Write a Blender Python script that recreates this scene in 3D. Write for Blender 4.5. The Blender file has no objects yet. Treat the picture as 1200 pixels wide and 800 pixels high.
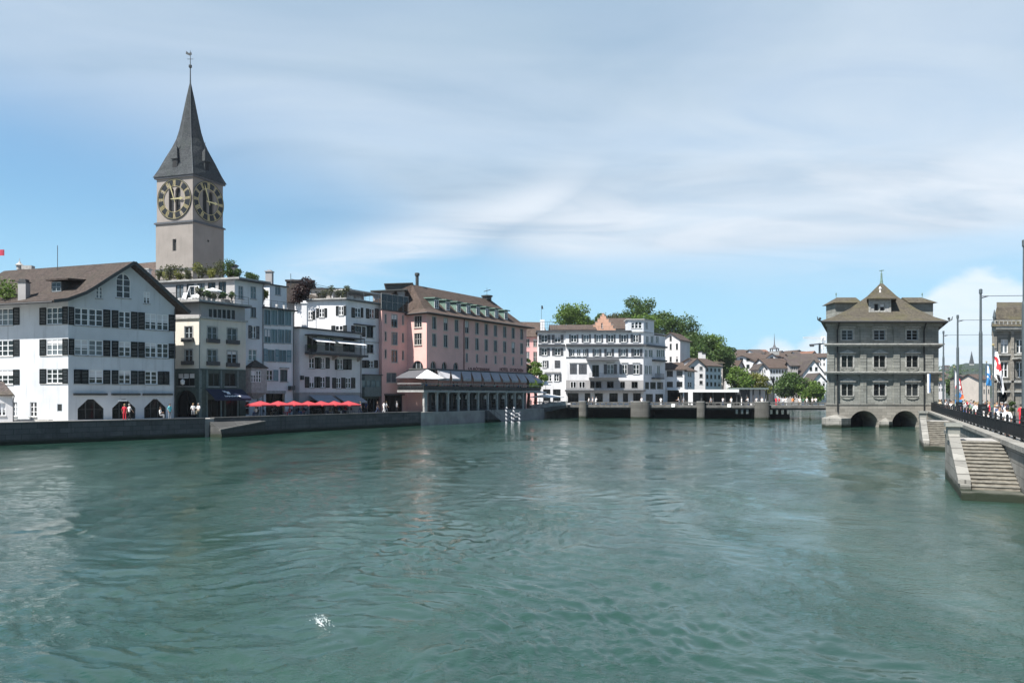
import bpy, math, random
import numpy as np
from mathutils import Vector, Matrix, geometry
rnd = random.Random(7)
R = math.radians
scene = bpy.context.scene
COL = scene.collection
# ---------------------------------------------------------------- camera, sky, sun, exposure
CAMZ, HOR, FP = 4.7, 463.0, 900.0
cam_d = bpy.data.cameras.new("camera"); cam = bpy.data.objects.new("camera", cam_d); COL.objects.link(cam)
cam.location = (0, 0, CAMZ); cam.rotation_euler = (R(90), 0, 0)
cam_d.sensor_width = 36; cam_d.lens = 27.0
cam_d.shift_y = (HOR - 400) / 1200.0
cam_d.clip_start = 0.5; cam_d.clip_end = 9000
scene.camera = cam

SUN_A, SUN_EL = R(48), R(56)
SDIR = Vector((-math.sin(SUN_A) * math.cos(SUN_EL), -math.cos(SUN_A) * math.cos(SUN_EL), math.sin(SUN_EL)))
sun_d = bpy.data.lights.new("sun", 'SUN'); sun = bpy.data.objects.new("sun", sun_d); COL.objects.link(sun)
sun_d.energy = 5.0; sun_d.angle = R(0.5); sun_d.color = (1.0, 0.955, 0.89)
sun.rotation_euler = (-SDIR).to_track_quat('-Z', 'Y').to_euler(); sun.location = (-60, -40, 120)

scene.view_settings.view_transform = 'Standard'; scene.view_settings.look = 'None'
scene.view_settings.gamma = 1.0; scene.view_settings.use_curve_mapping = False
scene.view_settings.exposure = 1.0

class NT:
    """small node helper"""
    def __init__(s, tree): s.t = tree; s.n = tree.nodes; s.l = tree.links
    def new(s, typ, **kw):
        n = s.n.new(typ)
        for k, v in kw.items(): setattr(n, k, v)
        return n
    def put(s, sock, v):
        if isinstance(v, bpy.types.NodeSocket): s.l.new(v, sock)
        elif v is not None: sock.default_value = v
    def m(s, op, a, b=None, c=None, clamp=False):
        n = s.new('ShaderNodeMath', operation=op); n.use_clamp = clamp
        for i, v in enumerate((a, b, c)):
            if v is not None: s.put(n.inputs[i], v)
        return n.outputs[0]
    def mix(s, f, a, b, blend='MIX'):
        n = s.new('ShaderNodeMix', data_type='RGBA', blend_type=blend)
        s.put(n.inputs[0], f); s.put(n.inputs[6], a); s.put(n.inputs[7], b)
        return n.outputs[2]
    def ss(s, v, a, b, o0=0.0, o1=1.0):
        n = s.new('ShaderNodeMapRange', interpolation_type='SMOOTHSTEP')
        s.put(n.inputs[0], v); s.put(n.inputs[1], a); s.put(n.inputs[2], b); s.put(n.inputs[3], o0); s.put(n.inputs[4], o1)
        return n.outputs[0]
    def noise(s, vec, scale, detail=4, rough=.55, dist=0.0, out=0):
        n = s.new('ShaderNodeTexNoise'); s.put(n.inputs['Vector'], vec)
        n.inputs['Scale'].default_value = scale; n.inputs['Detail'].default_value = detail
        n.inputs['Roughness'].default_value = rough; n.inputs['Distortion'].default_value = dist
        return n.outputs[out]
    def mapping(s, vec, loc=(0, 0, 0), rot=(0, 0, 0), sc=(1, 1, 1)):
        n = s.new('ShaderNodeMapping'); s.put(n.inputs[0], vec)
        n.inputs[1].default_value = loc; n.inputs[2].default_value = rot; n.inputs[3].default_value = sc
        return n.outputs[0]
    def comb(s, x, y, z):
        n = s.new('ShaderNodeCombineXYZ'); s.put(n.inputs[0], x); s.put(n.inputs[1], y); s.put(n.inputs[2], z); return n.outputs[0]

world = bpy.data.worlds.new("World"); scene.world = world; world.use_nodes = True
w = NT(world.node_tree); w.n.clear()
sky = w.new('ShaderNodeTexSky', sky_type='NISHITA'); sky.sun_disc = False
sky.sun_elevation = SUN_EL; sky.sun_rotation = math.atan2(SDIR.x, SDIR.y)
sky.air_density = 1.0; sky.dust_density = 0.6; sky.ozone_density = 1.6
tc = w.new('ShaderNodeTexCoord'); sep = w.new('ShaderNodeSeparateXYZ'); w.put(sep.inputs[0], tc.outputs['Generated'])
X, Y_, Z = sep.outputs
az = w.m('MULTIPLY', w.m('ARCTAN2', X, Y_), 57.29578)            # degrees, 0 = down the river, + = right bank
el = w.m('MULTIPLY', w.m('ARCSINE', Z), 57.29578)
# cloud layer seen in perspective: directions projected on a flat ceiling
zc = w.m('MAXIMUM', w.m('ADD', Z, 0.12), 0.02)
lay = w.comb(w.m('DIVIDE', X, zc), w.m('DIVIDE', Y_, zc), 0.0)
lay_r = w.mapping(lay, loc=(3.1, 1.7, 0), rot=(0, 0, R(-30)), sc=(0.62, 1.0, 1))
n_big = w.noise(lay_r, 1.25, 5, .48, .7)
n_mid = w.noise(w.mapping(lay, loc=(9.2, 4.4, 0), rot=(0, 0, R(-38)), sc=(0.5, 1.1, 1)), 2.4, 6, .56, .9)
n_fine = w.noise(w.mapping(lay, loc=(1.2, 7.4, 2), rot=(0, 0, R(-27)), sc=(0.22, 1.3, 1)), 6.5, 5, .62, .5)
wob = w.m('MULTIPLY', w.m('SUBTRACT', n_mid, .5), 9.0)
wob2 = w.m('MULTIPLY', w.m('SUBTRACT', n_big, .5), 14.0)
# lower edge of the high cloud sheet: elevation as a function of azimuth
edge_r = w.m('ADD', 9.4, w.m('MULTIPLY', az, 0.010))            # right of centre
edge_l = w.m('MULTIPLY', w.m('MAXIMUM', w.m('SUBTRACT', -3.0, az), 0.0), 0.05)
edge = w.m('ADD', w.m('ADD', edge_r, edge_l), w.m('MULTIPLY', wob, 0.16))
d_edge = w.m('SUBTRACT', el, edge)
soft = w.ss(az, 6.0, -22.0, 1.4, 11.0)
sheet = w.ss(w.m('DIVIDE', w.m('ADD', d_edge, w.m('MULTIPLY', wob2, w.ss(az, 0.0, -20.0, .05, .55))), soft), 0.0, 1.0)
# thickness of the sheet
thick = w.m('ADD', w.m('MULTIPLY', w.ss(n_big, .25, .75), .45), w.m('MULTIPLY', w.ss(n_mid, .25, .8), .38))
thick = w.m('ADD', thick, w.m('MULTIPLY', n_fine, .13))
front = w.ss(w.m('ABSOLUTE', az), 75.0, 45.0)   # the cloud sheet lies ahead; it is clear behind
dens = w.m('MULTIPLY', w.m('MULTIPLY', sheet, front), w.m('ADD', .58, w.m('MULTIPLY', thick, .55)), clamp=True)
# a paler blue gap low on the left
ga = w.m('DIVIDE', w.m('ADD', az, 33.0), 11.0); ge = w.m('DIVIDE', w.m('SUBTRACT', w.m('SUBTRACT', el, 13.5), w.m('MULTIPLY', wob, .35)), 5.2)
gap = w.m('EXPONENT', w.m('MULTIPLY', w.m('ADD', w.m('MULTIPLY', ga, ga), w.m('MULTIPLY', ge, ge)), -1.0))
dens = w.m('MULTIPLY', dens, w.m('SUBTRACT', 1.0, w.m('MULTIPLY', gap, .72)))
# bright streak above the edge (thin, sunlit part of the sheet)
bw = w.m('DIVIDE', w.m('SUBTRACT', d_edge, 2.6), w.ss(az, -12.0, 30.0, 2.6, 4.0))
band = w.m('EXPONENT', w.m('MULTIPLY', w.m('MULTIPLY', bw, bw), -1.0))
band = w.m('MULTIPLY', band, w.ss(az, -6.0, 6.0, 0.0, 1.0))
st_c = w.m('ADD', 10.4, w.m('MULTIPLY', w.m('ADD', az, 10.7), .31))      # diagonal streak left of centre
sq_ = w.m('DIVIDE', w.m('ADD', w.m('SUBTRACT', el, st_c), w.m('MULTIPLY', wob, .25)), 1.9)
streak = w.m('MULTIPLY', w.m('EXPONENT', w.m('MULTIPLY', w.m('MULTIPLY', sq_, sq_), -1.0)), w.m('MULTIPLY', w.ss(az, -24.0, -9.0), w.ss(az, 9.0, 2.0)))
band = w.m('MAXIMUM', band, w.m('MULTIPLY', streak, .95))
band = w.m('MULTIPLY', band, w.m('ADD', .50, w.m('MULTIPLY', w.ss(n_mid, .3, .7), .6)))
# low cumulus near the horizon on the right
cn = w.noise(w.mapping(w.comb(az, el, 0.0), loc=(2.0, 0.4, 0), sc=(.17, .30, 1)), 1.0, 6, .56, .3)
def hump(a0, wid, base, h):
    q = w.m('DIVIDE', w.m('SUBTRACT', az, a0), wid)
    g = w.m('EXPONENT', w.m('MULTIPLY', w.m('MULTIPLY', q, q), -1.0))
    top = w.m('ADD', base, w.m('MULTIPLY', g, h))
    return w.ss(w.m('ADD', w.m('SUBTRACT', top, el), w.m('MULTIPLY', w.m('SUBTRACT', cn, .5), 5.0)), -0.15, 1.1)
cum = w.m('MAXIMUM', hump(18.3, 3.4, .2, 4.0), w.m('MAXIMUM', hump(32.0, 7.5, .4, 7.6), hump(24.5, 5.0, .4, 5.4)))
cum = w.m('MAXIMUM', cum, w.m('MULTIPLY', hump(-60.0, 16.0, 0.0, 7.0), .8))
cum = w.m('MULTIPLY', cum, w.ss(n_mid, .2, .65, .72, 1.0))
skycol = w.mix(1.0, sky.outputs[0], (0.72, 1.08, 1.26, 1), 'MULTIPLY')
SK = 0.095
haze_h = w.m('MULTIPLY', w.ss(el, 26.0, 4.0, 0.0, 0.85), front)
c0 = w.mix(haze_h, skycol, w.mix(w.ss(el, 4.0, 15.0), (.33 / SK, .58 / SK, .75 / SK, 1), (.22 / SK, .425 / SK, .61 / SK, 1)))
tone = w.ss(w.m('ADD', w.m('MULTIPLY', n_big, .86), w.m('MULTIPLY', n_mid, .14)), .36, .64)
grey = w.mix(tone, (.53 / SK, .605 / SK, .675 / SK, 1), (.24 / SK, .355 / SK, .48 / SK, 1))
grey = w.mix(w.ss(el, 12.0, 30.0, 0.0, .35), grey, (.45 / SK, .55 / SK, .635 / SK, 1))
c0 = w.mix(front, w.mix(1.0, c0, (.60, .60, .60, 1), 'MULTIPLY'), c0)
c1 = w.mix(dens, c0, grey)
c2 = w.mix(w.m('MULTIPLY', band, .8), c1, (.64 / SK, .69 / SK, .75 / SK, 1))
c3 = w.mix(w.m('MULTIPLY', cum, .8), c2, (.70 / SK, .75 / SK, .80 / SK, 1))
bg = w.new('ShaderNodeBackground'); w.put(bg.inputs[0], c3); bg.inputs[1].default_value = SK * 0.685
wo = w.new('ShaderNodeOutputWorld'); w.l.new(bg.outputs[0], wo.inputs[0])

# ---------------------------------------------------------------- materials
MATS = {}
def mat(name):
    m = bpy.data.materials.new(name); m.use_nodes = True
    t = NT(m.node_tree); b = m.node_tree.nodes['Principled BSDF']
    MATS[name] = m
    return m, t, b
def plain(name, col, rough=.6, metal=0.0, var=.12, scale=3.0, spec=.4, bump=0.0):
    m, t, b = mat(name)
    g = t.new('ShaderNodeNewGeometry')
    n = t.noise(g.outputs['Position'], scale, 4, .6)
    c = t.mix(t.ss(n, .3, .7), tuple(x * (1 - var) for x in col) + (1,), tuple(min(1, x * (1 + var)) for x in col) + (1,))
    t.put(b.inputs['Base Color'], c); b.inputs['Roughness'].default_value = rough; b.inputs['Metallic'].default_value = metal
    b.inputs['Specular IOR Level'].default_value = spec
    if bump:
        bp = t.new('ShaderNodeBump'); bp.inputs['Strength'].default_value = bump; bp.inputs['Distance'].default_value = .03
        t.put(bp.inputs['Height'], n); t.put(b.inputs['Normal'], bp.outputs[0])
    return m
def stucco(name, col, dirt=.42):
    """render with broad blotches, fine grain and vertical rain streaks"""
    m, t, b = mat(name)
    g = t.new('ShaderNodeNewGeometry'); p = g.outputs['Position']
    blot = t.noise(p, .35, 5, .6)
    fine = t.noise(p, 9.0, 3, .6)
    streak = t.noise(t.mapping(p, sc=(1.3, 1.3, .10)), 1.6, 4, .6)
    c = t.mix(t.ss(blot, .3, .75), tuple(min(1, x * 1.05) for x in col) + (1,), tuple(x * .88 for x in col) + (1,))
    c = t.mix(t.m('MULTIPLY', t.ss(streak, .52, .8), dirt), c, tuple(x * .55 for x in col) + (1,))
    c = t.mix(t.m('MULTIPLY', fine, .14), c, tuple(x * .7 for x in col) + (1,))
    t.put(b.inputs['Base Color'], c); b.inputs['Roughness'].default_value = .9; b.inputs['Specular IOR Level'].default_value = .2
    bp = t.new('ShaderNodeBump'); bp.inputs['Strength'].default_value = .25; bp.inputs['Distance'].default_value = .02
    t.put(bp.inputs['Height'], fine); t.put(b.inputs['Normal'], bp.outputs[0])
    return m
def tiles(name, col, col2, moss=(.10, .10, .05), mossf=.3):
    m, t, b = mat(name)
    g = t.new('ShaderNodeNewGeometry'); p = g.outputs['Position']
    s = t.new('ShaderNodeSeparateXYZ'); t.put(s.inputs[0], p)
    row = t.m('FRACT', t.m('MULTIPLY', t.m('ADD', s.outputs[2], t.m('MULTIPLY', t.noise(p, 1.2, 2), .10)), 4.2))
    blot = t.noise(p, .45, 5, .65)
    per = t.noise(t.mapping(p, sc=(3.4, 3.4, 4.2)), 1.0, 2, .8)
    c = t.mix(t.ss(per, .35, .65), col + (1,), col2 + (1,)); c = t.mix(t.m('MULTIPLY', t.ss(t.noise(p, 2.3, 3, .7), .58, .72), .55), c, tuple(x * 1.7 for x in col2) + (1,)); c = t.mix(t.m('MULTIPLY', t.ss(t.noise(t.mapping(p, sc=(1, 1, .35)), .8, 4, .65), .5, .7), .5), c, tuple(x * .55 for x in col) + (1,))
    c = t.mix(t.m('MULTIPLY', t.ss(blot, .42, .72), mossf), c, moss + (1,))
    c = t.mix(t.m('MULTIPLY', t.ss(row, .78, 1.0), .5), c, tuple(x * .45 for x in col) + (1,))
    t.put(b.inputs['Base Color'], c); b.inputs['Roughness'].default_value = .85; b.inputs['Specular IOR Level'].default_value = .25
    bp = t.new('ShaderNodeBump'); bp.inputs['Strength'].default_value = .5; bp.inputs['Distance'].default_value = .05
    t.put(bp.inputs['Height'], t.m('ADD', row, per)); t.put(b.inputs['Normal'], bp.outputs[0])
    return m
def ashlar(name, col, h=.42, wd=.9, mort=.35, stain=.4, wet=False):
    """coursed stone blocks, weathered"""
    m, t, b = mat(name)
    g = t.new('ShaderNodeNewGeometry'); p = g.outputs['Position']
    s = t.new('ShaderNodeSeparateXYZ'); t.put(s.inputs[0], p)
    u = t.m('ADD', t.m('MULTIPLY', s.outputs[0], .8), t.m('MULTIPLY', s.outputs[1], .6))
    br = t.new('ShaderNodeTexBrick'); t.put(br.inputs['Vector'], t.comb(u, s.outputs[2], 0.0))
    br.inputs['Scale'].default_value = 1.0; br.inputs['Brick Width'].default_value = wd; br.inputs['Row Height'].default_value = h
    br.inputs['Mortar Size'].default_value = .018; br.inputs['Color1'].default_value = tuple(x * 1.1 for x in col) + (1,)
    br.inputs['Color2'].default_value = tuple(x * .78 for x in col) + (1,); br.inputs['Mortar'].default_value = tuple(x * (1 - mort) for x in col) + (1,)
    blot = t.noise(p, .7, 6, .62); streak = t.noise(t.mapping(p, sc=(1.6, 1.6, .14)), 1.5, 4, .6)
    c = t.mix(t.m('MULTIPLY', t.ss(blot, .45, .75), stain), br.outputs[0], tuple(x * .45 for x in col) + (1,))
    c = t.mix(t.m('MULTIPLY', t.ss(streak, .52, .78), stain), c, tuple(x * .4 for x in col) + (1,))
    if wet:   # algae tide line just above the water
        c = t.mix(t.ss(t.m('ADD', s.outputs[2], t.m('MULTIPLY', blot, .5)), .85, .50), c, (.022, .030, .020, 1))
    t.put(b.inputs['Base Color'], c); b.inputs['Roughness'].default_value = .88; b.inputs['Specular IOR Level'].default_value = .25
    bp = t.new('ShaderNodeBump'); bp.inputs['Strength'].default_value = .4; bp.inputs['Distance'].default_value = .04
    t.put(bp.inputs['Height'], t.m('ADD', t.noise(p, 6, 4), br.outputs['Fac'])); bp.invert = True; t.put(b.inputs['Normal'], bp.outputs[0])
    return m
def glassmat(name, dark, light, frac, rough=.04):
    """window panes: dark room behind or pale curtain, chosen per window, with sky gloss"""
    m, t, b = mat(name)
    oi = t.new('ShaderNodeObjectInfo'); g = t.new('ShaderNodeNewGeometry')
    cur = t.noise(t.mapping(g.outputs['Position'], sc=(5, 5, .3)), 2.0, 2)
    pick = t.m('GREATER_THAN', oi.outputs['Random'], 1 - frac)
    c = t.mix(t.m('MULTIPLY', pick, t.ss(cur, .2, .6, .5, 1.0)), dark + (1,), light + (1,))
    t.put(b.inputs['Base Color'], c); b.inputs['Roughness'].default_value = rough; b.inputs['IOR'].default_value = 1.52 if name != 'shop_glass' else 1.3
    b.inputs['Specular IOR Level'].default_value = .6
    wv = t.noise(g.outputs['Position'], 1.3, 2)
    bp = t.new('ShaderNodeBump'); bp.inputs['Strength'].default_value = .08; bp.inputs['Distance'].default_value = .05
    t.put(bp.inputs['Height'], wv); t.put(b.inputs['Normal'], bp.outputs[0])
    return m
def leafmat(name, c1, c2, c3):
    m, t, b = mat(name)
    g = t.new('ShaderNodeNewGeometry'); oi = t.new('ShaderNodeObjectInfo')
    n = t.noise(g.outputs['Position'], .55, 3, .6)
    n2 = t.noise(g.outputs['Position'], 3.0, 2, .6)
    c = t.mix(t.ss(n, .36, .64), c1 + (1,), c2 + (1,))
    c = t.mix(t.m('MULTIPLY', t.ss(n2, .45, .7), .5), c, c3 + (1,))
    t.put(b.inputs['Base Color'], c); b.inputs['Roughness'].default_value = .55; b.inputs['Specular IOR Level'].default_value = .3
    tr = t.new('ShaderNodeBsdfTranslucent'); t.put(tr.inputs[0], t.mix(.5, c, c3 + (1,)))
    mx = t.new('ShaderNodeMixShader'); mx.inputs[0].default_value = .3
    t.l.new(b.outputs[0], mx.inputs[1]); t.l.new(tr.outputs[0], mx.inputs[2])
    t.l.new(mx.outputs[0], t.n['Material Output'].inputs[0])
    return m

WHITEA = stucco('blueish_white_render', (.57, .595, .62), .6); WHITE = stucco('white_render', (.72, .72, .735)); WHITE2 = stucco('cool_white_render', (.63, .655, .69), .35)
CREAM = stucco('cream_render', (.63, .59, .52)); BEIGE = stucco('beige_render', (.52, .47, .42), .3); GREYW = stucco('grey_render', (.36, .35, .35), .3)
PALE = stucco('pale_render', (.65, .64, .645)); PINK = stucco('pink_render', (.72, .435, .395), .2); PINK2 = stucco('rose_render', (.62, .36, .35), .2)
PEACH = stucco('peach_render', (.60, .36, .26)); BLUEGREY = stucco('blue_grey_render', (.50, .55, .62))
TOWERST = stucco('tower_render', (.275, .25, .23), .45)
TILEA = tiles('dark_brown_tile', (.036, .028, .025), (.070, .054, .047), (.05, .047, .035), .35); TILE = tiles('brown_tile', (.060, .043, .036), (.105, .078, .066), (.055, .052, .038), .35); TILE2 = tiles('red_tile', (.15, .07, .05), (.22, .12, .09))
TILE3 = tiles('olive_tile', (.054, .048, .038), (.098, .086, .066), (.10, .095, .04), .45); TILED = tiles('dark_tile', (.05, .042, .042), (.10, .08, .075))
SLATE = tiles('spire_slate', (.028, .033, .038), (.065, .072, .078), (.04, .055, .045), .3)
STONE = ashlar('weathered_stone', (.25, .256, .235), .40, 1.0, .35, .42); STONEL = ashlar('pale_stone', (.245, .24, .22), .5, 1.1, .6, .6, True)
QUAYST = ashlar('dark_quay_stone', (.105, .105, .107), .5, 1.3, .6, .6, True); QUAYL = ashlar('grey_quay_stone', (.125, .125, .12), .6, 1.5, .4, .5, True)
PIERST = ashlar('pier_stone', (.112, .11, .102), .7, 2.0, .3, .45, True); RATB = ashlar('bleached_stone', (.25, .245, .225), .5, 1.0, .6, .55, True)
SANDST = ashlar('sandstone', (.27, .255, .225), .45, 1.1, .35, .35)
TRIM = plain('stone_trim', (.34, .34, .33), .85, var=.2); TRIMW = plain('white_trim', (.74, .75, .77), .6)
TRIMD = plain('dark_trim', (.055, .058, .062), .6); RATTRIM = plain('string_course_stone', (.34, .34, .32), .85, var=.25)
FRAMEW = plain('white_window_paint', (.78, .79, .80), .4, var=.05); FRAMEG = plain('grey_window_paint', (.30, .34, .37), .5)
FRAMED = plain('dark_window_paint', (.045, .05, .05), .5)
SHG = plain('dark_green_shutter', (.006, .009, .010), .7, var=.3, spec=.15); SHGREY = plain('grey_shutter', (.085, .09, .10), .55, var=.2)
SHT = plain('teal_shutter', (.14, .23, .27), .55, var=.15); SHLG = plain('slate_shutter', (.058, .063, .072), .55)
GLASS = glassmat('window_glass', (.010, .013, .016), (.13, .15, .165), .22); GLASSD = glassmat('shop_glass', (.008, .011, .012), (.035, .04, .042), .4)
GLASST = glassmat('teal_glass', (.045, .075, .09), (.12, .18, .20), .6); GLASSP = glassmat('church_louvre', (.010, .010, .012), (.02, .02, .02), .5, .5)
DARK = plain('dark_recess', (.012, .013, .015), .8); BLACK = plain('black_iron', (.012, .014, .016), .45, var=.2); IRON = plain('grey_iron', (.06, .07, .075), .45, .3)  # recess material: near-black colour standing for the shade inside openings
STEEL = plain('pole_paint', (.085, .105, .115), .45, .2); COPPER = plain('green_copper', (.12, .19, .16), .6, var=.25)
GREENP = plain('shopfront_green', (.06, .085, .078), .55, var=.2); OXID = plain('oriel_green', (.13, .165, .165), .55, var=.15)
NAVY = plain('navy_canvas', (.010, .017, .045), .8); RED = plain('red_canvas', (.38, .04, .05), .75, var=.1); GREYCAN = plain('grey_canvas', (.30, .33, .37), .8)
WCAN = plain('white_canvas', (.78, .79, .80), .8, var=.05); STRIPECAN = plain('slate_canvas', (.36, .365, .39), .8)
CONC = plain('concrete', (.30, .30, .29), .85, var=.25, scale=1.5); PAVE = plain('paving', (.30, .29, .275), .9, var=.2, scale=.6); ASPH = plain('asphalt', (.055, .056, .058), .9, var=.2)
GOLD = plain('gilding', (.75, .60, .30), .3, .7, var=.08); FOAM = plain('water_foam', (.85, .88, .88), .7)
BARK = plain('bark', (.07, .055, .04), .9, var=.3); LETTER = plain('dark_red_letters', (.10, .02, .025), .5); SIGNW = plain('white_sign', (.8, .8, .8), .5)
LEAF = leafmat('leaf_green', (.055, .11, .02), (.12, .20, .035), (.20, .28, .06)); LEAFD = leafmat('leaf_dark', (.03, .065, .018), (.066, .12, .028), (.12, .18, .045))
LEAFY = leafmat('leaf_olive', (.10, .115, .02), (.17, .18, .04), (.23, .24, .07)); LEAFC = leafmat('leaf_copper', (.018, .008, .010), (.03, .014, .014), (.05, .03, .025))
LEAFG = leafmat('leaf_grey_green', (.035, .05, .025), (.07, .085, .035), (.13, .13, .06))
GREYCAN2 = plain('shaded_slate_canvas', (.085, .088, .10), .8); QUAYM = ashlar('river_wall_stone', (.075, .076, .075), .6, 1.5, .4, .5, True)  # slate canvas copy darkened to hold down the sunlit awning's brightness
LAMPW = plain('white_lampshade', (.85, .85, .85), .5)

# ---------------------------------------------------------------- geometry helpers
def gx(px, Y): return (px - 600) / FP * Y
def gz(py, Y): return CAMZ - (py - HOR) / FP * Y
def P2(px, Y): return (gx(px, Y), Y)
def along(P, ang, px):
    """from point P run in the direction ang (deg, right of straight ahead) to the sight line of column px"""
    tx, ty = math.sin(R(ang)), math.cos(R(ang)); k = (px - 600) / FP
    s = (k * P[1] - P[0]) / (tx - k * ty)
    return (P[0] + tx * s, P[1] + ty * s)
def step(P, ang, s): return (P[0] + math.sin(R(ang)) * s, P[1] + math.cos(R(ang)) * s)

class MB:
    def __init__(s): s.v = []; s.f = []; s.mi = []
    def add(s, pts, faces, mi=0):
        o = len(s.v); s.v += [tuple(p) for p in pts]; s.f += [tuple(i + o for i in f) for f in faces]; s.mi += [mi] * len(faces); return s
    def hexa(s, p, mi=0):       # 8 corners: bottom 0-3, top 4-7
        return s.add(p, [(3, 2, 1, 0), (4, 5, 6, 7), (0, 1, 5, 4), (1, 2, 6, 5), (2, 3, 7, 6), (3, 0, 4, 7)], mi)
    def box(s, x0, x1, y0, y1, z0, z1, mi=0):
        return s.hexa([(x0, y0, z0), (x1, y0, z0), (x1, y1, z0), (x0, y1, z0), (x0, y0, z1), (x1, y0, z1), (x1, y1, z1), (x0, y1, z1)], mi)
    def prism(s, poly, z0, z1, mi=0, z1s=None):
        n = len(poly); t = z1s or [z1] * n
        pts = [(p[0], p[1], z0) for p in poly] + [(p[0], p[1], t[i]) for i, p in enumerate(poly)]
        fs = [tuple(range(n - 1, -1, -1)), tuple(range(n, 2 * n))] + [(i, (i + 1) % n, n + (i + 1) % n, n + i) for i in range(n)]
        return s.add(pts, fs, mi)
    def bar(s, a, b, w_, h=None, mi=0):
        a, b = Vector(a), Vector(b); d = (b - a).normalized(); h = h or w_
        up = Vector((0, 0, 1)) if abs(d.z) < .95 else Vector((1, 0, 0))
        x = d.cross(up).normalized() * (w_ / 2); y = x.cross(d).normalized() * (h / 2)
        return s.hexa([a - x - y, a + x - y, a + x + y, a - x + y, b - x - y, b + x - y, b + x + y, b - x + y], mi)
    def tube(s, pts, rad, n=8, mi=0, cap=True):
        """smooth ring sweep through points; rad is a number or list"""
        pts = [Vector(p) for p in pts]; rad = rad if isinstance(rad, (list, tuple)) else [rad] * len(pts)
        o = len(s.v); ref = None
        for i, p in enumerate(pts):
            d = (pts[min(i + 1, len(pts) - 1)] - pts[max(i - 1, 0)])
            d = d.normalized() if d.length > 1e-9 else Vector((0, 0, 1))
            if ref is None: ref = Vector((1, 0, 0)) if abs(d.x) < .9 else Vector((0, 1, 0))
            x = (ref - d * ref.dot(d)).normalized(); y = d.cross(x); ref = x
            for k in range(n):
                a = 2 * math.pi * k / n; s.v.append(tuple(p + (x * math.cos(a) + y * math.sin(a)) * rad[i]))
        fs = []
        for i in range(len(pts) - 1):
            for k in range(n):
                fs.append((o + i * n + k, o + i * n + (k + 1) % n, o + (i + 1) * n + (k + 1) % n, o + (i + 1) * n + k))
        if cap: fs += [tuple(o + k for k in range(n - 1, -1, -1)), tuple(o + (len(pts) - 1) * n + k for k in range(n))]
        s.f += fs; s.mi += [mi] * len(fs); return s
    def lathe(s, x, y, prof, n=16, mi=0):
        return s.tube([(x, y, z) for r, z in prof], [max(r, .001) for r, z in prof], n, mi)
    def ball(s, c, r, n=8, mi=0, sz=1.0):
        pr = [(max(.001, r * math.sin(math.pi * i / 6)), c[2] - r * sz * math.cos(math.pi * i / 6)) for i in range(7)]
        return s.tube([(c[0], c[1], z) for q, z in pr], [q for q, z in pr], n, mi)
    def sweep(s, prof, thick, vec, mi=0):
        """open polyline prof (3D points) thickened downwards and swept along vec"""
        n = len(prof); v = Vector(vec); a = [Vector(p) for p in prof]; dn = Vector((0, 0, -thick))
        pts = a + [p + dn for p in a] + [p + v for p in a] + [p + v + dn for p in a]
        fs = []
        for i in range(n - 1):
            fs += [(i, i + 1, 2 * n + i + 1, 2 * n + i), (n + i + 1, n + i, 3 * n + i, 3 * n + i + 1), (i + 1, i, n + i, n + i + 1), (2 * n + i, 2 * n + i + 1, 3 * n + i + 1, 3 * n + i)]
        fs += [(0, 2 * n, 3 * n, n), (n - 1, 2 * n - 1, 4 * n - 1, 3 * n - 1)]
        return s.add(pts, fs, mi)
    def fbox(s, f, u0, u1, z0, z1, d0, d1, mi=0):
        q = f.pt
        return s.hexa([q(u0, z0, d1), q(u1, z0, d1), q(u1, z0, d0), q(u0, z0, d0), q(u0, z1, d1), q(u1, z1, d1), q(u1, z1, d0), q(u0, z1, d0)], mi)
    def fpoly(s, f, poly, d0, d1, mi=0):
        """polygon in facade coordinates (u,z) extruded from depth d0 to d1"""
        n = len(poly); pts = [f.pt(u, z, d1) for u, z in poly] + [f.pt(u, z, d0) for u, z in poly]
        fs = [tuple(range(n)), tuple(range(2 * n - 1, n - 1, -1))] + [(i, n + i, n + (i + 1) % n, (i + 1) % n) for i in range(n)]
        return s.add(pts, fs, mi)
    def build(s, name, m, parent=None, loc=None, smooth=False):
        """link as ONE mesh object; vertices are world coordinates"""
        o0 = Vector(parent['_o']) if parent is not None and '_o' in parent else Vector(loc or (0, 0, 0))
        me = bpy.data.meshes.new(name); me.from_pydata([tuple(Vector(p) - o0) for p in s.v], [], s.f)
        for x in (m if isinstance(m, (list, tuple)) else [m]): me.materials.append(x)
        if any(s.mi): me.polygons.foreach_set('material_index', s.mi)
        if smooth: me.polygons.foreach_set('use_smooth', [True] * len(me.polygons))
        me.update()
        o = bpy.data.objects.new(name, me); COL.objects.link(o)
        if parent is not None: o.parent = parent
        else: o.location = o0
        o['_o'] = tuple(o0)
        return o
def tag(o, label=None, cat=None, group=None, kind=None):
    if label: o['label'] = label
    if cat: o['category'] = cat
    if group: o['group'] = group
    if kind: o['kind'] = kind
    return o
def thing(name, label, cat, loc, group=None):
    o = bpy.data.objects.new(name, None); COL.objects.link(o); o.location = loc; o.empty_display_size = .5
    o['_o'] = tuple(loc); return tag(o, label, cat, group)
def struct(o): o['kind'] = 'structure'; return o
def copy_tree(o, parent=None):
    c = o.copy(); COL.objects.link(c)
    if parent is not None: c.parent = parent
    for ch in list(o.children): copy_tree(ch, c)
    return c

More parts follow.
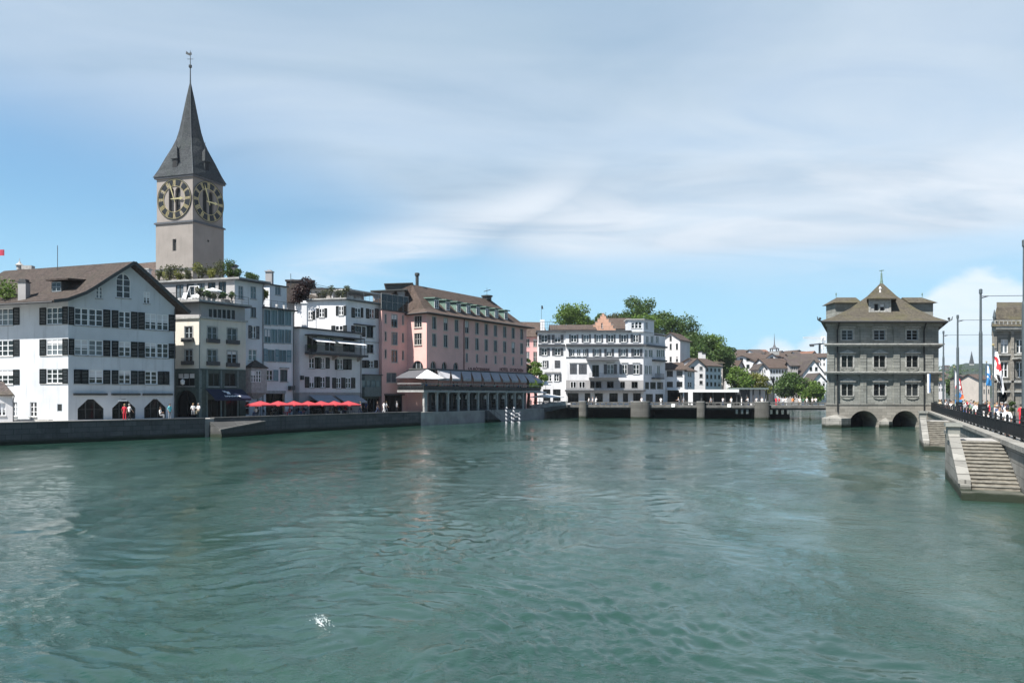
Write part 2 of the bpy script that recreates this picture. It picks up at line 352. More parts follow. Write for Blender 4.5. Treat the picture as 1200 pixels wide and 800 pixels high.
class Fac:
    """one vertical facade: u metres along, z height, d metres outwards"""
    def __init__(s, P0, P1, z0, z1, outline=None):
        s.P0, s.P1 = P0, P1; dx, dy = P1[0] - P0[0], P1[1] - P0[1]; s.L = math.hypot(dx, dy)
        s.tx, s.ty = dx / s.L, dy / s.L; s.nx, s.ny = s.ty, -s.tx; s.z0, s.z1 = z0, z1; s.holes = []; s.outline = outline
    def u(s, px):
        k = (px - 600) / FP; return (k * s.P0[1] - s.P0[0]) / (s.tx - k * s.ty)
    def z(s, px, py): return gz(py, s.P0[1] + s.u(px) * s.ty)
    def uz(s, px, py): return (s.u(px), s.z(px, py))
    def pt(s, u, z, d=0.0): return (s.P0[0] + s.tx * u + s.nx * d, s.P0[1] + s.ty * u + s.ny * d, z)
    def xy(s, u, d=0.0): return s.pt(u, 0, d)[:2]
    def poly(s): return s.outline or [(0, s.z0), (s.L, s.z0), (s.L, s.z1), (0, s.z1)]
    def skin(s, mb, depth=.22, mi=0):
        out = s.poly()
        def tri(loops):
            vs, fs = [], []
            for lp in loops: fs.append(list(range(len(vs), len(vs) + len(lp)))); vs += [Vector(p) for p in lp]
            r = geometry.delaunay_2d_cdt(vs, [], fs, 1, 1e-5); return r[0], r[2]
        def inside(p, poly):
            c = False; n = len(poly)
            for i in range(n):
                (x0, y0), (x1, y1) = poly[i], poly[(i + 1) % n]
                if (y0 > p[1]) != (y1 > p[1]) and p[0] < (x1 - x0) * (p[1] - y0) / (y1 - y0) + x0: c = not c
            return c
        vs, fs = tri([out] + [h for h in s.holes])
        keep = []
        for fc in fs:
            c = (sum(vs[i].x for i in fc) / len(fc), sum(vs[i].y for i in fc) / len(fc))
            if inside(c, out) and not any(inside(c, h) for h in s.holes): keep.append(fc)
        fs = keep
        mb.add([s.pt(p.x, p.y) for p in vs], fs, mi)
        for h in s.holes:
            n = len(h)
            mb.add([s.pt(a, b, 0) for a, b in h] + [s.pt(a, b, -depth) for a, b in h], [(i, (i + 1) % n, n + (i + 1) % n, n + i) for i in range(n)], mi)

def archpoly(u0, u1, z0, z1, rise, n=10):
    c, hw = (u0 + u1) / 2, (u1 - u0) / 2
    return [(u0, z0), (u1, z0)] + [(c + hw * math.cos(math.pi * i / n), z1 - rise + rise * math.sin(math.pi * i / n)) for i in range(n + 1)]
def octpoly(u0, u1, z0, z1, ch):
    return [(u0, z0), (u1, z0), (u1, z1 - ch), (u1 - ch, z1), (u0 + ch, z1), (u0, z1 - ch)]

class Bld:
    def __init__(s, name, label, cat, loc, wall, group=None):
        s.root = thing(name, label, cat, loc, group); s.fac = []; s.wall = wall; s.mb = MB(); s.glass = GLASS; s.frame = FRAMEW; s.sh = SHG; s.sillm = TRIM
    def f(s, P0, P1, z0, z1, outline=None):
        q = Fac(P0, P1, z0, z1, outline); s.fac.append(q); return q
    def part(s, mb, name, m, parent=None, smooth=False): return mb.build(name, m, parent or s.root, smooth=smooth)
    def win(s, f, a, b, y0, y1, ref=None, n=2, m=2, shut='', arch=0, oct_=0, sill=.1, frame=None, glass=None, trim=0, uv=False, depth=.2, fw=.07, name='window', hole=True):
        """window between pixel columns a..b (or metres if uv) and heights y0..y1 read at column ref"""
        if uv: u0, u1, zt, zb = a, b, y0, y1
        else:
            ref = ref if ref is not None else (a + b) / 2
            u0, u1 = f.u(a), f.u(b); zt, zb = f.z(ref, y0), f.z(ref, y1)
        if arch: poly = archpoly(u0, u1, zb, zt, arch if arch > 0 else (u1 - u0) / 2)
        elif oct_: poly = octpoly(u0, u1, zb, zt, oct_)
        else: poly = [(u0, zb), (u1, zb), (u1, zt), (u0, zt)]
        base = 0.0
        if hole: f.holes.append(poly)
        else: base = depth + .02
        w_ = MB(); c = ((u0 + u1) / 2, (zb + zt) / 2)
        d0, d1 = base - depth + .01, base - depth + .09
        sx = (1 - 2 * fw / (u1 - u0)); sz = (1 - 2 * fw / (zt - zb)); k = len(poly)
        inn = [(c[0] + (p[0] - c[0]) * sx, c[1] + (p[1] - c[1]) * sz) for p in poly]
        pts = [f.pt(p[0], p[1], d1) for p in poly] + [f.pt(p[0], p[1], d1) for p in inn] + [f.pt(p[0], p[1], d0) for p in inn] + [f.pt(p[0], p[1], d0) for p in poly]
        w_.add(pts, [(i, (i + 1) % k, k + (i + 1) % k, k + i) for i in range(k)] + [(k + i, k + (i + 1) % k, 2 * k + (i + 1) % k, 2 * k + i) for i in range(k)] + [(3 * k + i, 3 * k + (i + 1) % k, (i + 1) % k, i) for i in range(k)])
        iu0, iu1, iz0, iz1 = u0 + fw, u1 - fw, zb + fw, zt - fw
        for i in range(1, n):
            x = u0 + (u1 - u0) * i / n; bw = .05 if (n % 2 or i != n // 2) else .065
            w_.fbox(f, x - bw, x + bw, iz0, iz1, d0 + .004, d1 - .012)
        for i in range(1, m):
            z = zb + (zt - zb) * i / m; w_.fbox(f, iu0, iu1, z - .03, z + .03, d0 + .008, d1 - .03)
        wo_ = s.part(w_, name, frame or s.frame)
        p_ = MB(); p_.fpoly(f, [(c[0] + (p[0] - c[0]) * sx * .999, c[1] + (p[1] - c[1]) * sz * .999) for p in poly], d0 - .03, d0 + .02); s.part(p_, 'pane', glass or s.glass, wo_)
        if name == 'window' and not arch and zt - zb > 1.0 and rnd.random() < .14:   # a lowered blind
            q = MB(); q.fbox(f, iu0, iu1, zt - fw - (zt - zb) * rnd.choice((.22, .35, .5)), zt - fw - .002, d0 + .022, d0 + .034); s.part(q, 'blind', PALE, wo_)
        if sill: q = MB(); q.fbox(f, u0 - .08, u1 + .08, zb - .12, zb - .002, base - depth + .02 if hole else .002, sill); s.part(q, 'sill', s.sillm, wo_)
        if trim:
            q = MB(); tw = trim
            q.fbox(f, u0 - tw, u0 - .004, zb, zt + tw, -.05, .05); q.fbox(f, u1 + .004, u1 + tw, zb, zt + tw, -.05, .05); q.fbox(f, u0 - .002, u1 + .002, zt + .004, zt + tw, -.05, .048)
            s.part(q, 'surround', s.sillm, wo_)
        sw = (u1 - u0) / 2 if n <= 2 else (u1 - u0) / n
        sw = min(max(sw, .45), .8)
        if 'l' in shut: s.shutter(f, u0 - .02 - sw, u0 - .02, zb - .04, zt + .04)
        if 'r' in shut: s.shutter(f, u1 + .02, u1 + .02 + sw, zb - .04, zt + .04)
        return wo_
    def shutter(s, f, u0, u1, z0, z1, m=None, d=.0):
        q = MB(); t = .07
        q.fbox(f, u0, u0 + t, z0, z1, d + .012, d + .07); q.fbox(f, u1 - t, u1, z0, z1, d + .012, d + .07)
        q.fbox(f, u0 + t, u1 - t, z0, z0 + t, d + .012, d + .068); q.fbox(f, u0 + t, u1 - t, z1 - t, z1, d + .012, d + .068)
        zm = (z0 + z1) / 2; q.fbox(f, u0 + t, u1 - t, zm - t / 2, zm + t / 2, d + .012, d + .066)
        nz = max(4, int((z1 - z0) / .16))
        for i in range(nz):
            za = z0 + t + (z1 - z0 - 2 * t) * (i + .12) / nz; zb_ = z0 + t + (z1 - z0 - 2 * t) * (i + .9) / nz
            q.hexa([f.pt(u0 + t, za, d + .058), f.pt(u1 - t, za, d + .058), f.pt(u1 - t, za, d + .02), f.pt(u0 + t, za, d + .02), f.pt(u0 + t, zb_, d + .035), f.pt(u1 - t, zb_, d + .035), f.pt(u1 - t, zb_, d + .015), f.pt(u0 + t, zb_, d + .015)])
        return s.part(q, 'shutter', m or s.sh)
    def shut(s, f, a, b, y0, y1, ref=None, m=None):
        ref = ref if ref is not None else (a + b) / 2
        return s.shutter(f, f.u(a), f.u(b), f.z(ref, y1), f.z(ref, y0), m)
    def band(s, f, a, b, y0, y1, ref, d=.12, m=None, name='ledge'):
        q = MB(); q.fbox(f, f.u(a), f.u(b), f.z(ref, y1), f.z(ref, y0), .003, d); return s.part(q, name, m or s.sillm)
    def fb(s, f, a, b, y0, y1, d0, d1, ref, name, m):
        q = MB(); q.fbox(f, f.u(a), f.u(b), f.z(ref, y1), f.z(ref, y0), d0, d1); return s.part(q, name, m)
    def plain(s, P0, P1, z0, z1): s.f(P0, P1, z0, z1)
    def finish(s, depth=.22):
        mb = MB()
        for q in s.fac: q.skin(mb, depth)
        return mb.build('wall', s.wall, s.root)

def railing(mb, A, B, z, h=1.0, sp=.5, r=.025, mid=2):
    a, b = Vector((A[0], A[1], z)), Vector((B[0], B[1], z)); L = (b - a).length; n = max(1, int(L / sp)); up = Vector((0, 0, h))
    mb.bar(a + up, b + up, r * 2.2, r * 2.2)
    for k in range(1, mid + 1): mb.bar(a + up * (k / (mid + 1.0)), b + up * (k / (mid + 1.0)), r, r)
    for i in range(n + 1):
        p = a.lerp(b, i / n); mb.bar(p, p + up * .98, r * 1.6, r * 1.6)
    return mb

# foliage: many small leaf quads spread through lobes
def leaves(rng, lobes, n, size, flat=.8):
    cs = np.array([l[:3] for l in lobes]); rs = np.array([l[3] for l in lobes]); wgt = rs ** 2; wgt = wgt / wgt.sum()
    idx = rng.choice(len(lobes), n, p=wgt); d = rng.normal(size=(n, 3)); d /= np.linalg.norm(d, axis=1)[:, None]
    rad = rng.uniform(.45, 1.0, n) ** .6 * (1 + .2 * rng.normal(size=n))
    c = cs[idx] + d * (rs[idx] * rad)[:, None] * np.array([1, 1, flat])
    a = rng.normal(size=(n, 3)); a /= np.linalg.norm(a, axis=1)[:, None]; b = np.cross(a, rng.normal(size=(n, 3))); b /= np.linalg.norm(b, axis=1)[:, None]
    s = size * rng.uniform(.6, 1.4, n)[:, None]; a = a * s; b = b * s * .6
    v = np.empty((n, 4, 3)); v[:, 0] = c - a; v[:, 1] = c + b; v[:, 2] = c + a; v[:, 3] = c - b
    return v.reshape(-1, 3), np.arange(n * 4).reshape(-1, 4)
def leafmesh(name, v, f, m, parent=None, loc=(0, 0, 0)):
    o0 = np.array(parent['_o'] if parent is not None else loc)
    me = bpy.data.meshes.new(name); me.from_pydata((v - o0).tolist(), [], f.tolist()); me.materials.append(m)
    o = bpy.data.objects.new(name, me); COL.objects.link(o)
    if parent is not None: o.parent = parent
    else: o.location = tuple(o0)
    o['_o'] = tuple(float(x) for x in o0); return o
def tree(name, label, x, y, z, h, wd, m, seed, n=5000, leaf=.3, group=None, cat='tree', crown0=.25, lobes=16, trunk=True):
    """tapered trunk with limbs; crown of leaf clumps between crown0*h and h, wd wide"""
    rng = np.random.default_rng(seed); t = thing(name, label, cat, (x, y, z), group)
    lb = []; zc = z + h * (crown0 + 1) / 2; hz = h * (1 - crown0) / 2
    for i in range(lobes):
        th = rng.uniform(0, 2 * math.pi); q = rng.uniform(.15, .72); ph = rng.uniform(-.75, .85)
        r_ = wd * .5 * rng.uniform(.24, .46)
        lb.append((x + math.cos(th) * q * 1.1 * (wd / 2) * math.sqrt(max(.1, 1 - ph * ph * .8)), y + math.sin(th) * q * (wd / 2), zc + ph * hz * .84, min(r_, hz * .55)))
    tk = MB(); top = z + h * .75
    tk.tube([(x, y, z - .6), (x + .02 * h, y, z + h * .25), (x - .015 * h, y + .01 * h, z + h * .5), (x, y, top)], [h * .035, h * .027, h * .018, h * .006], 8)
    for l in lb[:9]:
        s0 = Vector((x, y, z + h * rng.uniform(.22, .5))); e = Vector(l[:3]); mid = s0.lerp(e, .5) + Vector((0, 0, -.04 * h))
        tk.tube([s0, mid, e], [h * .012, h * .008, h * .002], 6)
    if trunk: tk.build('trunk', BARK, t, smooth=True)
    v, f = leaves(rng, lb, n, leaf); leafmesh('crown', v, f, m, t)
    return t
def plant(name, label, x, y, z, h, wd, m, seed, n=350, leaf=.10, group=None, cat='plant', pot=None):
    rng = np.random.default_rng(seed); t = thing(name, label, cat, (x, y, z), group)
    ph = .4 if pot else 0
    if pot: MB().lathe(x, y, [(.16, z), (.22, z + .36), (.24, z + .40), (.18, z + .40)], 10).build('pot', pot, t, smooth=False)
    lb = [(x + rng.uniform(-.28, .28) * wd, y + rng.uniform(-.28, .28) * wd, z + ph + (h - ph) * rng.uniform(.25, .85), wd * rng.uniform(.18, .32)) for i in range(7)]
    st = MB()
    for l in lb: st.tube([(x, y, z + ph * .9), ((x + l[0]) / 2, (y + l[1]) / 2, z + ph + (l[2] - z - ph) * .6), l[:3]], [.03, .02, .006], 5)
    st.build('stem', BARK, t)
    v, f = leaves(rng, lb, n, leaf, 1.1); leafmesh('foliage', v, f, m, t)
    return t
# ================================================================ SETTING: ground, banks, water, hills
LQ = [(-110, 3.4), (-47.8, 71.7), (-34.5, 86.3), (-13.66, 120.5), (5.5, 151.2), (8.0, 164.0), (16, 172), (50, 204), (74, 236), (112, 300), (160, 420)]
GZL = 2.05
RO, RT, RN = (20.7, 34.6), (.438, .899), (.899, -.438)
def RP(s, n): return (RO[0] + RT[0] * s + RN[0] * n, RO[1] + RT[1] * s + RN[1] * n)
GZR = 2.3
g = MB(); g.add([(-4000, -3000, -1.6), (4000, -3000, -1.6), (4000, 6000, -1.6), (-4000, 6000, -1.6)], [(0, 1, 2, 3)])
struct(g.build('ground', CONC))
struct(MB().prism(LQ + [(160, 700), (-600, 700), (-600, 3.4)], -1.5, GZL).build('left_bank_ground', PAVE))
struct(MB().prism([(-40, 158), (8.3, 165.2), (15.5, 172.6), (49, 205), (20, 330), (-60, 330)], GZL - .2, 2.6).build('square', PAVE))
rb = [RP(-70, 2.5), RP(88.5, 2.5), (80, 150), (118, 230), (170, 330), (230, 470), (260, 700), (900, 700), (900, -60), (40, -60)]
struct(MB().prism([rb[0]] + rb[1:], -1.5, GZR - .14).build('street', ASPH))
struct(MB().prism([RP(-70, 2.56), RP(88.4, 2.56), RP(88.4, 6.4), RP(-70, 6.4)], GZR - .2, GZR).build('pavement', PAVE))

# hills round the horizon (polar sheet with a rolling crest)
def hills():
    na, nr = 220, 26; vs = []; fs = []
    for i in range(na):
        a = R(-100 + 200 * i / (na - 1)); d = math.degrees(a)
        crest = 34 + 8 * math.sin(d * .23) + 5 * math.sin(d * .61 + 1) + 3 * math.sin(d * 1.7)
        crest += 30 * math.exp(-((d - 31) / 7.5) ** 2) - 12 * math.exp(-((d - 17) / 6) ** 2)
        for j in range(nr):
            q = j / (nr - 1); r_ = 760 + 1500 * q
            hgt = -2 + crest * 1.0 * math.sin(min(1, q * 1.15) * math.pi / 2) ** 1.3 + 1.5 * math.sin(d * 3 + q * 17)
            vs.append((r_ * math.sin(a), r_ * math.cos(a), hgt))
    for i in range(na - 1):
        for j in range(nr - 1): fs.append((i * nr + j, (i + 1) * nr + j, (i + 1) * nr + j + 1, i * nr + j + 1))
    return MB().add(vs, fs)
HILLM = leafmat('hill_woods', (.018, .032, .018), (.035, .055, .025), (.05, .065, .035))
struct(hills().build('hills', HILLM, smooth=True))
# green hill behind the old town
hm = MB(); hv = []; hf = []
for i in range(25):
    for j in range(33):
        r_ = 46 * i / 24; a = 2 * math.pi * j / 32
        hv.append((16 + r_ * 1.0 * math.cos(a), 258 + r_ * .85 * math.sin(a), 1.5 + 15.5 * (0.5 + .5 * math.cos(math.pi * min(1, (i / 24) ** 1.2)))))
for i in range(24):
    for j in range(32): hf.append((i * 33 + j, (i + 1) * 33 + j, (i + 1) * 33 + j + 1, i * 33 + j + 1))
hm.add(hv, hf); struct(hm.build('hill', plain('hill_grass', (.05, .075, .025), .9, var=.3), smooth=True))

# water: one rippled sheet, finer towards the camera bridge
def water():
    na, nr = 760, 700
    t = np.linspace(-1, 1, na); A = np.radians(40) * t + np.radians(52) * t ** 5
    r_ = 3.0 * (430 / 3.0) ** (np.linspace(0, 1, nr)); AA, RR = np.meshgrid(A, r_, indexing='ij')
    x, y = RR * np.sin(AA), RR * np.cos(AA)
    cell = RR * (math.log(430 / 3.0) / nr) * 1.0
    rng = np.random.default_rng(11); h = np.zeros_like(x)
    # slow swirling displacement of the sampling position breaks up regular wave trains
    wx = x + .7 * np.sin(.31 * x + .22 * y + 1) + .8 * np.sin(.53 * y - .4 * x + 2.2); wy = y + .8 * np.sin(.27 * x - .19 * y + 3) + .7 * np.sin(.61 * x + .35 * y)
    patch = .5 + .5 * np.sin(.11 * wx + .05 * wy + 1.2) * np.sin(.045 * wy - .07 * wx + .6) + .35 * np.sin(.23 * wx - .08 * wy) * np.sin(.10 * wy + 2)
    patch = np.clip(.25 + .95 * patch, .06, 1.6)
    for i in range(90):
        lam = .26 * (10 ** rng.uniform(0, 1)); th = rng.normal(0.30, .95); k = 2 * math.pi / lam
        amp = .0040 * lam ** .35 * rng.uniform(.5, 1.2)
        fade = np.clip((lam / (cell * 2.6)) - .6, 0, 1)
        ph = k * (wx * math.sin(th) + wy * math.cos(th)) + rng.uniform(0, 6.28)
        h += amp * fade * (np.sin(ph) + .25 * np.sin(2 * ph + 1.0)) * (patch if lam < 1.6 else .35 + .65 * patch)
    v = np.stack([x, y, h], -1).reshape(-1, 3)
    ii, jj = np.meshgrid(np.arange(na - 1), np.arange(nr - 1), indexing='ij'); q = (ii * nr + jj).ravel()
    f = np.stack([q, q + nr, q + nr + 1, q + 1], -1)
    me = bpy.data.meshes.new('water'); me.vertices.add(len(v)); me.vertices.foreach_set('co', v.ravel())
    me.loops.add(f.size); me.loops.foreach_set('vertex_index', f[:, ::-1].ravel().astype(np.int32)); me.polygons.add(len(f))
    me.polygons.foreach_set('loop_start', np.arange(0, f.size, 4, dtype=np.int32)); me.polygons.foreach_set('use_smooth', np.ones(len(f), dtype=bool)); me.update(); me.validate()
    o = bpy.data.objects.new('water', me); COL.objects.link(o); o['kind'] = 'structure'
    m, t_, b = mat('river_water')
    g_ = t_.new('ShaderNodeNewGeometry'); p = g_.outputs['Position']
    big = t_.noise(t_.mapping(p, rot=(0, 0, R(-35)), sc=(.12, .035, 1)), 1.0, 4, .55, .8)
    c = t_.mix(t_.ss(big, .3, .7), (.010, .038, .029, 1), (.024, .058, .045, 1))
    t_.put(b.inputs['Base Color'], c); b.inputs['Roughness'].default_value = .06; b.inputs['IOR'].default_value = 1.5
    pn = t_.mapping(p, rot=(0, 0, R(-18)), sc=(.75, 1.15, 1))
    n1 = t_.m('POWER', t_.noise(pn, 2.6, 4, .6, .4), 1.6); n2 = t_.noise(t_.mapping(p, rot=(0, 0, R(14)), sc=(.7, 1.2, 1)), 10.0, 3, .6, .3)
    pt_ = t_.ss(t_.noise(t_.mapping(p, rot=(0, 0, R(-30)), sc=(.09, .05, 1)), 1.0, 5, .62, 2.2), .36, .64, .10, 1.15)
    b1 = t_.new('ShaderNodeBump'); b1.inputs['Distance'].default_value = .12; t_.put(b1.inputs['Strength'], t_.m('MULTIPLY', pt_, .55)); t_.put(b1.inputs['Height'], n1)
    b2 = t_.new('ShaderNodeBump'); b2.inputs['Distance'].default_value = .03; t_.put(b2.inputs['Strength'], t_.m('MULTIPLY', pt_, 1.15)); t_.put(b2.inputs['Height'], n2); t_.l.new(b1.outputs[0], b2.inputs['Normal'])
    t_.put(b.inputs['Normal'], b2.outputs[0])
    me.materials.append(m)
water()
# a small breaking crest on the river
fy = FP * CAMZ / (732 - HOR); fx = gx(377, fy); rngf = np.random.default_rng(5); fm = MB()
for i in range(190):
    q = rngf.normal(size=2); q = q * (1 + .8 * abs(rngf.normal())); lobe = (i % 3 == 0); px_ = fx + q[0] * .06 + (.05 if lobe else -.03); py_ = fy + q[1] * .05 - q[0] * .10 + (.12 if lobe else -.04); r_ = float(rngf.uniform(.003, .011)); zz = .05 + abs(rngf.normal()) * .025
    fm.ball((px_, py_, zz), r_, 6, sz=.6)
tag(fm.build('foam', FOAM, loc=(fx, fy, .05)), 'small white splash of foam breaking on the green river', 'foam', kind='stuff')

# ---------------------------------------------------------------- quay walls
def wallrun(name, label, pts, z0, z1, th, m, cope=None, cat='quay wall'):
    """vertical wall following pts, river side to the right of the run, with coping stones"""
    t = thing(name, label, cat, (pts[0][0], pts[0][1], z0))
    mb, cb = MB(), MB()
    for a, b in zip(pts[:-1], pts[1:]):
        f = Fac(a, b, z0, z1); mb.fbox(f, 0, f.L, z0, z1, -th, 0.02)
        if cope:
            n = max(1, int(f.L / 2.2))
            for i in range(n): cb.fbox(f, f.L * i / n + .008, f.L * (i + 1) / n - .008, z1 + .002, z1 + cope, -th - .06, .09 + .004 * (i % 3))
    mb.build('wall', m, t)
    if cope: cb.build('coping', CONC if m is not QUAYST else QUAYL, t)
    return t
wallrun('quay_wall', 'long dark stone quay wall below the white gabled house, far left bank', [LQ[0], LQ[1], LQ[2]], -1.4, 2.02, .6, QUAYST, .14)
wallrun('quay_wall', 'grey stone quay wall in front of the red cafe umbrellas', [(-33.9, 87.3), (-14.2, 119.6)], -1.4, 2.06, .6, QUAYST, .12)
# stone landing block projecting from the wall
f = Fac((-34.3, 86.6), (-30.6, 92.7), 0, 2); lb_ = thing('landing_ramp', 'sloping pale stone landing ramp jutting from the left quay wall', 'ramp', f.pt(0, 0, 0)); q = MB()
n_ = f.L
q.add([f.pt(0, -1, 2.2), f.pt(n_, -1, 1.2), f.pt(n_, -1, .1), f.pt(0, -1, .1), f.pt(0.2, .75, 2.2), f.pt(n_, 1.5, 1.2), f.pt(n_, 1.72, .1), f.pt(.2, 1.7, .1)], [(3, 2, 1, 0), (4, 5, 6, 7), (0, 1, 5, 4), (1, 2, 6, 5), (2, 3, 7, 6), (3, 0, 4, 7)])
q.build('ramp', QUAYM, lb_)
q = MB(); q.hexa([f.pt(-.1, .76, 2.3), f.pt(n_, 1.51, 1.3), f.pt(n_, 1.51, 1.0), f.pt(-.1, .76, 2.0), f.pt(-.1, .92, 2.3), f.pt(n_, 1.66, 1.3), f.pt(n_, 1.66, 1.0), f.pt(-.1, .92, 2.0)]); q.build('coping', QUAYL, lb_)

# ================================================================ LEFT BANK BUILDINGS
DL = -71  # direction of the side walls that face the camera
# ---- A: white gabled house
A0 = P2(80, 81); A1 = along(A0, 42, 205); AL = step(A0, DL, 18.5)
b = Bld('white_gabled_house', 'white gabled house with black shutters and octagonal shop arches, leftmost on the quay', 'house', (A0[0], A0[1], GZL), WHITEA); b.sh = SHG; b.sillm = TRIM
fr = b.f(A0, A1, GZL - .1, 20)
gp = [(80, 350), (92, 345), (104, 338), (120, 327.5), (149, 309.5), (170, 328), (190, 346.5), (205, 360)]
fr.outline = [(0, fr.z0), (fr.L, fr.z0)] + [(min(max(fr.u(p[0]), 0), fr.L), fr.z(p[0], p[1])) for p in reversed(gp)]
for (ya, yb) in ((360.5, 380.5), (397.5, 415.5)):
    b.win(fr, 87.2, 103.3, ya, yb, 87, 2, 3, sill=.06, depth=.12); b.win(fr, 104, 120.6, ya, yb, 87, 2, 3, sill=.06, depth=.12)
    b.win(fr, 139, 153, ya, yb, 87, 2, 3, sill=.06, depth=.12); b.win(fr, 169.8, 183, ya, yb, 87, 2, 3, sill=.06, depth=.12); b.win(fr, 183.8, 197.3, ya, yb, 87, 2, 3, sill=.06, depth=.12)
    for a_, c_ in ((80.3, 87), (120.9, 129), (131, 138.7), (153.4, 161), (162, 169.5), (197.6, 205.5)): b.shut(fr, a_, c_, ya - .6, yb + .3, 87)
ya, yb = 433, 449
b.win(fr, 104, 120.6, ya, yb, 87, 2, 3, sill=.06, depth=.12); b.win(fr, 139, 153, ya, yb, 87, 2, 3, sill=.06, depth=.12); b.win(fr, 169.8, 184, ya, yb, 87, 2, 3, sill=.06, depth=.12)
for a_, c_ in ((86.5, 95), (95.2, 103.6), (120.9, 129), (131, 138.7), (153.4, 161), (162, 169.5), (185, 191.5), (191.7, 198.3)): b.shut(fr, a_, c_, ya - .3, yb + .2, 87)
for (ya, yb) in ((380.7, 382), (415.9, 417.2), (449.3, 450.6)):
    for a_, c_ in ((86, 129), (131, 161), (162, 199)): b.band(fr, a_, c_, ya, yb, 87, .05)
for a_, c_ in ((85.5, 125), (130.3, 163.5), (167, 201.3)): b.fb(fr, a_, c_, 460.5, 463, .004, .32, 87, 'awning_box', FRAMED)
for a_, c_ in ((91, 121.5), (131.5, 158.8), (169, 194.6)): b.win(fr, a_, c_, 467.6, 491.4, 106, 3, 2, oct_=1.0, sill=0, frame=FRAMED, glass=GLASSD, depth=.35, name='shop_window')
b.fb(fr, 138, 149, 468.3, 470, .02, .06, 145, 'sign', SIGNW)
b.win(fr, 136, 153, 320.5, 349, 144, 2, 4, arch=-1, sill=.1, depth=.12); b.win(fr, 112.5, 119.8, 336, 349.5, 116, 2, 3, sill=.1, depth=.1, fw=.05); b.win(fr, 168.3, 175.3, 342, 355.5, 172, 2, 3, sill=.1, depth=.1, fw=.05)
sd = b.f(AL, A0, GZL - .1, fr.z(80, 350) - .05)
for (ya, yb) in ((360.3, 379.8), (397.5, 416), (432.3, 449)):
    b.win(sd, 54.5, 73.4, ya, yb, 62, 3, 3, sill=.06, depth=.12)
    b.shut(sd, 46.8, 54.2, ya - .3, yb + .3, 62); b.shut(sd, 73.6, 79.6, ya - .3, yb + .3, 62); b.band(sd, 47, 80, yb + .3, yb + 1.4, 62, .05)
    b.win(sd, -4, 15.5, ya + 1, yb + 1, 10, 3, 3, sill=.06, depth=.12); b.shut(sd, 15.8, 23, ya + .7, yb + 1.3, 10); b.shut(sd, -11, -4.2, ya + .7, yb + 1.3, 10)
b.win(sd, 35, 43, 471, 488, None, 2, 3, depth=.15); b.win(sd, 66.8, 73, 473, 482, None, 1, 1, glass=GLASSD, frame=FRAMEG, sill=0, depth=.1); b.win(sd, 14.5, 20, 471, 487.5, None, 2, 3)
b.fb(sd, 18, 62, 491, 493.4, .004, .5, 40, 'plinth_step', CONC)
AB = step(A1, DL, 18.5); b.plain(A1, AB, GZL, fr.z(205, 360)); b.plain(AB, AL, GZL, fr.z(80, 350) - .05)
e = (math.sin(R(DL)), math.cos(R(DL)))
rp = [(-2.1, fr.z(80, 350) - .50), (-.8, fr.z(80, 350) - .22)] + [(fr.u(p[0]), fr.z(p[0], p[1]) + .12) for p in gp[1:]] + [(fr.u(205) + .95, fr.z(213, 366.8))]
def off(u, z, k): p = fr.pt(u, z); return (p[0] + e[0] * k, p[1] + e[1] * k, z)
rf = b.part(MB().sweep([off(u, z + .12, -1.05) for u, z in rp], .26, (e[0] * 19.8, e[1] * 19.8, 0)), 'roof', TILEA)
q = MB()
for (u0, z0), (u1, z1) in zip(rp[:-1], rp[1:]): q.bar(off(u0, z0 + .02, -1.10), off(u1, z1 + .02, -1.10), .08, .34)
b.part(q, 'verge_board', FRAMED, rf)
q = MB(); q.tube([off(-2.18, rp[0][1] - .05, -1.0), off(-2.18, rp[0][1] - .05, 18.6)], .09, 6); b.part(q, 'gutter', TRIMD, rf)
q = MB(); q.tube([fr.pt(fr.L - .1, fr.z(205, 362), .2), fr.pt(fr.L - .1, GZL, .12)], .06, 6); b.part(q, 'drainpipe', TRIMD)
# roof plane left of the ridge, for the dormer and the chimney
zl, zr, ul, ur = fr.z(80, 350), fr.z(149, 309.5), 0, fr.u(149)
def roofpt(u, k, dz=0):
    z = np.interp(u, [x[0] for x in rp], [x[1] for x in rp]); p = off(u, float(z) + .12 + dz, k); return p
nl = (math.sin(R(DL - 90)) * 1, math.cos(R(DL - 90)) * 1)     # outward from side wall
o_ = Vector((-nl[0] if nl[1] > 0 else nl[0], -abs(nl[1]), 0)); l_ = Vector((-e[0], -e[1], 0))
def onroof(px, py):
    best = None
    for i in range(240):
        u = -1.5 + i * (ur + 1.5) / 239
        for j in range(160):
            k = j * .12 - 1; p = roofpt(u, k); sx = 600 + FP * p[0] / p[1]; sy = HOR - FP * (p[2] - CAMZ) / p[1]; d = (sx - px) ** 2 + (sy - py) ** 2
            if best is None or d < best[0]: best = (d, Vector(p))
    return best[1]
dp = onroof(66.5, 342)
dorm = MB(); c = dp + Vector((0, 0, -.1)); wd_ = 1.0
def DP(a, o, z): v = c + l_ * a + o_ * o; return (v.x, v.y, c.z + z)
dorm.hexa([DP(-wd_ / 2 - .25, -5.5, -.5), DP(wd_ / 2 + .25, -5.5, -.5), DP(wd_ / 2 + .25, 0, -.5), DP(-wd_ / 2 - .25, 0, -.5), DP(-wd_ / 2 - .25, -5.5, 1.35), DP(wd_ / 2 + .25, -5.5, 1.35), DP(wd_ / 2 + .25, 0, 1.2), DP(-wd_ / 2 - .25, 0, 1.2)])
dd = b.part(dorm, 'dormer', FRAMED, rf)
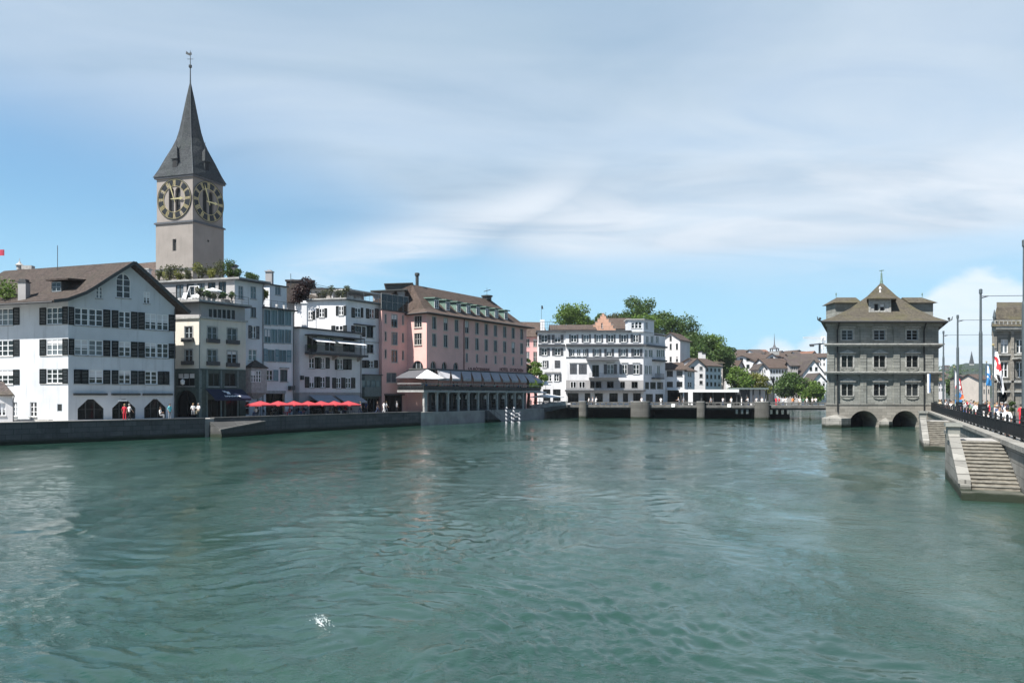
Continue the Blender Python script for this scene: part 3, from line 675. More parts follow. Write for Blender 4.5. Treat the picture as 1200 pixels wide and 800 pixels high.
q = MB(); q.hexa([DP(-1.3, -6.3, 1.66), DP(2.6, -6.3, 1.66), DP(2.2, .5, 1.25), DP(-1.0, .5, 1.25), DP(-1.3, -6.3, 1.86), DP(2.6, -6.3, 1.86), DP(2.2, .5, 1.42), DP(-1.0, .5, 1.42)]); b.part(q, 'dormer_roof', TILEA, rf)
q = MB()
for s_ in (-1, 1):
    for zz in (0, 1): q.hexa([DP(s_ * .31 - .27, .03, .2 + zz * .46), DP(s_ * .31 + .27, .03, .2 + zz * .46), DP(s_ * .31 + .27, .05, .2 + zz * .46), DP(s_ * .31 - .27, .05, .2 + zz * .46), DP(s_ * .31 - .27, .03, .6 + zz * .46), DP(s_ * .31 + .27, .03, .6 + zz * .46), DP(s_ * .31 + .27, .05, .6 + zz * .46), DP(s_ * .31 - .27, .05, .6 + zz * .46)])
b.part(q, 'pane', GLASS, rf)
q = MB(); q.hexa([DP(-.62, .0, .12), DP(.62, .0, .12), DP(.62, .04, .12), DP(-.62, .04, .12), DP(-.62, 0, 1.16), DP(.62, 0, 1.16), DP(.62, .04, 1.16), DP(-.62, .04, 1.16)]); b.part(q, 'window_frame', FRAMEG, rf)
cp = onroof(27.5, 350); q = MB(); q.box(cp.x - .42, cp.x + .42, cp.y - .3, cp.y + .5, cp.z - .6, cp.z + 1.75); ch = b.part(q, 'chimney', GREYW, rf)
q = MB(); q.box(cp.x - .5, cp.x + .5, cp.y - .38, cp.y + .58, cp.z + 1.752, cp.z + 1.86); q.box(cp.x - .36, cp.x + .36, cp.y - .25, cp.y + .45, cp.z + 1.862, cp.z + 2.1); b.part(q, 'chimney_cap', TRIMD, rf)
q = MB(); ap = roofpt(fr.u(149) - .6, 9.4); q.bar(ap, (ap[0], ap[1], ap[2] + 2.8), .05); b.part(q, 'aerial', IRON)
b.finish(.14)
plant('roof_shrub', 'bushy green shrub on the roof terrace at the far left edge', gx(8, 84), 84.0, gz(357, 84), 2.7, 3.0, LEAF, 3, 900, .12, cat='shrub')

# small hut at the far left edge
h0 = P2(-30, 76.5); h1 = P2(15, 77.5)
b = Bld('quay_hut', 'small low hut with dark hipped roof at the left edge below the white house', 'hut', (h1[0], h1[1], GZL), PALE)
f = b.f(h0, h1, GZL - .1, gz(463, 77)); b.win(f, -3, 6.5, 472, 487, 2, 2, 3, sill=.06); h2 = (h1[0] * 1.045, h1[1] * 1.045); f2 = b.f(h1, h2, GZL - .1, gz(463, 77)); b.plain(h2, (h0[0], h2[1]), GZL, gz(463, 77)); b.finish()
ze = gz(463, 77); q = MB(); x0, x1, y0, y1 = h0[0] - .4, h1[0] + .45, h1[1] - .5, h1[1] + 4.0
xb = x1 * (y1 / y0)
q.add([(x0, y0, ze - .08), (x1, y0, ze - .08), (xb, y1, ze - .08), (x0 - 3, y1, ze - .08), (x1 - 2.6, (y0 + y1) / 2, ze + 1.45), (x0 - 1.5, (y0 + y1) / 2, ze + 1.45), (x0, y0, ze + .08), (x1, y0, ze + .08), (xb, y1, ze + .08), (x0 - 3, y1, ze + .08)], [(3, 2, 1, 0), (0, 1, 7, 6), (1, 2, 8, 7), (2, 3, 9, 8), (6, 7, 4, 5), (7, 8, 4), (8, 9, 5, 4), (3, 0, 6, 5, 9)])
rf = b.part(q, 'roof', TILED); q = MB(); q.tube([(x1, y0 + .05, ze - .02), (h1[0] + .08, h1[1] - .05, ze - .45), (h1[0] + .08, h1[1] - .05, GZL)], .05, 6); b.part(q, 'drainpipe', TRIMD)

# ---- B: cream house with green shopfront
B0 = P2(234, 92); B1 = along(B0, 35, 288); BL = step(B0, DL, 6.2)
zat = gz(353.5, 92); zco = gz(373, 92); zsh = gz(431.5, 92)
b = Bld('cream_house', 'narrow cream corner house with dark green shopfront and navy awning', 'house', (B0[0], B0[1], GZL), CREAM); b.frame = FRAMED; b.sillm = TRIM
fr = b.f(B0, B1, zsh, zco); sd = b.f(BL, B0, zsh, zco)
for (x0, x1) in ((243.2, 254.4), (266.3, 277.6)):
    for ya, yb, dy in ((383, 398.5, .0), (409.5, 425, .0)):
        oy = 1.6 if x0 > 260 else 0
        b.win(fr, x0, x1, ya + oy, yb + oy, None, 2, 2, sill=.1, frame=FRAMEG, trim=.1, depth=.15)
        b.fb(fr, x0 - 1.6, x1 + 1.6, yb + oy - 1.5, yb + oy + 3.2, .02, .38, (x0 + x1) / 2, 'flower_box', TRIMD)
for ya, yb in ((382.5, 397.5), (409.3, 424.5)):
    b.win(sd, 216.6, 225.6, ya, yb, None, 2, 2, frame=FRAMEG, trim=.1, depth=.15); b.fb(sd, 214.6, 227.4, yb - 1.6, yb + 3, .02, .38, 221, 'flower_box', TRIMD)
BB0, BB1 = step(B1, DL, 6.2), BL; b.plain(B1, BB0, GZL, zco); b.plain(BB0, BL, GZL, zco)
def ring(poly, k):   # grow a convex polygon by k metres
    n = len(poly); cx = sum(p[0] for p in poly) / n; cy = sum(p[1] for p in poly) / n
    return [(p[0] + (p[0] - cx) / math.hypot(p[0] - cx, p[1] - cy) * k, p[1] + (p[1] - cy) / math.hypot(p[0] - cx, p[1] - cy) * k) for p in poly]
fp = [BL, B0, B1, BB0]
b.part(MB().prism(ring(fp, .28), zco + .003, zco + .26), 'cornice', TRIM)
# attic storey in greyer render
fa = Fac(fr.xy(.05, -.18), fr.xy(fr.L, -.18), zco + .26, zat); fs_ = Fac(sd.xy(-.5, -.2), sd.xy(sd.L - .05, -.2), zco + .26, zat)
for i in range(6): b.win(fa, 244.7 + i * 5.35, 248.6 + i * 5.35, 362 + i * .25, 376 + i * .15, None, 1, 1, sill=0, depth=.14, fw=.05, glass=GLASSD)
mb = MB(); fa.skin(mb, .16); fs_.skin(mb); b.part(mb, 'attic_wall', GREYW)
b.part(MB().prism(ring(fp, .75), zat + .003, zat + .22), 'roof', CONC)
q = MB(); q.prism(ring(fp, .80), zat - .12, zat); b.part(q, 'gutter', TRIMD)
# shopfront
gf = b.f(fr.xy(0, .0), fr.xy(fr.L, 0), GZL, zsh - .01); 
mb = MB(); b.fac.pop()
for a_, c_ in ((244.6, 257), (263.2, 276.2)): b.win(gf, a_, c_, 437, 452.5, None, 2, 1, sill=.05, frame=FRAMED, glass=GLASSD, depth=.15)
b.win(gf, 241.5, 263, 468, 488.5, None, 3, 1, sill=0, frame=BLACK, glass=GLASSD, depth=.3, name='shop_window'); b.win(gf, 265, 281, 468, 488, None, 2, 1, sill=0, frame=BLACK, glass=GLASSD, depth=.3, name='shop_window')
gs = Fac(sd.xy(0, 0), sd.xy(sd.L, 0), GZL, zsh - .01)
b.win(gs, 208, 228, 437, 452, None, 3, 1, sill=.1, frame=FRAMED, glass=GLASSD, depth=.15); b.win(gs, 206, 230, 457, 490.5, None, 2, 1, arch=1.4, sill=0, frame=BLACK, glass=GLASSD, depth=.4, name='shop_door')
gf.skin(mb, .3); gs.skin(mb, .4); b.part(mb, 'shopfront', GREENP)
b.band(fr, 234.2, 287, 431.8, 433.4, 240, .16, GREENP, 'shop_cornice'); b.band(gf, 234.2, 285, 454, 455.4, 240, .14, GREENP, 'shop_cornice')
q = MB()
for a_ in (235, 242.4, 259, 278.5): q.fbox(gf, gf.u(a_) - .1, gf.u(a_) + .1, GZL, zsh, .004, .09)
b.part(q, 'pilaster', OXID)
u0, u1, zt, zb = gf.u(240), gf.u(283), gf.z(240, 455.5), gf.z(246, 466.5)
q = MB(); q.hexa([gf.pt(u0, zt - .06, .15), gf.pt(u1, zt - .06, .15), gf.pt(u1, zt, .15), gf.pt(u0, zt, .15), gf.pt(u0, zb - .04, 2.0), gf.pt(u1, zb - .04, 2.0), gf.pt(u1, zb, 2.0), gf.pt(u0, zb, 2.0)])
q.hexa([gf.pt(u0, zb - .28, 1.97), gf.pt(u1, zb - .28, 1.97), gf.pt(u1, zb - .28, 2.0), gf.pt(u0, zb - .28, 2.0), gf.pt(u0, zb - .02, 1.97), gf.pt(u1, zb - .02, 1.97), gf.pt(u1, zb - .02, 2.0), gf.pt(u0, zb - .02, 2.0)])
aw = b.part(q, 'awning', NAVY)
def awpt(u, k, d=.012): return gf.pt(u, zt + (zb - zt) * k + d * .7, .15 + 1.85 * k + d)
q = MB(); um = u0 + (u1 - u0) * .47
def stroke(pts, w_=.07):
    for (a1, k1), (a2, k2) in zip(pts[:-1], pts[1:]):
        q.hexa([awpt(a1, k1 - w_ / 2), awpt(a2, k2 - w_ / 2), awpt(a2, k2 + w_ / 2), awpt(a1, k1 + w_ / 2), awpt(a1, k1 - w_ / 2, .025), awpt(a2, k2 - w_ / 2, .025), awpt(a2, k2 + w_ / 2, .025), awpt(a1, k1 + w_ / 2, .025)])
stroke([(um - .35, .30), (um - .1, .28), (um + .05, .36), (um + .4, .36)], .16); stroke([(um - .4, .2), (um - .25, .32)], .08); stroke([(um - .1, .5), (um + .35, .5)], .12)
x_ = um - .75
for i in range(13):
    w_ = .08 + .05 * ((i * 7) % 3); stroke([(x_, .78), (x_ + w_, .78 + .02 * ((i % 2) * 2 - 1))], .10 + .05 * ((i * 5) % 3 == 0)); x_ += w_ + .045
b.part(q, 'awning_emblem', SIGNW, aw)
q = MB(); q.tube([sd.pt(sd.L + .06, zco, .1), sd.pt(sd.L + .06, GZL, .1)], .06, 6); b.part(q, 'drainpipe', OXID)
q = MB(); q.bar(gs.pt(gs.u(221), gs.z(221, 443), .1), gs.pt(gs.u(219), gs.z(219, 443), .7), .05); q.lathe(*gs.pt(gs.u(219), 0, .7)[:2], [(.02, gs.z(219, 444)), (.28, gs.z(219, 446)), (.22, gs.z(219, 450)), (.03, gs.z(219, 451))], 8); b.part(q, 'lantern', LAMPW)
q = MB(); pz = zat + .22; o4 = ring(fp, .35); railing(q, o4[1], o4[2], pz, .95, .9, .022, 2); railing(q, o4[0], o4[1], pz, .95, .9, .022, 2); b.part(q, 'terrace_railing', IRON)
b.finish(.16)
BR = (fr, sd, zat + .22)

# ---- C + D: tall white house with oriel and teal windows
C0 = P2(275, 97.5); C1 = along(C0, 33, 309); D1 = along(C1, 33, 344.5)
zc0 = gz(327, 97.5)
b = Bld('tall_white_house', 'tall white house with oriel bay and overgrown flat roof beside the cream house', 'house', (C0[0], C0[1], GZL), WHITE2); b.sh = SHLG; b.frame = FRAMEG
fr = b.f(C0, C1, GZL, zc0); CL = step(C0, -74, 12.5); sd = Fac(CL, C0, 10, zc0)
b.win(fr, 279.5, 285.3, 335, 350, None, 2, 3, frame=FRAMEG, glass=GLASST); b.win(fr, 293.5, 300.2, 335.5, 350, None, 2, 2, glass=GLASST, depth=.12); b.win(fr, 293.6, 300.3, 360, 371.8, None, 2, 1, frame=FRAMED)
b.win(fr, 294.6, 300.2, 382, 396.5, None, 2, 2, shut='lr', frame=FRAMEW); b.win(fr, 291.5, 301.2, 409.3, 422.3, None, 2, 2, frame=FRAMEW, glass=GLASST)
b.win(fr, 301, 304.5, 466, 486, None, 1, 2, frame=FRAMEW, name='door', sill=0); b.win(fr, 287.5, 293, 470, 486, None, 1, 2, frame=FRAMEW, sill=0, name='shop_window')
b.plain(C1, step(C1, -74, 12.5), 10, zc0); b.plain(step(C1, -74, 12.5), CL, GZL, zc0)
for i in range(5): b.win(sd, 206 + i * 12.5, 215 + i * 12.5, 333.5 - i * .9, 350, None, 2, 1, frame=FRAMED, glass=GLASS, sill=0, depth=.15, name='terrace_window')
mb = MB(); sd.skin(mb, .2); b.part(mb, 'terrace_wall', GREYW)  # grey render here carries the shade of this set-back wall
b.part(MB().prism(ring([CL, C0, C1, step(C1, -74, 12.5)], .95), zc0 + .003, zc0 + .2), 'roof', CONC)
b.part(MB().prism(ring([CL, C0, C1, step(C1, -74, 12.5)], 1.0), zc0 - .12, zc0), 'gutter', TRIMD)
# oriel
ou0, ou1 = fr.u(289.5), fr.u(307.5); oz0, oz1 = fr.z(298, 459), fr.z(298, 431.5)
of = Fac(fr.xy(ou0, .9), fr.xy(ou1, .9), oz0, oz1); ol = Fac(fr.xy(ou0 - .25, 0), fr.xy(ou0, .9), oz0, oz1); orr = Fac(fr.xy(ou1, .9), fr.xy(ou1 + .25, 0), oz0, oz1)
orl = MB(); 
for a_, c_ in ((294, 299.3), (300, 305.6)): b.win(of, a_, c_, 434.5, 447.5, None, 2, 3, sill=0, depth=.08, frame=FRAMEW, fw=.05)
of.skin(orl, .1); ol.skin(orl); orr.skin(orl); pts = [ol.P0, of.P0, of.P1, orr.P1]; orl.prism(pts, oz0 - .12, oz0)
orl.add([(p[0], p[1], oz0 - .12) for p in pts] + [fr.pt((ou0 + ou1) / 2 - .3, oz0 - .95, .15), fr.pt((ou0 + ou1) / 2 + .3, oz0 - .95, .15)], [(0, 1, 4), (1, 2, 5, 4), (2, 3, 5)])
on = b.part(orl, 'oriel', TRIM)
q = MB(); pp = ring(pts, .22); zt = oz1 + 1.15; q.add([(p[0], p[1], oz1) for p in pp] + [(p[0], p[1], oz1 + .1) for p in pp] + [fr.pt((ou0 + ou1) / 2, zt, .05)], [(0, 1, 2, 3), (0, 4, 5, 1), (1, 5, 6, 2), (2, 6, 7, 3), (4, 8, 5), (5, 8, 6), (6, 8, 7), (7, 8, 4)]); b.part(q, 'oriel_roof', TILED, on)
b.finish(.14); CR = (fr, sd, zc0 + .2)

b = Bld('teal_window_house', 'white house with wide teal glazed windows and a planted roof terrace', 'house', (C1[0], C1[1], GZL), WHITE); b.sh = SHT; b.frame = SHT; b.glass = GLASST
zd = gz(361, along(C0, 33, 309)[1]); fr = b.f(C1, D1, GZL, zd); DB = step(D1, DL, 10); b.plain(D1, DB, GZL, zd); b.plain(DB, step(C1, DL, 10), GZL, zd); b.plain(step(C1, DL, 10), C1, 8, zd)
for i, (ya, yb) in enumerate(((362.8, 380.6), (385.3, 401.6))):
    for j in range(4): b.win(fr, 309.6 + j * 8, 317 + j * 8, ya + j * .3, yb + j * .15, None, 2, 1, sill=.03, depth=.06, fw=.09)
b.win(fr, 313.4, 322, 409.6, 423.3, None, 2, 1, shut='', depth=.1); b.win(fr, 327, 335.6, 410, 423.6, None, 2, 1, depth=.1)
for a_, c_ in ((309, 313), (322.4, 326.6), (336, 341)): b.shut(fr, a_, c_, 409.3, 424, 325)
b.win(fr, 312.5, 320, 433.6, 445.8, None, 2, 2, frame=FRAMEW, glass=GLASS); b.shut(fr, 320.4, 325.8, 433.3, 446.5, 323); b.shut(fr, 309.3, 312.2, 433.3, 446.5, 323); b.win(fr, 328.4, 337, 433, 446.8, None, 2, 1, frame=SHLG); b.band(fr, 327.5, 338.5, 430.4, 432, 333, .12)
b.win(fr, 311.6, 334, 461, 487, None, 2, 1, frame=BLACK, glass=GLASSD, sill=0, depth=.6, name='shop_window'); b.fb(fr, 311.2, 334.6, 457.6, 461, .004, .1, 322, 'fascia', TRIM)
b.fb(fr, 337, 341.8, 452, 457, .1, .7, 340, 'wall_lantern', IRON)
b.part(MB().prism(ring([C1, D1, DB, step(C1, DL, 10)], .55), zd + .003, zd + .18), 'roof', TRIMD)
pa = along(step(C1, DL, 3.2), 33, 316); pb = along(pa, 33, 336); zt = gz(334, pa[1]); fp_ = Fac(pa, pb, zd + .18, zt); b.win(fp_, 322.5, 329, 335.5, 345.5, None, 2, 1, frame=FRAMEG, sill=.03)
mb = MB(); fp_.skin(mb); pc, pd = step(pb, DL, 4), step(pa, DL, 4)
for a_, c_ in ((pb, pc), (pc, pd), (pd, pa)): Fac(a_, c_, zd + .18, zt).skin(mb)
b.part(mb, 'penthouse', WHITE2); b.part(MB().prism(ring([pa, pb, pc, pd], .3), zt + .003, zt + .16), 'penthouse_roof', TRIMD)
cx, cy = fp_.pt(fp_.u(327), 0, -2)[:2]; q = MB(); q.box(cx - .45, cx + .45, cy - .4, cy + .4, zt, gz(319, cy)); q.box(cx - .55, cx + .55, cy - .5, cy + .5, gz(319, cy) + .002, gz(318, cy)); q.box(cx - .25, cx + .25, cy - .25, cy + .25, gz(318, cy), gz(316.5, cy)); b.part(q, 'chimney', GREYW)
q = MB(); o4 = ring([C1, D1, DB, step(C1, DL, 10)], .3); railing(q, o4[0], o4[1], zd + .18, .9, .9, .02, 2); b.part(q, 'terrace_railing', IRON)
b.finish(.12); DR = (fr, zd + .18)

# ---- E: low white house with balcony
E0 = P2(351, 106.5); E1 = along(E0, 31, 424); ze = gz(384.5, 106.5)
b = Bld('balcony_house', 'low white house with an awning-covered balcony above the cafe', 'house', (E0[0], E0[1], GZL), PALE); b.frame = FRAMEW; b.sh = SHG
zgf = gz(460, 106.5); fr = b.f(E0, E1, zgf, ze); sd = b.f(step(E0, DL, 7), E0, zgf, ze); EB = step(E1, DL, 7); b.plain(E1, EB, GZL, ze)
gf = Fac(E0, E1, GZL, zgf - .01); gs = Fac(step(E0, DL, 7), E0, GZL, zgf - .01)
rows = ((419.3, 431.5), (441.6, 454))
for ya, yb in rows:
    o = (0, .5, 1.1)
    if ya < 430:
        for a_, c_ in ((362, 368.5), (376, 380)): b.win(fr, a_, c_, ya, yb, None, 2, 2, depth=.1)
        for a_, c_ in ((368.8, 372.2), (372.4, 375.6), (381.5, 386)): b.shut(fr, a_, c_, ya - .3, yb + .3, None)
        b.win(fr, 395.5, 401.5, ya + 1.5, yb + 1.3, None, 2, 2, depth=.1)
        for a_, c_ in ((392.3, 395.2), (402, 406.6), (407, 411.8)): b.shut(fr, a_, c_, ya + 1.3, yb + 1.6, None)
    else:
        for a_, c_ in ((362.4, 368), (375.4, 381)): b.win(fr, a_, c_, ya, yb, None, 2, 2, depth=.1)
        for a_, c_ in ((357.2, 362.2), (368.3, 371.8), (372, 375.2), (381.4, 386)): b.shut(fr, a_, c_, ya - .3, yb + .2, None)
        for a_, c_ in ((394, 399.4), (405, 411)): b.win(fr, a_, c_, ya + 1, yb + .6, None, 2, 2, depth=.1)
        for a_, c_ in ((389.2, 393.7), (399.8, 404.6), (411.4, 416)): b.shut(fr, a_, c_, ya + .8, yb + .8, None)
for a_, c_ in ((363, 381), (390.5, 407)): b.win(gf, a_, c_, 469, 485, None, 3, 1, frame=BLACK, glass=GLASSD, sill=0, depth=.3, name='shop_window')
mb = MB(); gf.skin(mb, .3); gs.skin(mb); b.part(mb, 'ground_floor_wall', GREYW)
b.part(MB().prism(ring([step(E0, DL, 7), E0, E1, EB], .35), ze + .003, ze + .22), 'roof', TRIMD); b.band(fr, 351.3, 423, 459.4, 460.8, 355, .08)
# balcony
u0, u1 = fr.u(357), fr.u(423); zf = fr.z(360, 412.6); 
b.win(fr, 360, 372, 394, 411, None, 2, 1, frame=BLACK, glass=GLASSD, sill=0); b.win(fr, 381, 393, 395.5, 411.5, None, 2, 1, frame=FRAMEW, sill=0); b.win(fr, 402, 416, 396.5, 412.2, None, 2, 1, frame=BLACK, glass=GLASSD, sill=0)
q = MB(); q.fbox(fr, u0, u1, zf - .3, zf, .002, 1.5); bal = b.part(q, 'balcony', TRIMD)
q = MB()
for uu in (u0 + .8, (u0 + u1) / 2 - .4, u1 - .9): q.hexa([fr.pt(uu, zf - .95, .002), fr.pt(uu + .25, zf - .95, .002), fr.pt(uu + .25, zf - .95, .15), fr.pt(uu, zf - .95, .15), fr.pt(uu, zf - .3, .002), fr.pt(uu + .25, zf - .3, .002), fr.pt(uu + .25, zf - .3, 1.2), fr.pt(uu, zf - .3, 1.2)])
b.part(q, 'bracket', TRIM, bal)
q = MB(); railing(q, fr.xy(u0, 1.45), fr.xy(u1, 1.45), zf, 1.0, .16, .02, 0); railing(q, fr.xy(u0 + .02, .1), fr.xy(u0 + .02, 1.45), zf, 1.0, .16, .02, 0); b.part(q, 'railing', BLACK, bal)
q = MB()
for a_ in (357.5, 419): q.bar(fr.pt(fr.u(a_), zf, 1.4), fr.pt(fr.u(a_), fr.z(360, 393), 1.4), .07)
q.fbox(fr, u0, fr.u(419), fr.z(360, 393), fr.z(360, 391.8), .01, 1.5); b.part(q, 'canopy_frame', BLACK, bal)
for a_, c_ in ((360, 385), (386, 421)):
    ua, uc = fr.u(a_), fr.u(c_); zt, zb = fr.z(360, 394.6), fr.z(360, 400.4); q = MB()
    q.hexa([fr.pt(ua, zt - .04, .3), fr.pt(uc - .6, zt - .04, .3), fr.pt(uc - .6, zt, .3), fr.pt(ua, zt, .3), fr.pt(ua, zb - .04, 2.1), fr.pt(uc - .6, zb - .04, 2.1), fr.pt(uc - .6, zb, 2.1), fr.pt(ua, zb, 2.1)]); b.part(q, 'awning', WCAN, bal)
for a_, c_ in ((361.5, 390), (391.5, 421)):
    ua, uc = gf.u(a_), gf.u(c_) - .5; zt, zb = gf.z(365, 462.8), gf.z(365, 470.5); q = MB()
    q.hexa([gf.pt(ua, zt - .04, .1), gf.pt(uc, zt - .04, .1), gf.pt(uc, zt, .1), gf.pt(ua, zt, .1), gf.pt(ua, zb - .04, 2.0), gf.pt(uc, zb - .04, 2.0), gf.pt(uc, zb, 2.0), gf.pt(ua, zb, 2.0)])
    q.hexa([gf.pt(ua, zb - .22, 1.97), gf.pt(uc, zb - .22, 1.97), gf.pt(uc, zb - .22, 2.0), gf.pt(ua, zb - .22, 2.0), gf.pt(ua, zb - .02, 1.97), gf.pt(uc, zb - .02, 1.97), gf.pt(uc, zb - .02, 2.0), gf.pt(ua, zb - .02, 2.0)]); b.part(q, 'awning', GREYCAN)
b.fb(fr, 351.2, 353.5, 440, 445, .1, .5, 352, 'wall_lantern', IRON)
b.finish(.14); ER = (fr, zf)

# ---- F: tall white house behind, with the roof terrace
F0 = P2(405, 117.0); F1 = along(F0, 32, 448); zf_ = gz(350.5, 117)
b = Bld('roof_terrace_house', 'white corner house with roof terrace, squeezed between balcony house and pink hotel', 'house', (F0[0], F0[1], GZL), WHITE); b.sh = SHG; b.frame = FRAMEW
FL = step(F0, -76, 8.6); fr = b.f(F0, F1, gz(463, 120), zf_); sd = b.f(FL, F0, 6, zf_)
for i, (a_, c_, sl, sr) in enumerate(((416, 422.5, (411.8, 415.6), (422.8, 425.4)), (433, 438.5, (428.8, 432.6), (439, 443.4)))):
    b.win(fr, a_, c_, 361 + i, 371.5 + i, None, 2, 2, depth=.1); b.shut(fr, *sl, 360.6 + i, 372 + i); b.shut(fr, *sr, 360.6 + i, 372 + i)
b.win(fr, 416, 423.5, 382, 389, None, 2, 2, frame=FRAMED); b.shut(fr, 411.5, 415.5, 381.6, 389.6); b.shut(fr, 424.3, 428, 383, 394.5); b.win(fr, 429.5, 437.6, 382, 395.6, None, 2, 1, frame=BLACK, glass=GLASSD, name='balcony_door'); b.band(fr, 414, 438.5, 379.6, 381, 420, .3, TRIMD)
b.band(fr, 421, 448, 400.3, 401.3, 435, .06); b.win(fr, 430, 437.8, 403.5, 413.5, None, 2, 1, frame=SHGREY, glass=GLASSD)
b.win(fr, 432.5, 438, 422.5, 430.5, None, 2, 2); b.shut(fr, 423.5, 427.8, 422, 431); b.shut(fr, 428, 432.2, 422, 431); b.shut(fr, 438.4, 442.6, 422, 431)
for a_, c_ in ((374, 380), (397, 402.5)): b.win(sd, a_, c_, 361.5 - (a_ - 374) * .12, 371.5 - (a_ - 374) * .1, None, 2, 2, shut='lr', depth=.1)
b.win(sd, 361, 366, 364.8, 374, None, 2, 2, shut='r', depth=.1); b.win(sd, 393, 402, 381.5, 392, None, 2, 2, shut='lr', depth=.1)
FB = step(F1, -76, 8.6); b.plain(F1, FB, 6, zf_); b.plain(FB, FL, GZL, zf_)
b.part(MB().prism(ring([FL, F0, F1, FB], .55), zf_ + .003, zf_ + .2), 'roof', CONC); b.part(MB().prism(ring([FL, F0, F1, FB], .6), zf_ - .12, zf_), 'gutter', TRIMD)
sf = Fac(F0, F1, GZL, gz(463, 120) - .01); b.win(sf, 424, 446, 466.5, 484, None, 3, 1, frame=OXID, glass=GLASSD, sill=0, depth=.2, name='shop_window'); mb = MB(); sf.skin(mb, .2); b.part(mb, 'shopfront', GREENP)
ou0, ou1 = fr.u(423), fr.u(446.6); oz0, oz1 = fr.z(435, 463.6), fr.z(435, 440); of = Fac(fr.xy(ou0, .8), fr.xy(ou1, .8), oz0, oz1); mb = MB()
for i in range(4): b.win(of, 423.8 + i * 5.6, 428.8 + i * 5.6, 445, 453.6, None, 1, 1, sill=0, frame=OXID, glass=GLASST, depth=.06, fw=.05)
of.skin(mb, .1); Fac(fr.xy(ou0, 0), fr.xy(ou0, .8), oz0, oz1).skin(mb); Fac(fr.xy(ou1, .8), fr.xy(ou1, 0), oz0, oz1).skin(mb); mb.fbox(fr, ou0, ou1, oz0 - .1, oz0, .003, .8); on = b.part(mb, 'oriel', OXID)
q = MB(); q.fbox(fr, ou0 - .15, ou1 + .2, oz1 + .003, oz1 + .18, .003, 1.0); b.part(q, 'oriel_roof', FRAMED, on)
zt = zf_ + .2; u0, u1 = fr.u(411), fr.u(447); q = MB(); zr = fr.z(430, 342.5)
for uu in (u0, (u0 + u1) / 2, u1): q.bar(fr.pt(uu, zt, -.6), fr.pt(uu, zr, -.6), .1); q.bar(fr.pt(uu, zt, -4), fr.pt(uu, zr, -4), .1)
q.fbox(fr, u0 - .4, u1 + .3, zr, zr + .16, -4.3, -.2); q.fbox(fr, u0 + .4, u1 + .2, zt, zr, -4.1, -3.9); b.part(q, 'pergola', PALE)
q = MB(); o4 = ring([FL, F0, F1, FB], .3); railing(q, o4[0], o4[1], zt, .9, .8, .02, 2); railing(q, o4[1], o4[2], zt, .9, .8, .02, 2); b.part(q, 'terrace_railing', IRON)
cp = P2(357.2, 112.5); q = MB(); q.box(cp[0] - .38, cp[0] + .38, cp[1] - .35, cp[1] + .35, gz(388, 112), gz(355.5, 112)); q.box(cp[0] - .5, cp[0] + .5, cp[1] - .47, cp[1] + .47, gz(355.5, 112) + .002, gz(354.2, 112)); q.box(cp[0] - .22, cp[0] + .22, cp[1] - .2, cp[1] + .2, gz(354.2, 112) + .002, gz(352, 112)); b.part(q, 'chimney', WHITE)
q = MB(); l0 = fr.pt(-5, zt, -5); q.bar((l0[0] - 1, l0[1], gz(340, 120)), (l0[0] - 1, l0[1], gz(326, 120)), .07); q.bar((l0[0] - 1, l0[1], gz(332, 120)), (gx(410, 122), 122, gz(342, 122)), .05); q.bar((l0[0] - 1, l0[1], gz(334, 120)), (gx(410, 122), 122, gz(344, 122)), .05); b.part(q, 'roof_rail', IRON)
b.finish(.12); FR = (fr, sd, zt)

# dark attic block between D and F
b = Bld('dark_attic', 'dark tiled attic with weathered brick chimney between the teal-windowed and roof-terrace houses', 'house', (gx(350, 122), 122, GZL), GREYW)
p0, p1 = P2(336, 122), P2(372, 123); z1 = gz(355, 122); fr = b.f(p0, p1, GZL, z1); p2, p3 = (p1[0], p1[1] + 8), (p0[0], p0[1] + 8); b.plain(p1, p2, GZL, z1); b.plain(p2, p3, GZL, z1); b.plain(p3, p0, GZL, z1); b.finish()
b.part(MB().add([(p0[0] - .3, p0[1] - .4, z1), (p1[0] + .3, p1[1] - .4, z1), (p2[0] + .3, p2[1], z1), (p3[0] - .3, p3[1], z1), (p0[0], p0[1] + 3.5, gz(338, 125)), (p1[0], p1[1] + 3.5, gz(347, 125))], [(0, 1, 5, 4), (1, 2, 5), (2, 3, 4, 5), (3, 0, 4), (3, 2, 1, 0)]), 'roof', TILED)
cx, cy = P2(345, 121.0); q = MB(); q.box(cx - 1.05, cx + 1.05, cy - .8, cy + .9, z1, gz(330.5, 121)); q.box(cx - 1.2, cx + 1.2, cy - .95, cy + 1.05, gz(330.5, 121) + .002, gz(328.6, 121)); b.part(q, 'chimney', TILED)
cx, cy = P2(385, 126); pb_ = Bld('grey_penthouse', 'pale penthouse block with flat roof behind the white roof-terrace house', 'house', (cx, cy, GZL), BEIGE); p0, p1 = P2(364, 126), P2(410, 127); z1 = gz(338.5, 126); f = pb_.f(p0, p1, GZL, z1); pb_.win(f, 377, 381, 341, 351, None, 1, 2); pb_.win(f, 387, 392, 341, 351, None, 2, 2)
p2, p3 = (p1[0], p1[1] + 7), (p0[0], p0[1] + 7); pb_.plain(p1, p2, GZL, z1); pb_.plain(p2, p3, GZL, z1); pb_.plain(p3, p0, GZL, z1); pb_.finish(); pb_.part(MB().prism(ring([p0, p1, p2, p3], .4), z1 + .003, z1 + .2), 'roof', TRIMD)
q = MB(); fx_ = P2(362, 128); fx2 = P2(369, 128)
for p in (fx_, fx2): q.bar((p[0], p[1], z1), (p[0], p[1], gz(328, 128)), .08)
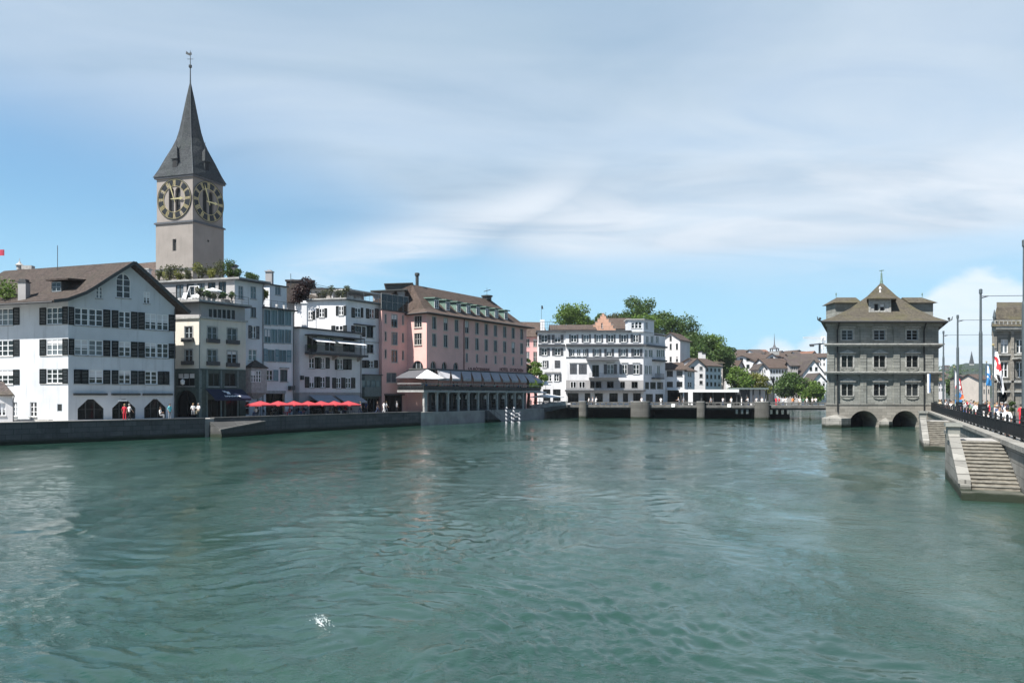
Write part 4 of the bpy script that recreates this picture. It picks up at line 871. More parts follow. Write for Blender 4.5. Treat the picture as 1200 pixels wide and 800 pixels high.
q.bar((fx_[0], 128, gz(328.5, 128)), (fx2[0], 128, gz(328.5, 128)), .08); q.box(fx_[0], fx2[0], 127.98, 128.02, gz(338, 128), gz(329, 128)); pb_.part(q, 'glass_screen', GLASST)
# ---- G: pink hotel
G0 = P2(447.5, 122.5); G1 = along(G0, 36, 477.5); GC = P2(500, 124.8); GE = along(GC, 32, 617)
ez = gz(364.5, 124.8); wz = gz(363.5, 122.5)
b = Bld('pink_hotel', 'long pink hotel with green dormers and arcaded riverside terrace', 'hotel', (GC[0], GC[1], GZL), PINK); b.frame = FRAMEG; b.sillm = BEIGE
fw_ = b.f(G0, G1, GZL, wz); fs = b.f(G1, GC, GZL, ez); fl = b.f(GC, GE, GZL, ez)
for i, (ya, yb) in enumerate(((368.5, 383.5), (389.3, 404), (410, 424.5))):
    b.win(fw_, 458.7, 465.6, ya, yb, None, 2, 2, trim=.06, depth=.15, frame=SHT); b.win(fw_, 451, 452.9, ya - .6, yb - 5, None, 1, 1, trim=.05, fw=.04, depth=.15); b.win(fw_, 471.3, 473.2, ya + 1, yb - 3, None, 1, 1, trim=.05, fw=.04, depth=.15)
b.win(fw_, 453, 465, 436.5, 448, None, 2, 1, frame=TRIM); b.win(fw_, 451, 472, 463, 483, None, 3, 1, frame=BLACK, glass=GLASSD, sill=0, depth=.3, name='shop_window'); b.fb(fw_, 450, 473, 461.4, 463, .004, .3, 455, 'canopy', TRIMD)
for ya, yb in ((370, 383.5), (390.3, 404)): b.win(fs, 485.6, 494.2, ya, yb, None, 3, 2, trim=.08, depth=.15, sill=.15, frame=TRIM)
b.win(fs, 482.5, 496, 422.5, 440, None, 3, 1, arch=-1, sill=0, glass=GLASSD, trim=0, depth=.3)
LX = (508.8, 522.2, 535, 547, 559, 569.8, 580.6, 591.4, 601.4, 611.3)   # window axes on the long face
r1, r2, r3 = (fl.z(508.8, 371), fl.z(508.8, 385.5)), (fl.z(508.8, 391), fl.z(508.8, 405.5)), (fl.z(547, 414.2), fl.z(547, 423.8))
for i, x_ in enumerate(LX):
    u = fl.u(x_)
    for zt, zb in (r1, r2): b.win(fl, u - .52, u + .52, zt, zb, uv=True, n=2, m=1, trim=.1, depth=.15, sill=.16, frame=FRAMEG, glass=GLASSD, fw=.045)
    if x_ > 540: b.win(fl, u - .3, u + .3, r3[0], r3[1], uv=True, n=2, m=1, trim=.08, depth=.15, sill=.12, fw=.035, frame=FRAMEG, glass=GLASSD)
for x_ in (508, 521, 534.3): u = fl.u(x_); b.win(fl, u - .75, u + .75, fl.z(508, 423), fl.z(508, 440), uv=True, n=2, m=2, arch=-1, sill=0, glass=GLASSD, depth=.3)
q = MB(); u = fl.u(543.3); q.tube([fl.pt(u + .7, ez - .1, .1), fl.pt(u + .1, ez - .5, .1), fl.pt(u, ez - 1.0, .1), fl.pt(u, GZL + 6, .1)], .07, 6); b.part(q, 'drainpipe', LETTER)
GEB = (GE[0] - fl.nx * 12, GE[1] - fl.ny * 12); GBk = (GC[0] - fl.nx * 12 - 3, GC[1] - fl.ny * 12)
b.plain(GE, GEB, GZL, ez); b.plain(GEB, GBk, GZL, ez); b.plain(GBk, G0, GZL, wz); b.finish(.2)
# hipped roof
def GP(u, d, z): return fl.pt(u, z, d)
rz = gz(333.5, 131); eo = 1.0; L_ = fl.L
e0, e1, e2, e3 = GP(-1.0, eo, ez - .25), GP(L_ + 1.3, eo, ez - .25), GP(L_ + 1.3, -12.5, ez - .25), GP(-6.5, -12.5, ez - .25); e4 = (G1[0] - 1.2, G1[1] + .2, ez - .25)
m0, m1, m2, m3, m4 = GP(.3, -.8, ez + .55), GP(L_ - .3, -.8, ez + .55), GP(L_ - .3, -11, ez + .55), GP(-5, -11, ez + .55), (G1[0] - .3, G1[1] + 1.6, ez + .55)
t0, t1 = GP(3.4, -5.8, rz), GP(27.2, -5.8, rz)
lo = [(p[0], p[1], p[2] - .22) for p in (e0, e1, e2, e3, e4)]
q = MB(); q.add([e0, e1, e2, e3, e4, m0, m1, m2, m3, m4, t0, t1] + lo, [(0, 1, 6, 5), (1, 2, 7, 6), (2, 3, 8, 7), (3, 4, 9, 8), (4, 0, 5, 9), (5, 6, 11, 10), (6, 7, 11), (7, 8, 10, 11), (8, 9, 10), (9, 5, 10), (16, 15, 14, 13, 12), (0, 12, 13, 1), (1, 13, 14, 2), (2, 14, 15, 3), (3, 15, 16, 4), (4, 16, 12, 0)])
rf = b.part(q, 'roof', TILE)
q = MB(); q.tube([GP(-1.0, eo + .08, ez - .33), GP(L_ + 1.3, eo + .08, ez - .33)], .09, 6); q.tube([(e4[0], e4[1] - .1, ez - .33), (e0[0], e0[1] - .1, ez - .33)], .09, 6); b.part(q, 'gutter', TRIMD, rf)
# eight copper dormers
for x_ in (517.8, 531.0, 543.6, 555.0, 566.2, 577.0, 587.6, 598.8):
    u = fl.u(x_); zb = ez + .75; q = MB()
    w2, d0, d1 = .62, -1.15, -4.3
    q.hexa([GP(u - w2, d0, zb), GP(u + w2, d0, zb), GP(u + w2, d1, zb), GP(u - w2, d1, zb), GP(u - w2, d0, zb + 1.75), GP(u + w2, d0, zb + 1.75), GP(u + w2, d1, zb + 1.9), GP(u - w2, d1, zb + 1.9)])
    dm = b.part(q, 'dormer', COPPER)
    q = MB(); q.hexa([GP(u - w2 - .3, d0 + .4, zb + 1.755), GP(u + w2 + .3, d0 + .4, zb + 1.755), GP(u + w2 + .3, d1, zb + 1.91), GP(u - w2 - .3, d1, zb + 1.91), GP(u - w2 - .3, d0 + .4, zb + 1.92), GP(u + w2 + .3, d0 + .4, zb + 1.92), GP(u + w2 + .3, d1, zb + 2.08), GP(u - w2 - .3, d1, zb + 2.08)]); b.part(q, 'dormer_roof', COPPER, dm)
    q = MB()
    for s_ in (-1, 1): q.fbox(fl, u + s_ * .26 - .2, u + s_ * .26 + .2, zb + .25, zb + 1.5, d0 + .002, d0 + .03)
    b.part(q, 'pane', GLASS, dm)
    q = MB(); q.fbox(fl, u - .56, u - .47, zb + .12, zb + 1.6, d0 + .004, d0 + .07); q.fbox(fl, u + .47, u + .56, zb + .12, zb + 1.6, d0 + .004, d0 + .07); q.fbox(fl, u - .05, u + .05, zb + .2, zb + 1.52, d0 + .004, d0 + .07); q.fbox(fl, u - .46, u + .46, zb + 1.5, zb + 1.6, d0 + .004, d0 + .068); q.fbox(fl, u - .46, u + .46, zb + .12, zb + .22, d0 + .004, d0 + .068); b.part(q, 'window_frame', FRAMEW, dm)
tc_ = GP(5.2, -6.2, rz); q = MB(); q.lathe(tc_[0], tc_[1], [(.28, rz - .6), (.28, rz + 1.7), (.42, rz + 1.75), (.42, rz + 2.2), (.2, rz + 2.25)], 10); b.part(q, 'vent_pipe', FRAMED, rf)
tc_ = GP(26.2, -5.8, rz); q = MB(); q.lathe(tc_[0], tc_[1], [(.9, rz - .3), (.9, rz + .25), (1.15, rz + .4), (1.15, rz + .6), (.2, rz + .75)], 12); q.bar((tc_[0], tc_[1], rz + .7), (tc_[0], tc_[1], rz + 2.1), .06); q.bar((tc_[0] - .6, tc_[1], rz + 1.4), (tc_[0] + .7, tc_[1], rz + 1.75), .12); b.part(q, 'roof_turret', FRAMED, rf)
# terrace storey over the left wing and dark penthouse
wr = ring([G0, G1, (G1[0] - 1, G1[1] + 9), (G0[0] - 1, G0[1] + 9)], .25); b.part(MB().prism(wr, wz + .003, wz + .22), 'terrace_slab', TRIMD)
q = MB(); fg = Fac(wr[0], wr[1], wz, wz + 3); zt = fw_.z(455, 345); q.fbox(fg, .1, fg.L - .1, wz + .22, zt, -.12, -.06); b.part(q, 'glass_balustrade', GLASS)
q = MB(); railing(q, fg.xy(0, -.02), fg.xy(fg.L, -.02), wz + .22, zt - wz - .2, 1.2, .04, 1); b.part(q, 'terrace_railing', TRIM)
q = MB(); q.prism([P2(437, 131), P2(474, 129), P2(480, 137), P2(443, 139)], wz, gz(342.5, 131)); b.part(q, 'penthouse', GREYW)
q = MB(); q.prism([P2(434, 130), P2(477, 128), P2(483, 139), P2(438, 140)], gz(342.5, 131) + .004, gz(341.2, 131)); q.prism([P2(452, 132), P2(482, 131), P2(484, 138), P2(456, 139)], gz(341.2, 131), gz(332.5, 131)); q.prism([P2(450, 131.5), P2(484, 130.5), P2(486, 139), P2(452, 139.5)], gz(332.5, 131) + .003, gz(331.5, 131)); b.part(q, 'penthouse_roof', FRAMED)
# wall letters
def letters(txt, f, a, c, y0, y1, ref, m, parent, d=.03):
    cu = bpy.data.curves.new('lettering', 'FONT'); cu.body = txt; cu.extrude = .02; cu.align_x = 'LEFT'; cu.offset = .012
    o = bpy.data.objects.new('lettering', cu); COL.objects.link(o); bpy.context.view_layer.update()
    me = bpy.data.meshes.new_from_object(o.evaluated_get(bpy.context.evaluated_depsgraph_get())); bpy.data.objects.remove(o)
    n = len(me.vertices); co = np.empty(n * 3); me.vertices.foreach_get('co', co); co = co.reshape(-1, 3)
    mn, mx = co.min(0), co.max(0); ua, uc = f.u(a), f.u(c); zb, zt = f.z(ref, y1), f.z(ref, y0); o0 = Vector(parent['_o'])
    U = ua + (co[:, 0] - mn[0]) / (mx[0] - mn[0]) * (uc - ua); Z_ = zb + (co[:, 1] - mn[1]) / (mx[1] - mn[1]) * (zt - zb)
    for i in range(n): me.vertices[i].co = Vector(f.pt(U[i], Z_[i], d + float(co[i, 2]) + .02)) - o0
    me.materials.clear(); me.materials.append(m); me.name = 'lettering'
    r = bpy.data.objects.new('lettering', me); COL.objects.link(r); r.parent = parent; return r
letters('LA RÔTISSERIE', fl, 548.6, 573.8, 429.3, 433.2, 549, LETTER, b.root); letters('HOTEL  STORCHEN', fl, 585.5, 612.8, 430.6, 434.6, 586, LETTER, b.root)
# riverside terrace: arcade, balcony, awning
T0 = (-13.9, 120.9); T1 = along(T0, 32, 634); ft = Fac(T0, T1, 0, 8); TL = P2(465.5, 122.0); fl2 = Fac(TL, T0, 0, 8)
for x_ in (500.5, 514.2, 527, 539.3, 551, 562.4, 573.8, 584.6, 595, 605, 615): 
    q = MB(); u = ft.u(x_); w2 = .18 if x_ > 501 else .4; q.fbox(ft, u - w2, u + w2, GZL, ft.z(500, 460.5), -.6, -.24); q.fbox(ft, u - w2 - .15, u + w2 + .15, ft.z(500, 460.5), ft.z(500, 459), -.7, -.16); b.part(q, 'arcade_column', TRIM)
zfl = ft.z(500, 457); q = MB(); q.prism([TL, T0, T1, (GE[0] + 3.0, GE[1] + 4), GE, GC, (TL[0] + .3, TL[1] + 3)], zfl - .32, zfl); ter = b.part(q, 'terrace_floor', TRIM)
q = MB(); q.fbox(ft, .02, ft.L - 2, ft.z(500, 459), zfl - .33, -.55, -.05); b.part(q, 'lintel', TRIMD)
q = MB(); zr_ = zfl + 1.05
railing(q, ft.xy(0, -.06), ft.xy(ft.L, -.06), zfl, 1.0, .9, .02, 1); railing(q, fl2.xy(0, -.06), fl2.xy(fl2.L, -.06), zfl, 1.0, .9, .02, 1); b.part(q, 'railing', IRON, ter); q = MB(); q.fbox(ft, 0, ft.L, zfl + 1.03, zfl + 1.09, -.12, -.02); q.fbox(fl2, 0, fl2.L - .1, zfl + 1.03, zfl + 1.09, -.12, -.02); b.part(q, 'handrail', PALE, ter)
q = MB(); q.fbox(ft, .05, ft.L - .05, zfl + .05, zfl + .72, -.20, -.14); q.fbox(fl2, .05, fl2.L - .1, zfl + .05, zfl + .72, -.20, -.14); b.part(q, 'railing_panel', BLACK, ter)
q = MB(); zaw, zae = fl.z(500, 432.8), ft.z(500, 442.6)
q.tube([GP(-.4, .35, zaw + .05), GP(L_ + .1, .35, zaw + .05)], .16, 8); q.tube([(G1[0] + .4, G1[1] - 1.2, zaw + .05), GP(-.4, .35, zaw + .05)], .16, 8); b.part(q, 'awning_case', FRAMED)
n = 12
for i in range(n):
    ua, uc = fl.u(500) + (L_ + 4.2) * i / n + (2.3 if i == 0 else .03), (L_ + 4.2) * (i + 1) / n - .03; va, vc = ft.u(500) + (ft.L) * i / n + (4.65 if i == 0 else .03), ft.L * (i + 1) / n - .03
    if i == n - 1: uc = L_ + .2
    a4 = [GP(ua, .4, zaw), GP(uc, .4, zaw), ft.pt(vc, zae, .5), ft.pt(va, zae, .5)]; q = MB()
    q.hexa([(p[0], p[1], p[2] - .05) for p in (a4[3], a4[2], a4[1], a4[0])] + [a4[3], a4[2], a4[1], a4[0]]); q.fbox(ft, va, vc, zae - .35, zae - .05, .44, .48); b.part(q, 'awning', STRIPECAN)
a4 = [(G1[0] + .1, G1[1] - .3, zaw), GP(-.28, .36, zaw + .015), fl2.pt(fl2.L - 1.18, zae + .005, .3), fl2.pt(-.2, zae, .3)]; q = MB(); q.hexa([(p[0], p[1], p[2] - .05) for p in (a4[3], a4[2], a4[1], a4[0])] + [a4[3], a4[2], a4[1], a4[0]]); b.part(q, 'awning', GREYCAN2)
# white corner awning fan
c0 = Vector(GP(-.3, .35, zaw + .02)); fan = [fl2.pt(fl2.L - 1.2, zae, .3), fl2.pt(fl2.L + .1, zae - .1, .6), ft.pt(1.2, zae - .13, .8), ft.pt(2.9, zae - .1, .7), ft.pt(4.6, zae, .5)]; q = MB()
q.add([tuple(c0)] + fan + [(c0.x, c0.y, c0.z - .06)] + [(p[0], p[1], p[2] - .06) for p in fan], [(0, i + 1, i + 2) for i in range(4)] + [(6, i + 8, i + 7) for i in range(4)] + [(i + 1, i + 7, i + 8, i + 2) for i in range(4)]); b.part(q, 'corner_awning', WCAN)
q = MB()
for i in range(12): u = .4 + (ft.L - .8) * i / 11; q.bar(ft.pt(u, zfl, -.3), ft.pt(u, zae - .02, .2), .06)
b.part(q, 'awning_post', FRAMED)
# arcade back wall with doors, lampshades hung under the terrace floor
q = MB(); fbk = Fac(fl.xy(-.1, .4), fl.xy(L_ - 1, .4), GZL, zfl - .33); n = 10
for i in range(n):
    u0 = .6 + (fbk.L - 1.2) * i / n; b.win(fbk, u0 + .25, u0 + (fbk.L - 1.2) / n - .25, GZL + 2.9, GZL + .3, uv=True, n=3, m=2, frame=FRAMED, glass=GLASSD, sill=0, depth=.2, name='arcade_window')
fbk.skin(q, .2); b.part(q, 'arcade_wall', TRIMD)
for i, x_ in enumerate((546, 556.5, 567.5, 578, 589, 598.5, 609, 617)):
    u = ft.u(x_); p = ft.pt(u, 0, -1.7); zt = zfl - .33; q = MB(); q.bar((p[0], p[1], zt), (p[0], p[1], zt - .45), .03); q.lathe(p[0], p[1], [(.26, zt - .45), (.5, zt - 1.15), (.47, zt - 1.15)], 10); b.part(q, 'lampshade', LAMPW)
q = MB(); railing(q, ft.xy(.4, -.5), ft.xy(ft.L - 6, -.5), GZL, .95, .25, .025, 0); b.part(q, 'arcade_railing', BLACK)
wallrun('arcade_wall', 'pale stone river wall under the pink hotel arcade', [(-14.1, 120.2), ft.xy(ft.L * .5, .06), ft.xy(ft.L - 3, .06)], -1.4, 1.92, .9, QUAYM, .13)
# terrace tables with diners are added with the people; stairs to the water
q = MB(); sb_ = thing('quay_steps', 'narrow stone steps descending the arcade wall to the river', 'steps', ft.pt(ft.u(566), 0, .1))
for i in range(10): q.fbox(ft, ft.u(566) + i * .42, ft.u(566) + i * .42 + .6, -.6, 2.0 - i * .2, .13, 1.0)
q.build('tread', QUAYST, sb_); q = MB(); q.bar(ft.pt(ft.u(566), 3.0, .95), ft.pt(ft.u(566) + 4.4, 1.0, .95), .05); [q.bar(ft.pt(ft.u(566) + .3 + i, 2.0 - i * .45, .95), ft.pt(ft.u(566) + .3 + i, 2.85 - i * .45, .95), .04) for i in range(5)]; q.build('handrail', IRON, sb_)
# striped mooring frame
def stripes(m_, c1, c2):
    m, t, bb = mat(m_); g_ = t.new('ShaderNodeNewGeometry'); s_ = t.new('ShaderNodeSeparateXYZ'); t.put(s_.inputs[0], g_.outputs['Position'])
    f_ = t.m('GREATER_THAN', t.m('FRACT', t.m('ADD', t.m('MULTIPLY', s_.outputs[2], 1.5), t.m('MULTIPLY', s_.outputs[0], .9))), .5); t.put(bb.inputs['Base Color'], t.mix(f_, c1, c2)); return m
STRP = stripes('mooring_stripes', (.5, .5, .52, 1), (.02, .03, .05, 1))
for i, (px, lab) in enumerate(((593.6, 'leftmost black and white striped mooring pole below the hotel terrace'), (600.2, 'second striped mooring pole, front corner of the landing frame'), (602.2, 'striped mooring pole just right of the tallest, behind the landing frame'), (609, 'rightmost black and white striped mooring pole by the hotel'))):
    Y = 130.5 + (i == 2) * 3; zt = gz((479.5, 485.5, 479.5, 485)[i], Y); x = gx(px, Y); q = MB(); q.lathe(x, Y, [(.19, -1.4), (.19, zt), (.24, zt + .02), (.2, zt + .25), (.02, zt + .4)], 10); t_ = thing('mooring_pole', lab, 'mooring pole', (x, Y, 0), 'striped mooring poles at the hotel landing'); q.build('pole', STRP, t_)
q = MB(); Y = 131.0; x0, x1 = gx(597, Y), gx(608.5, Y)
for yy in (484, 488, 494): q.bar((x0, Y, gz(yy, Y)), (x1, Y, gz(yy, Y)), .1)
for xx in (x0, (x0 + x1) / 2, x1): q.bar((xx, Y, -1), (xx, Y, gz(483, Y)), .1); q.bar((xx, Y + 1.4, -1), (xx, Y + 1.4, gz(483, Y)), .1); q.bar((xx, Y, gz(484, Y)), (xx, Y + 1.4, gz(484, Y)), .1)
tag(q.build('landing_stage', STRP, loc=(x0, Y, 0)), 'white and dark striped landing stage frame between the mooring poles', 'landing stage')

# ---- right of the hotel: rose house, white umbrella terrace
def simple_block(name, label, px0, px1, Y, ang, dep, zb, ey, wall, rows=(), cols=3, frame=FRAMEW, shut='', roofm=None, ridge=None, glass=None, nm=(2, 2), ww=.5, gable=False, rside=0, sh=None, over=.5, group=None, cat='house', thin=False):
    """plain house: front from px0 to px1, optional gable roof; windows by rows of picture heights"""
    p0 = P2(px0, Y); p1 = along(p0, 90 - ang, px1); ez_ = gz(ey, Y)
    B_ = Bld(name, label, cat, ((p0[0] + p1[0]) / 2, (p0[1] + p1[1]) / 2, zb), wall, group); B_.frame = frame; B_.glass = glass or GLASS; B_.sh = sh or SHGREY
    f = B_.f(p0, p1, zb, ez_); n = (-f.nx, -f.ny); p2, p3 = (p1[0] + n[0] * dep, p1[1] + n[1] * dep), (p0[0] + n[0] * dep, p0[1] + n[1] * dep)
    r = B_.f(p1, p2, zb, ez_); bk = B_.f(p2, p3, zb, ez_); l = B_.f(p3, p0, zb, ez_)
    H = gz(ridge, Y) - ez_ if ridge else 0
    for ya, yb in rows:
        zt, zz = gz(ya, Y), gz(yb, Y)
        for ff, nc in ((f, cols), (r, rside), (l, rside)):
            for i in range(nc):
                c = ff.L * (i + .5) / nc; w2 = min(ww * ff.L / nc / 2, .75)
                if zt > ez_ - .1:
                    if not gable or ff is not f or abs(c - f.L / 2) > f.L * .26: continue
                B_.win(ff, c - w2, c + w2, zt, zz, uv=True, n=nm[0], m=nm[1], shut=shut, depth=.12, sill=.06, fw=.06)
    if ridge:
        if gable:
            f.outline = [(0, zb), (f.L, zb), (f.L, ez_), (f.L / 2, ez_ + H), (0, ez_)]; bk.outline = [(0, zb), (bk.L, zb), (bk.L, ez_), (bk.L / 2, ez_ + H), (0, ez_)]
            k = over; sl = H / (f.L / 2); pr = [f.pt(-k, ez_ - k * sl + .12, k), f.pt(f.L / 2, ez_ + H + .12, k), f.pt(f.L + k, ez_ - k * sl + .12, k)]; B_.part(MB().sweep(pr, .2, (n[0] * (dep + 2 * k), n[1] * (dep + 2 * k), 0)), 'roof', roofm or TILE)
        else:
            r.outline = [(0, zb), (r.L, zb), (r.L, ez_), (r.L / 2, ez_ + H), (0, ez_)]; l.outline = [(0, zb), (l.L, zb), (l.L, ez_), (l.L / 2, ez_ + H), (0, ez_)]
            k = over; sl = H / (dep / 2); pr = [r.pt(-k, ez_ - k * sl + .12, k), r.pt(r.L / 2, ez_ + H + .12, k), r.pt(r.L + k, ez_ - k * sl + .12, k)]; B_.part(MB().sweep(pr, .2, (-f.tx * (f.L + 2 * k), -f.ty * (f.L + 2 * k), 0)), 'roof', roofm or TILE)
    else:
        B_.part(MB().prism(ring([p0, p1, p2, p3], over), ez_ + .003, ez_ + .2), 'roof', roofm or TRIMD)
    B_.finish(.12); B_.corner = (p0, p1, p2, p3); B_.front = f; B_.zr = ez_ + H; return B_
rs = simple_block('rose_house', 'narrow rose-red house squeezed between pink hotel and white corner block', 614, 631.5, 176, 0, 9, GZL, 393, PINK2, ((397, 406), (412, 425), (432, 440)), 2, roofm=TILE, ridge=377, frame=TRIM)
# ---- I + J: big white corner block on the square
YJ = 172.0; J0 = P2(663, YJ); J1 = P2(754, YJ); J2 = along(J1, 38, 779.5); I0 = P2(630.5, YJ + .4); I1 = P2(663, YJ + .4)
zr = gz(388.5, YJ); SQ = 2.55
b = Bld('white_house', 'plain white house with grey shutters, left neighbour of the corner block at the bridge', 'house', (I0[0], I0[1], SQ), WHITE); b.sh = SHLG; b.frame = FRAMEW
f = b.f(I0, I1, SQ, zr); b.sillm = TRIM
for a_, c_ in ((634.6, 641.4), (650, 656.8)): b.win(f, a_, c_, 392.5, 401.2, None, 2, 2, shut='lr')
for a_, c_ in ((634.8, 641), (650.2, 656.6)): b.win(f, a_, c_, 408, 416.2, None, 2, 2, shut='lr')
b.win(f, 636, 640.2, 422.5, 430.5, None, 2, 2, shut='r'); b.shut(f, 650, 653, 422.2, 430.8); b.shut(f, 653.2, 656.3, 422.2, 430.8)
b.win(f, 640.5, 646.5, 438, 446.5, None, 2, 2, shut='l'); b.win(f, 649.5, 655, 438, 446.5, None, 2, 2, shut='r'); b.band(f, 638, 657, 435.5, 436.8, 648, .15)
b.win(f, 636.5, 645, 456, 470, None, 2, 1, frame=BLACK, glass=GLASSD, sill=0); b.win(f, 648, 657, 456, 470, None, 2, 1, frame=BLACK, glass=GLASSD, sill=0); b.band(f, 630.7, 662, 403.2, 405.4, 645, .5, SHLG)
for p, q_ in ((I1, (I1[0], I1[1] + 12)), ((I1[0], I1[1] + 12), (I0[0], I0[1] + 12)), ((I0[0], I0[1] + 12), I0)): b.plain(p, q_, SQ, zr)
b.part(MB().prism(ring([I0, I1, (I1[0], I1[1] + 12), (I0[0], I0[1] + 12)], .95), zr + .003, zr + .25), 'roof', SHLG); b.finish(.12)
q = MB(); cx, cy = P2(635.5, 176); q.box(cx - .5, cx + .5, cy - .4, cy + .4, zr, gz(374.5, 176)); b.part(q, 'chimney', WHITE); q = MB(); q.bar((cx - .2, cy, zr), (cx - .2, cy, gz(358, 176)), .07); q.add([(cx - .2, cy, gz(358, 176)), (cx - .2, cy, gz(362, 176)), (cx + .25, cy + .05, gz(362, 176)), (cx + .1, cy + .05, gz(358, 176))], [(0, 1, 2, 3)]); b.part(q, 'flagpole', IRON)
q = MB(); railing(q, (I0[0] + .5, I0[1] + .3), (I1[0] - 2, I1[1] + .3), zr + .25, 2.0, .5, .03, 2); b.part(q, 'terrace_railing', IRON)

b = Bld('white_corner_block', 'big white corner block with grey shutters and rooftop turret, facing the bridge', 'apartment block', (J0[0], J0[1], SQ), WHITE); b.sh = SHLG; b.frame = FRAMEW; b.sillm = TRIM
f = b.f(J0, J1, SQ, zr); r = b.f(J1, J2, SQ, gz(391, YJ))
for a_, c_ in ((669, 675.6), (683.8, 690.2), (698.5, 704.5), (712.4, 719), (727.6, 734)): b.win(f, a_, c_, 392.3, 400.8, None, 2, 2, depth=.1, fw=.09); 
for a_, c_ in ((667, 668.9), (675.7, 677.6), (681.7, 683.7), (690.3, 692.3), (696.5, 698.4), (704.6, 706.6), (710.3, 712.3), (719.1, 721.1), (725.5, 727.5), (734.1, 736)): b.shut(f, a_, c_, 392, 401)
b.win(f, 742, 748, 392, 400.6, None, 2, 2, shut='lr', depth=.1)
b.band(f, 663.2, 754, 403, 405.5, 700, .7, SHLG, 'eave_ledge'); b.band(f, 663.2, 754, 405.6, 406.4, 700, .2, TRIM)
for a_, c_, s_ in ((669, 673.5, 'l'), (676, 680.5, ''), (683, 687, 'r'), (697, 702, 'lr'), (711, 716.5, 'lr'), (727.5, 733, 'lr'), (743, 749.5, 'lr')): b.win(f, a_, c_, 409, 417, None, 2, 2, shut=s_, depth=.1)
b.band(f, 663.2, 754, 418.2, 419.2, 700, .1, SHLG)
for a_, c_ in ((667.8, 671.8), (672, 675.8), (678.2, 682.6), (682.8, 687.4)): b.shut(f, a_, c_, 426.5, 437.8)
for a_, c_, s_ in ((711.5, 719, 'lr'), (729, 735, 'lr'), (742, 749, 'lr')): b.win(f, a_, c_, 427, 438, None, 2, 2, shut=s_, depth=.1); b.band(f, a_ - 1, c_ + 1, 424.4, 425.4, a_, .12)
b.band(f, 667.3, 688.5, 424.6, 425.6, 675, .12); b.win(f, 694, 702, 427.5, 441.5, None, 2, 1, frame=SHLG, glass=GLASSD, sill=0, name='balcony_door')
q = MB(); ua, uc = f.u(690), f.u(724); q.fbox(f, ua, uc, f.z(700, 444), f.z(700, 442.3), .002, 1.3); bal = b.part(q, 'balcony', TRIMD); q = MB(); railing(q, f.xy(ua, 1.25), f.xy(uc, 1.25), f.z(700, 442.3), .95, .18, .02, 0); b.part(q, 'railing', BLACK, bal)
q = MB(); zt, zb = f.z(700, 419.6), f.z(700, 422.6); ua, uc = f.u(686.5), f.u(724.5); q.hexa([f.pt(ua, zb, 1.7), f.pt(uc, zb, 1.7), f.pt(uc, zt - .1, .01), f.pt(ua, zt - .1, .01), f.pt(ua, zb + .15, 1.7), f.pt(uc, zb + .15, 1.7), f.pt(uc, zt + .1, .01), f.pt(ua, zt + .1, .01)]); b.part(q, 'canopy', SHLG)
b.fb(f, 663.2, 754, 445.3, 455.6, .004, .05, 700, 'mezzanine_cladding', GREYW)
for a_, c_ in ((668.5, 675), (678.5, 685.5), (691.5, 696.5), (698, 704.5), (711.3, 719), (727, 732), (740, 747)): b.win(f, a_, c_, 447, 454.3, None, 2, 1, depth=.03, frame=FRAMED if a_ > 690 else FRAMEW, glass=GLASSD, sill=0, hole=False)
b.fb(f, 662, 755, 456.6, 458.6, .004, 1.9, 700, 'canopy', TRIMD)
for a_, c_ in ((665.3, 678), (685.3, 692), (696.8, 706.5), (714, 724), (730, 736), (742, 751)): b.win(f, a_, c_, 460.5, 471.8, None, 3, 1, frame=BLACK, glass=GLASSD, sill=0, depth=.35, name='shop_window')
for i, (ya, yb, aa) in enumerate(((393.5, 402, ((757, 760.2), (762.5, 766), (768.5, 772))), (409.5, 418.5, ((755.8, 759), (760.4, 765), (769.4, 774), (774.6, 778.4))), (428, 438.5, ((756, 759.5), (760.3, 764), (770, 773.4))), (447.5, 455.5, ((756, 760.5), (762, 768.5), (770, 777))), (461.5, 472, ((757, 765), (768, 777))))):
    for a_, c_ in aa: b.win(r, a_, c_, ya, yb, None, 2, 1, depth=.1, frame=FRAMEW if i < 3 else FRAMED, glass=GLASS if i < 3 else GLASSD, sill=.03)
b.band(r, 754.2, 779.3, 403.6, 405.8, 757, .7, SHLG, 'eave_ledge'); b.band(r, 764, 778, 421.5, 423.5, 770, .9, FRAMED, 'canopy'); 
q = MB(); ua, uc = r.u(763.5), r.u(774.5); q.fbox(r, ua, uc, r.z(768, 444), r.z(768, 442.5), .002, .9); bal = b.part(q, 'balcony', TRIMD); q = MB(); railing(q, r.xy(ua, .85), r.xy(uc, .85), r.z(768, 442.5), .95, .18, .02, 0); b.part(q, 'railing', BLACK, bal)
K1 = (J2[0] - 4, J2[1] + 9); K0 = (J0[0], J0[1] + 14); b.plain(J2, K1, SQ, gz(391, YJ)); b.plain(K1, K0, SQ, zr); b.plain(K0, J0, SQ, zr)
b.part(MB().prism(ring([J0, P2(736, YJ), (P2(736, YJ)[0], YJ + 14), K0], 1.0), zr + .003, zr + .25), 'roof', SHLG)
b.part(MB().prism(ring([P2(737, YJ), J1, J2, K1, (P2(737, YJ)[0], YJ + 14)], .3), gz(391, YJ) + .28, gz(391, YJ) + .5), 'flat_roof', TRIM)
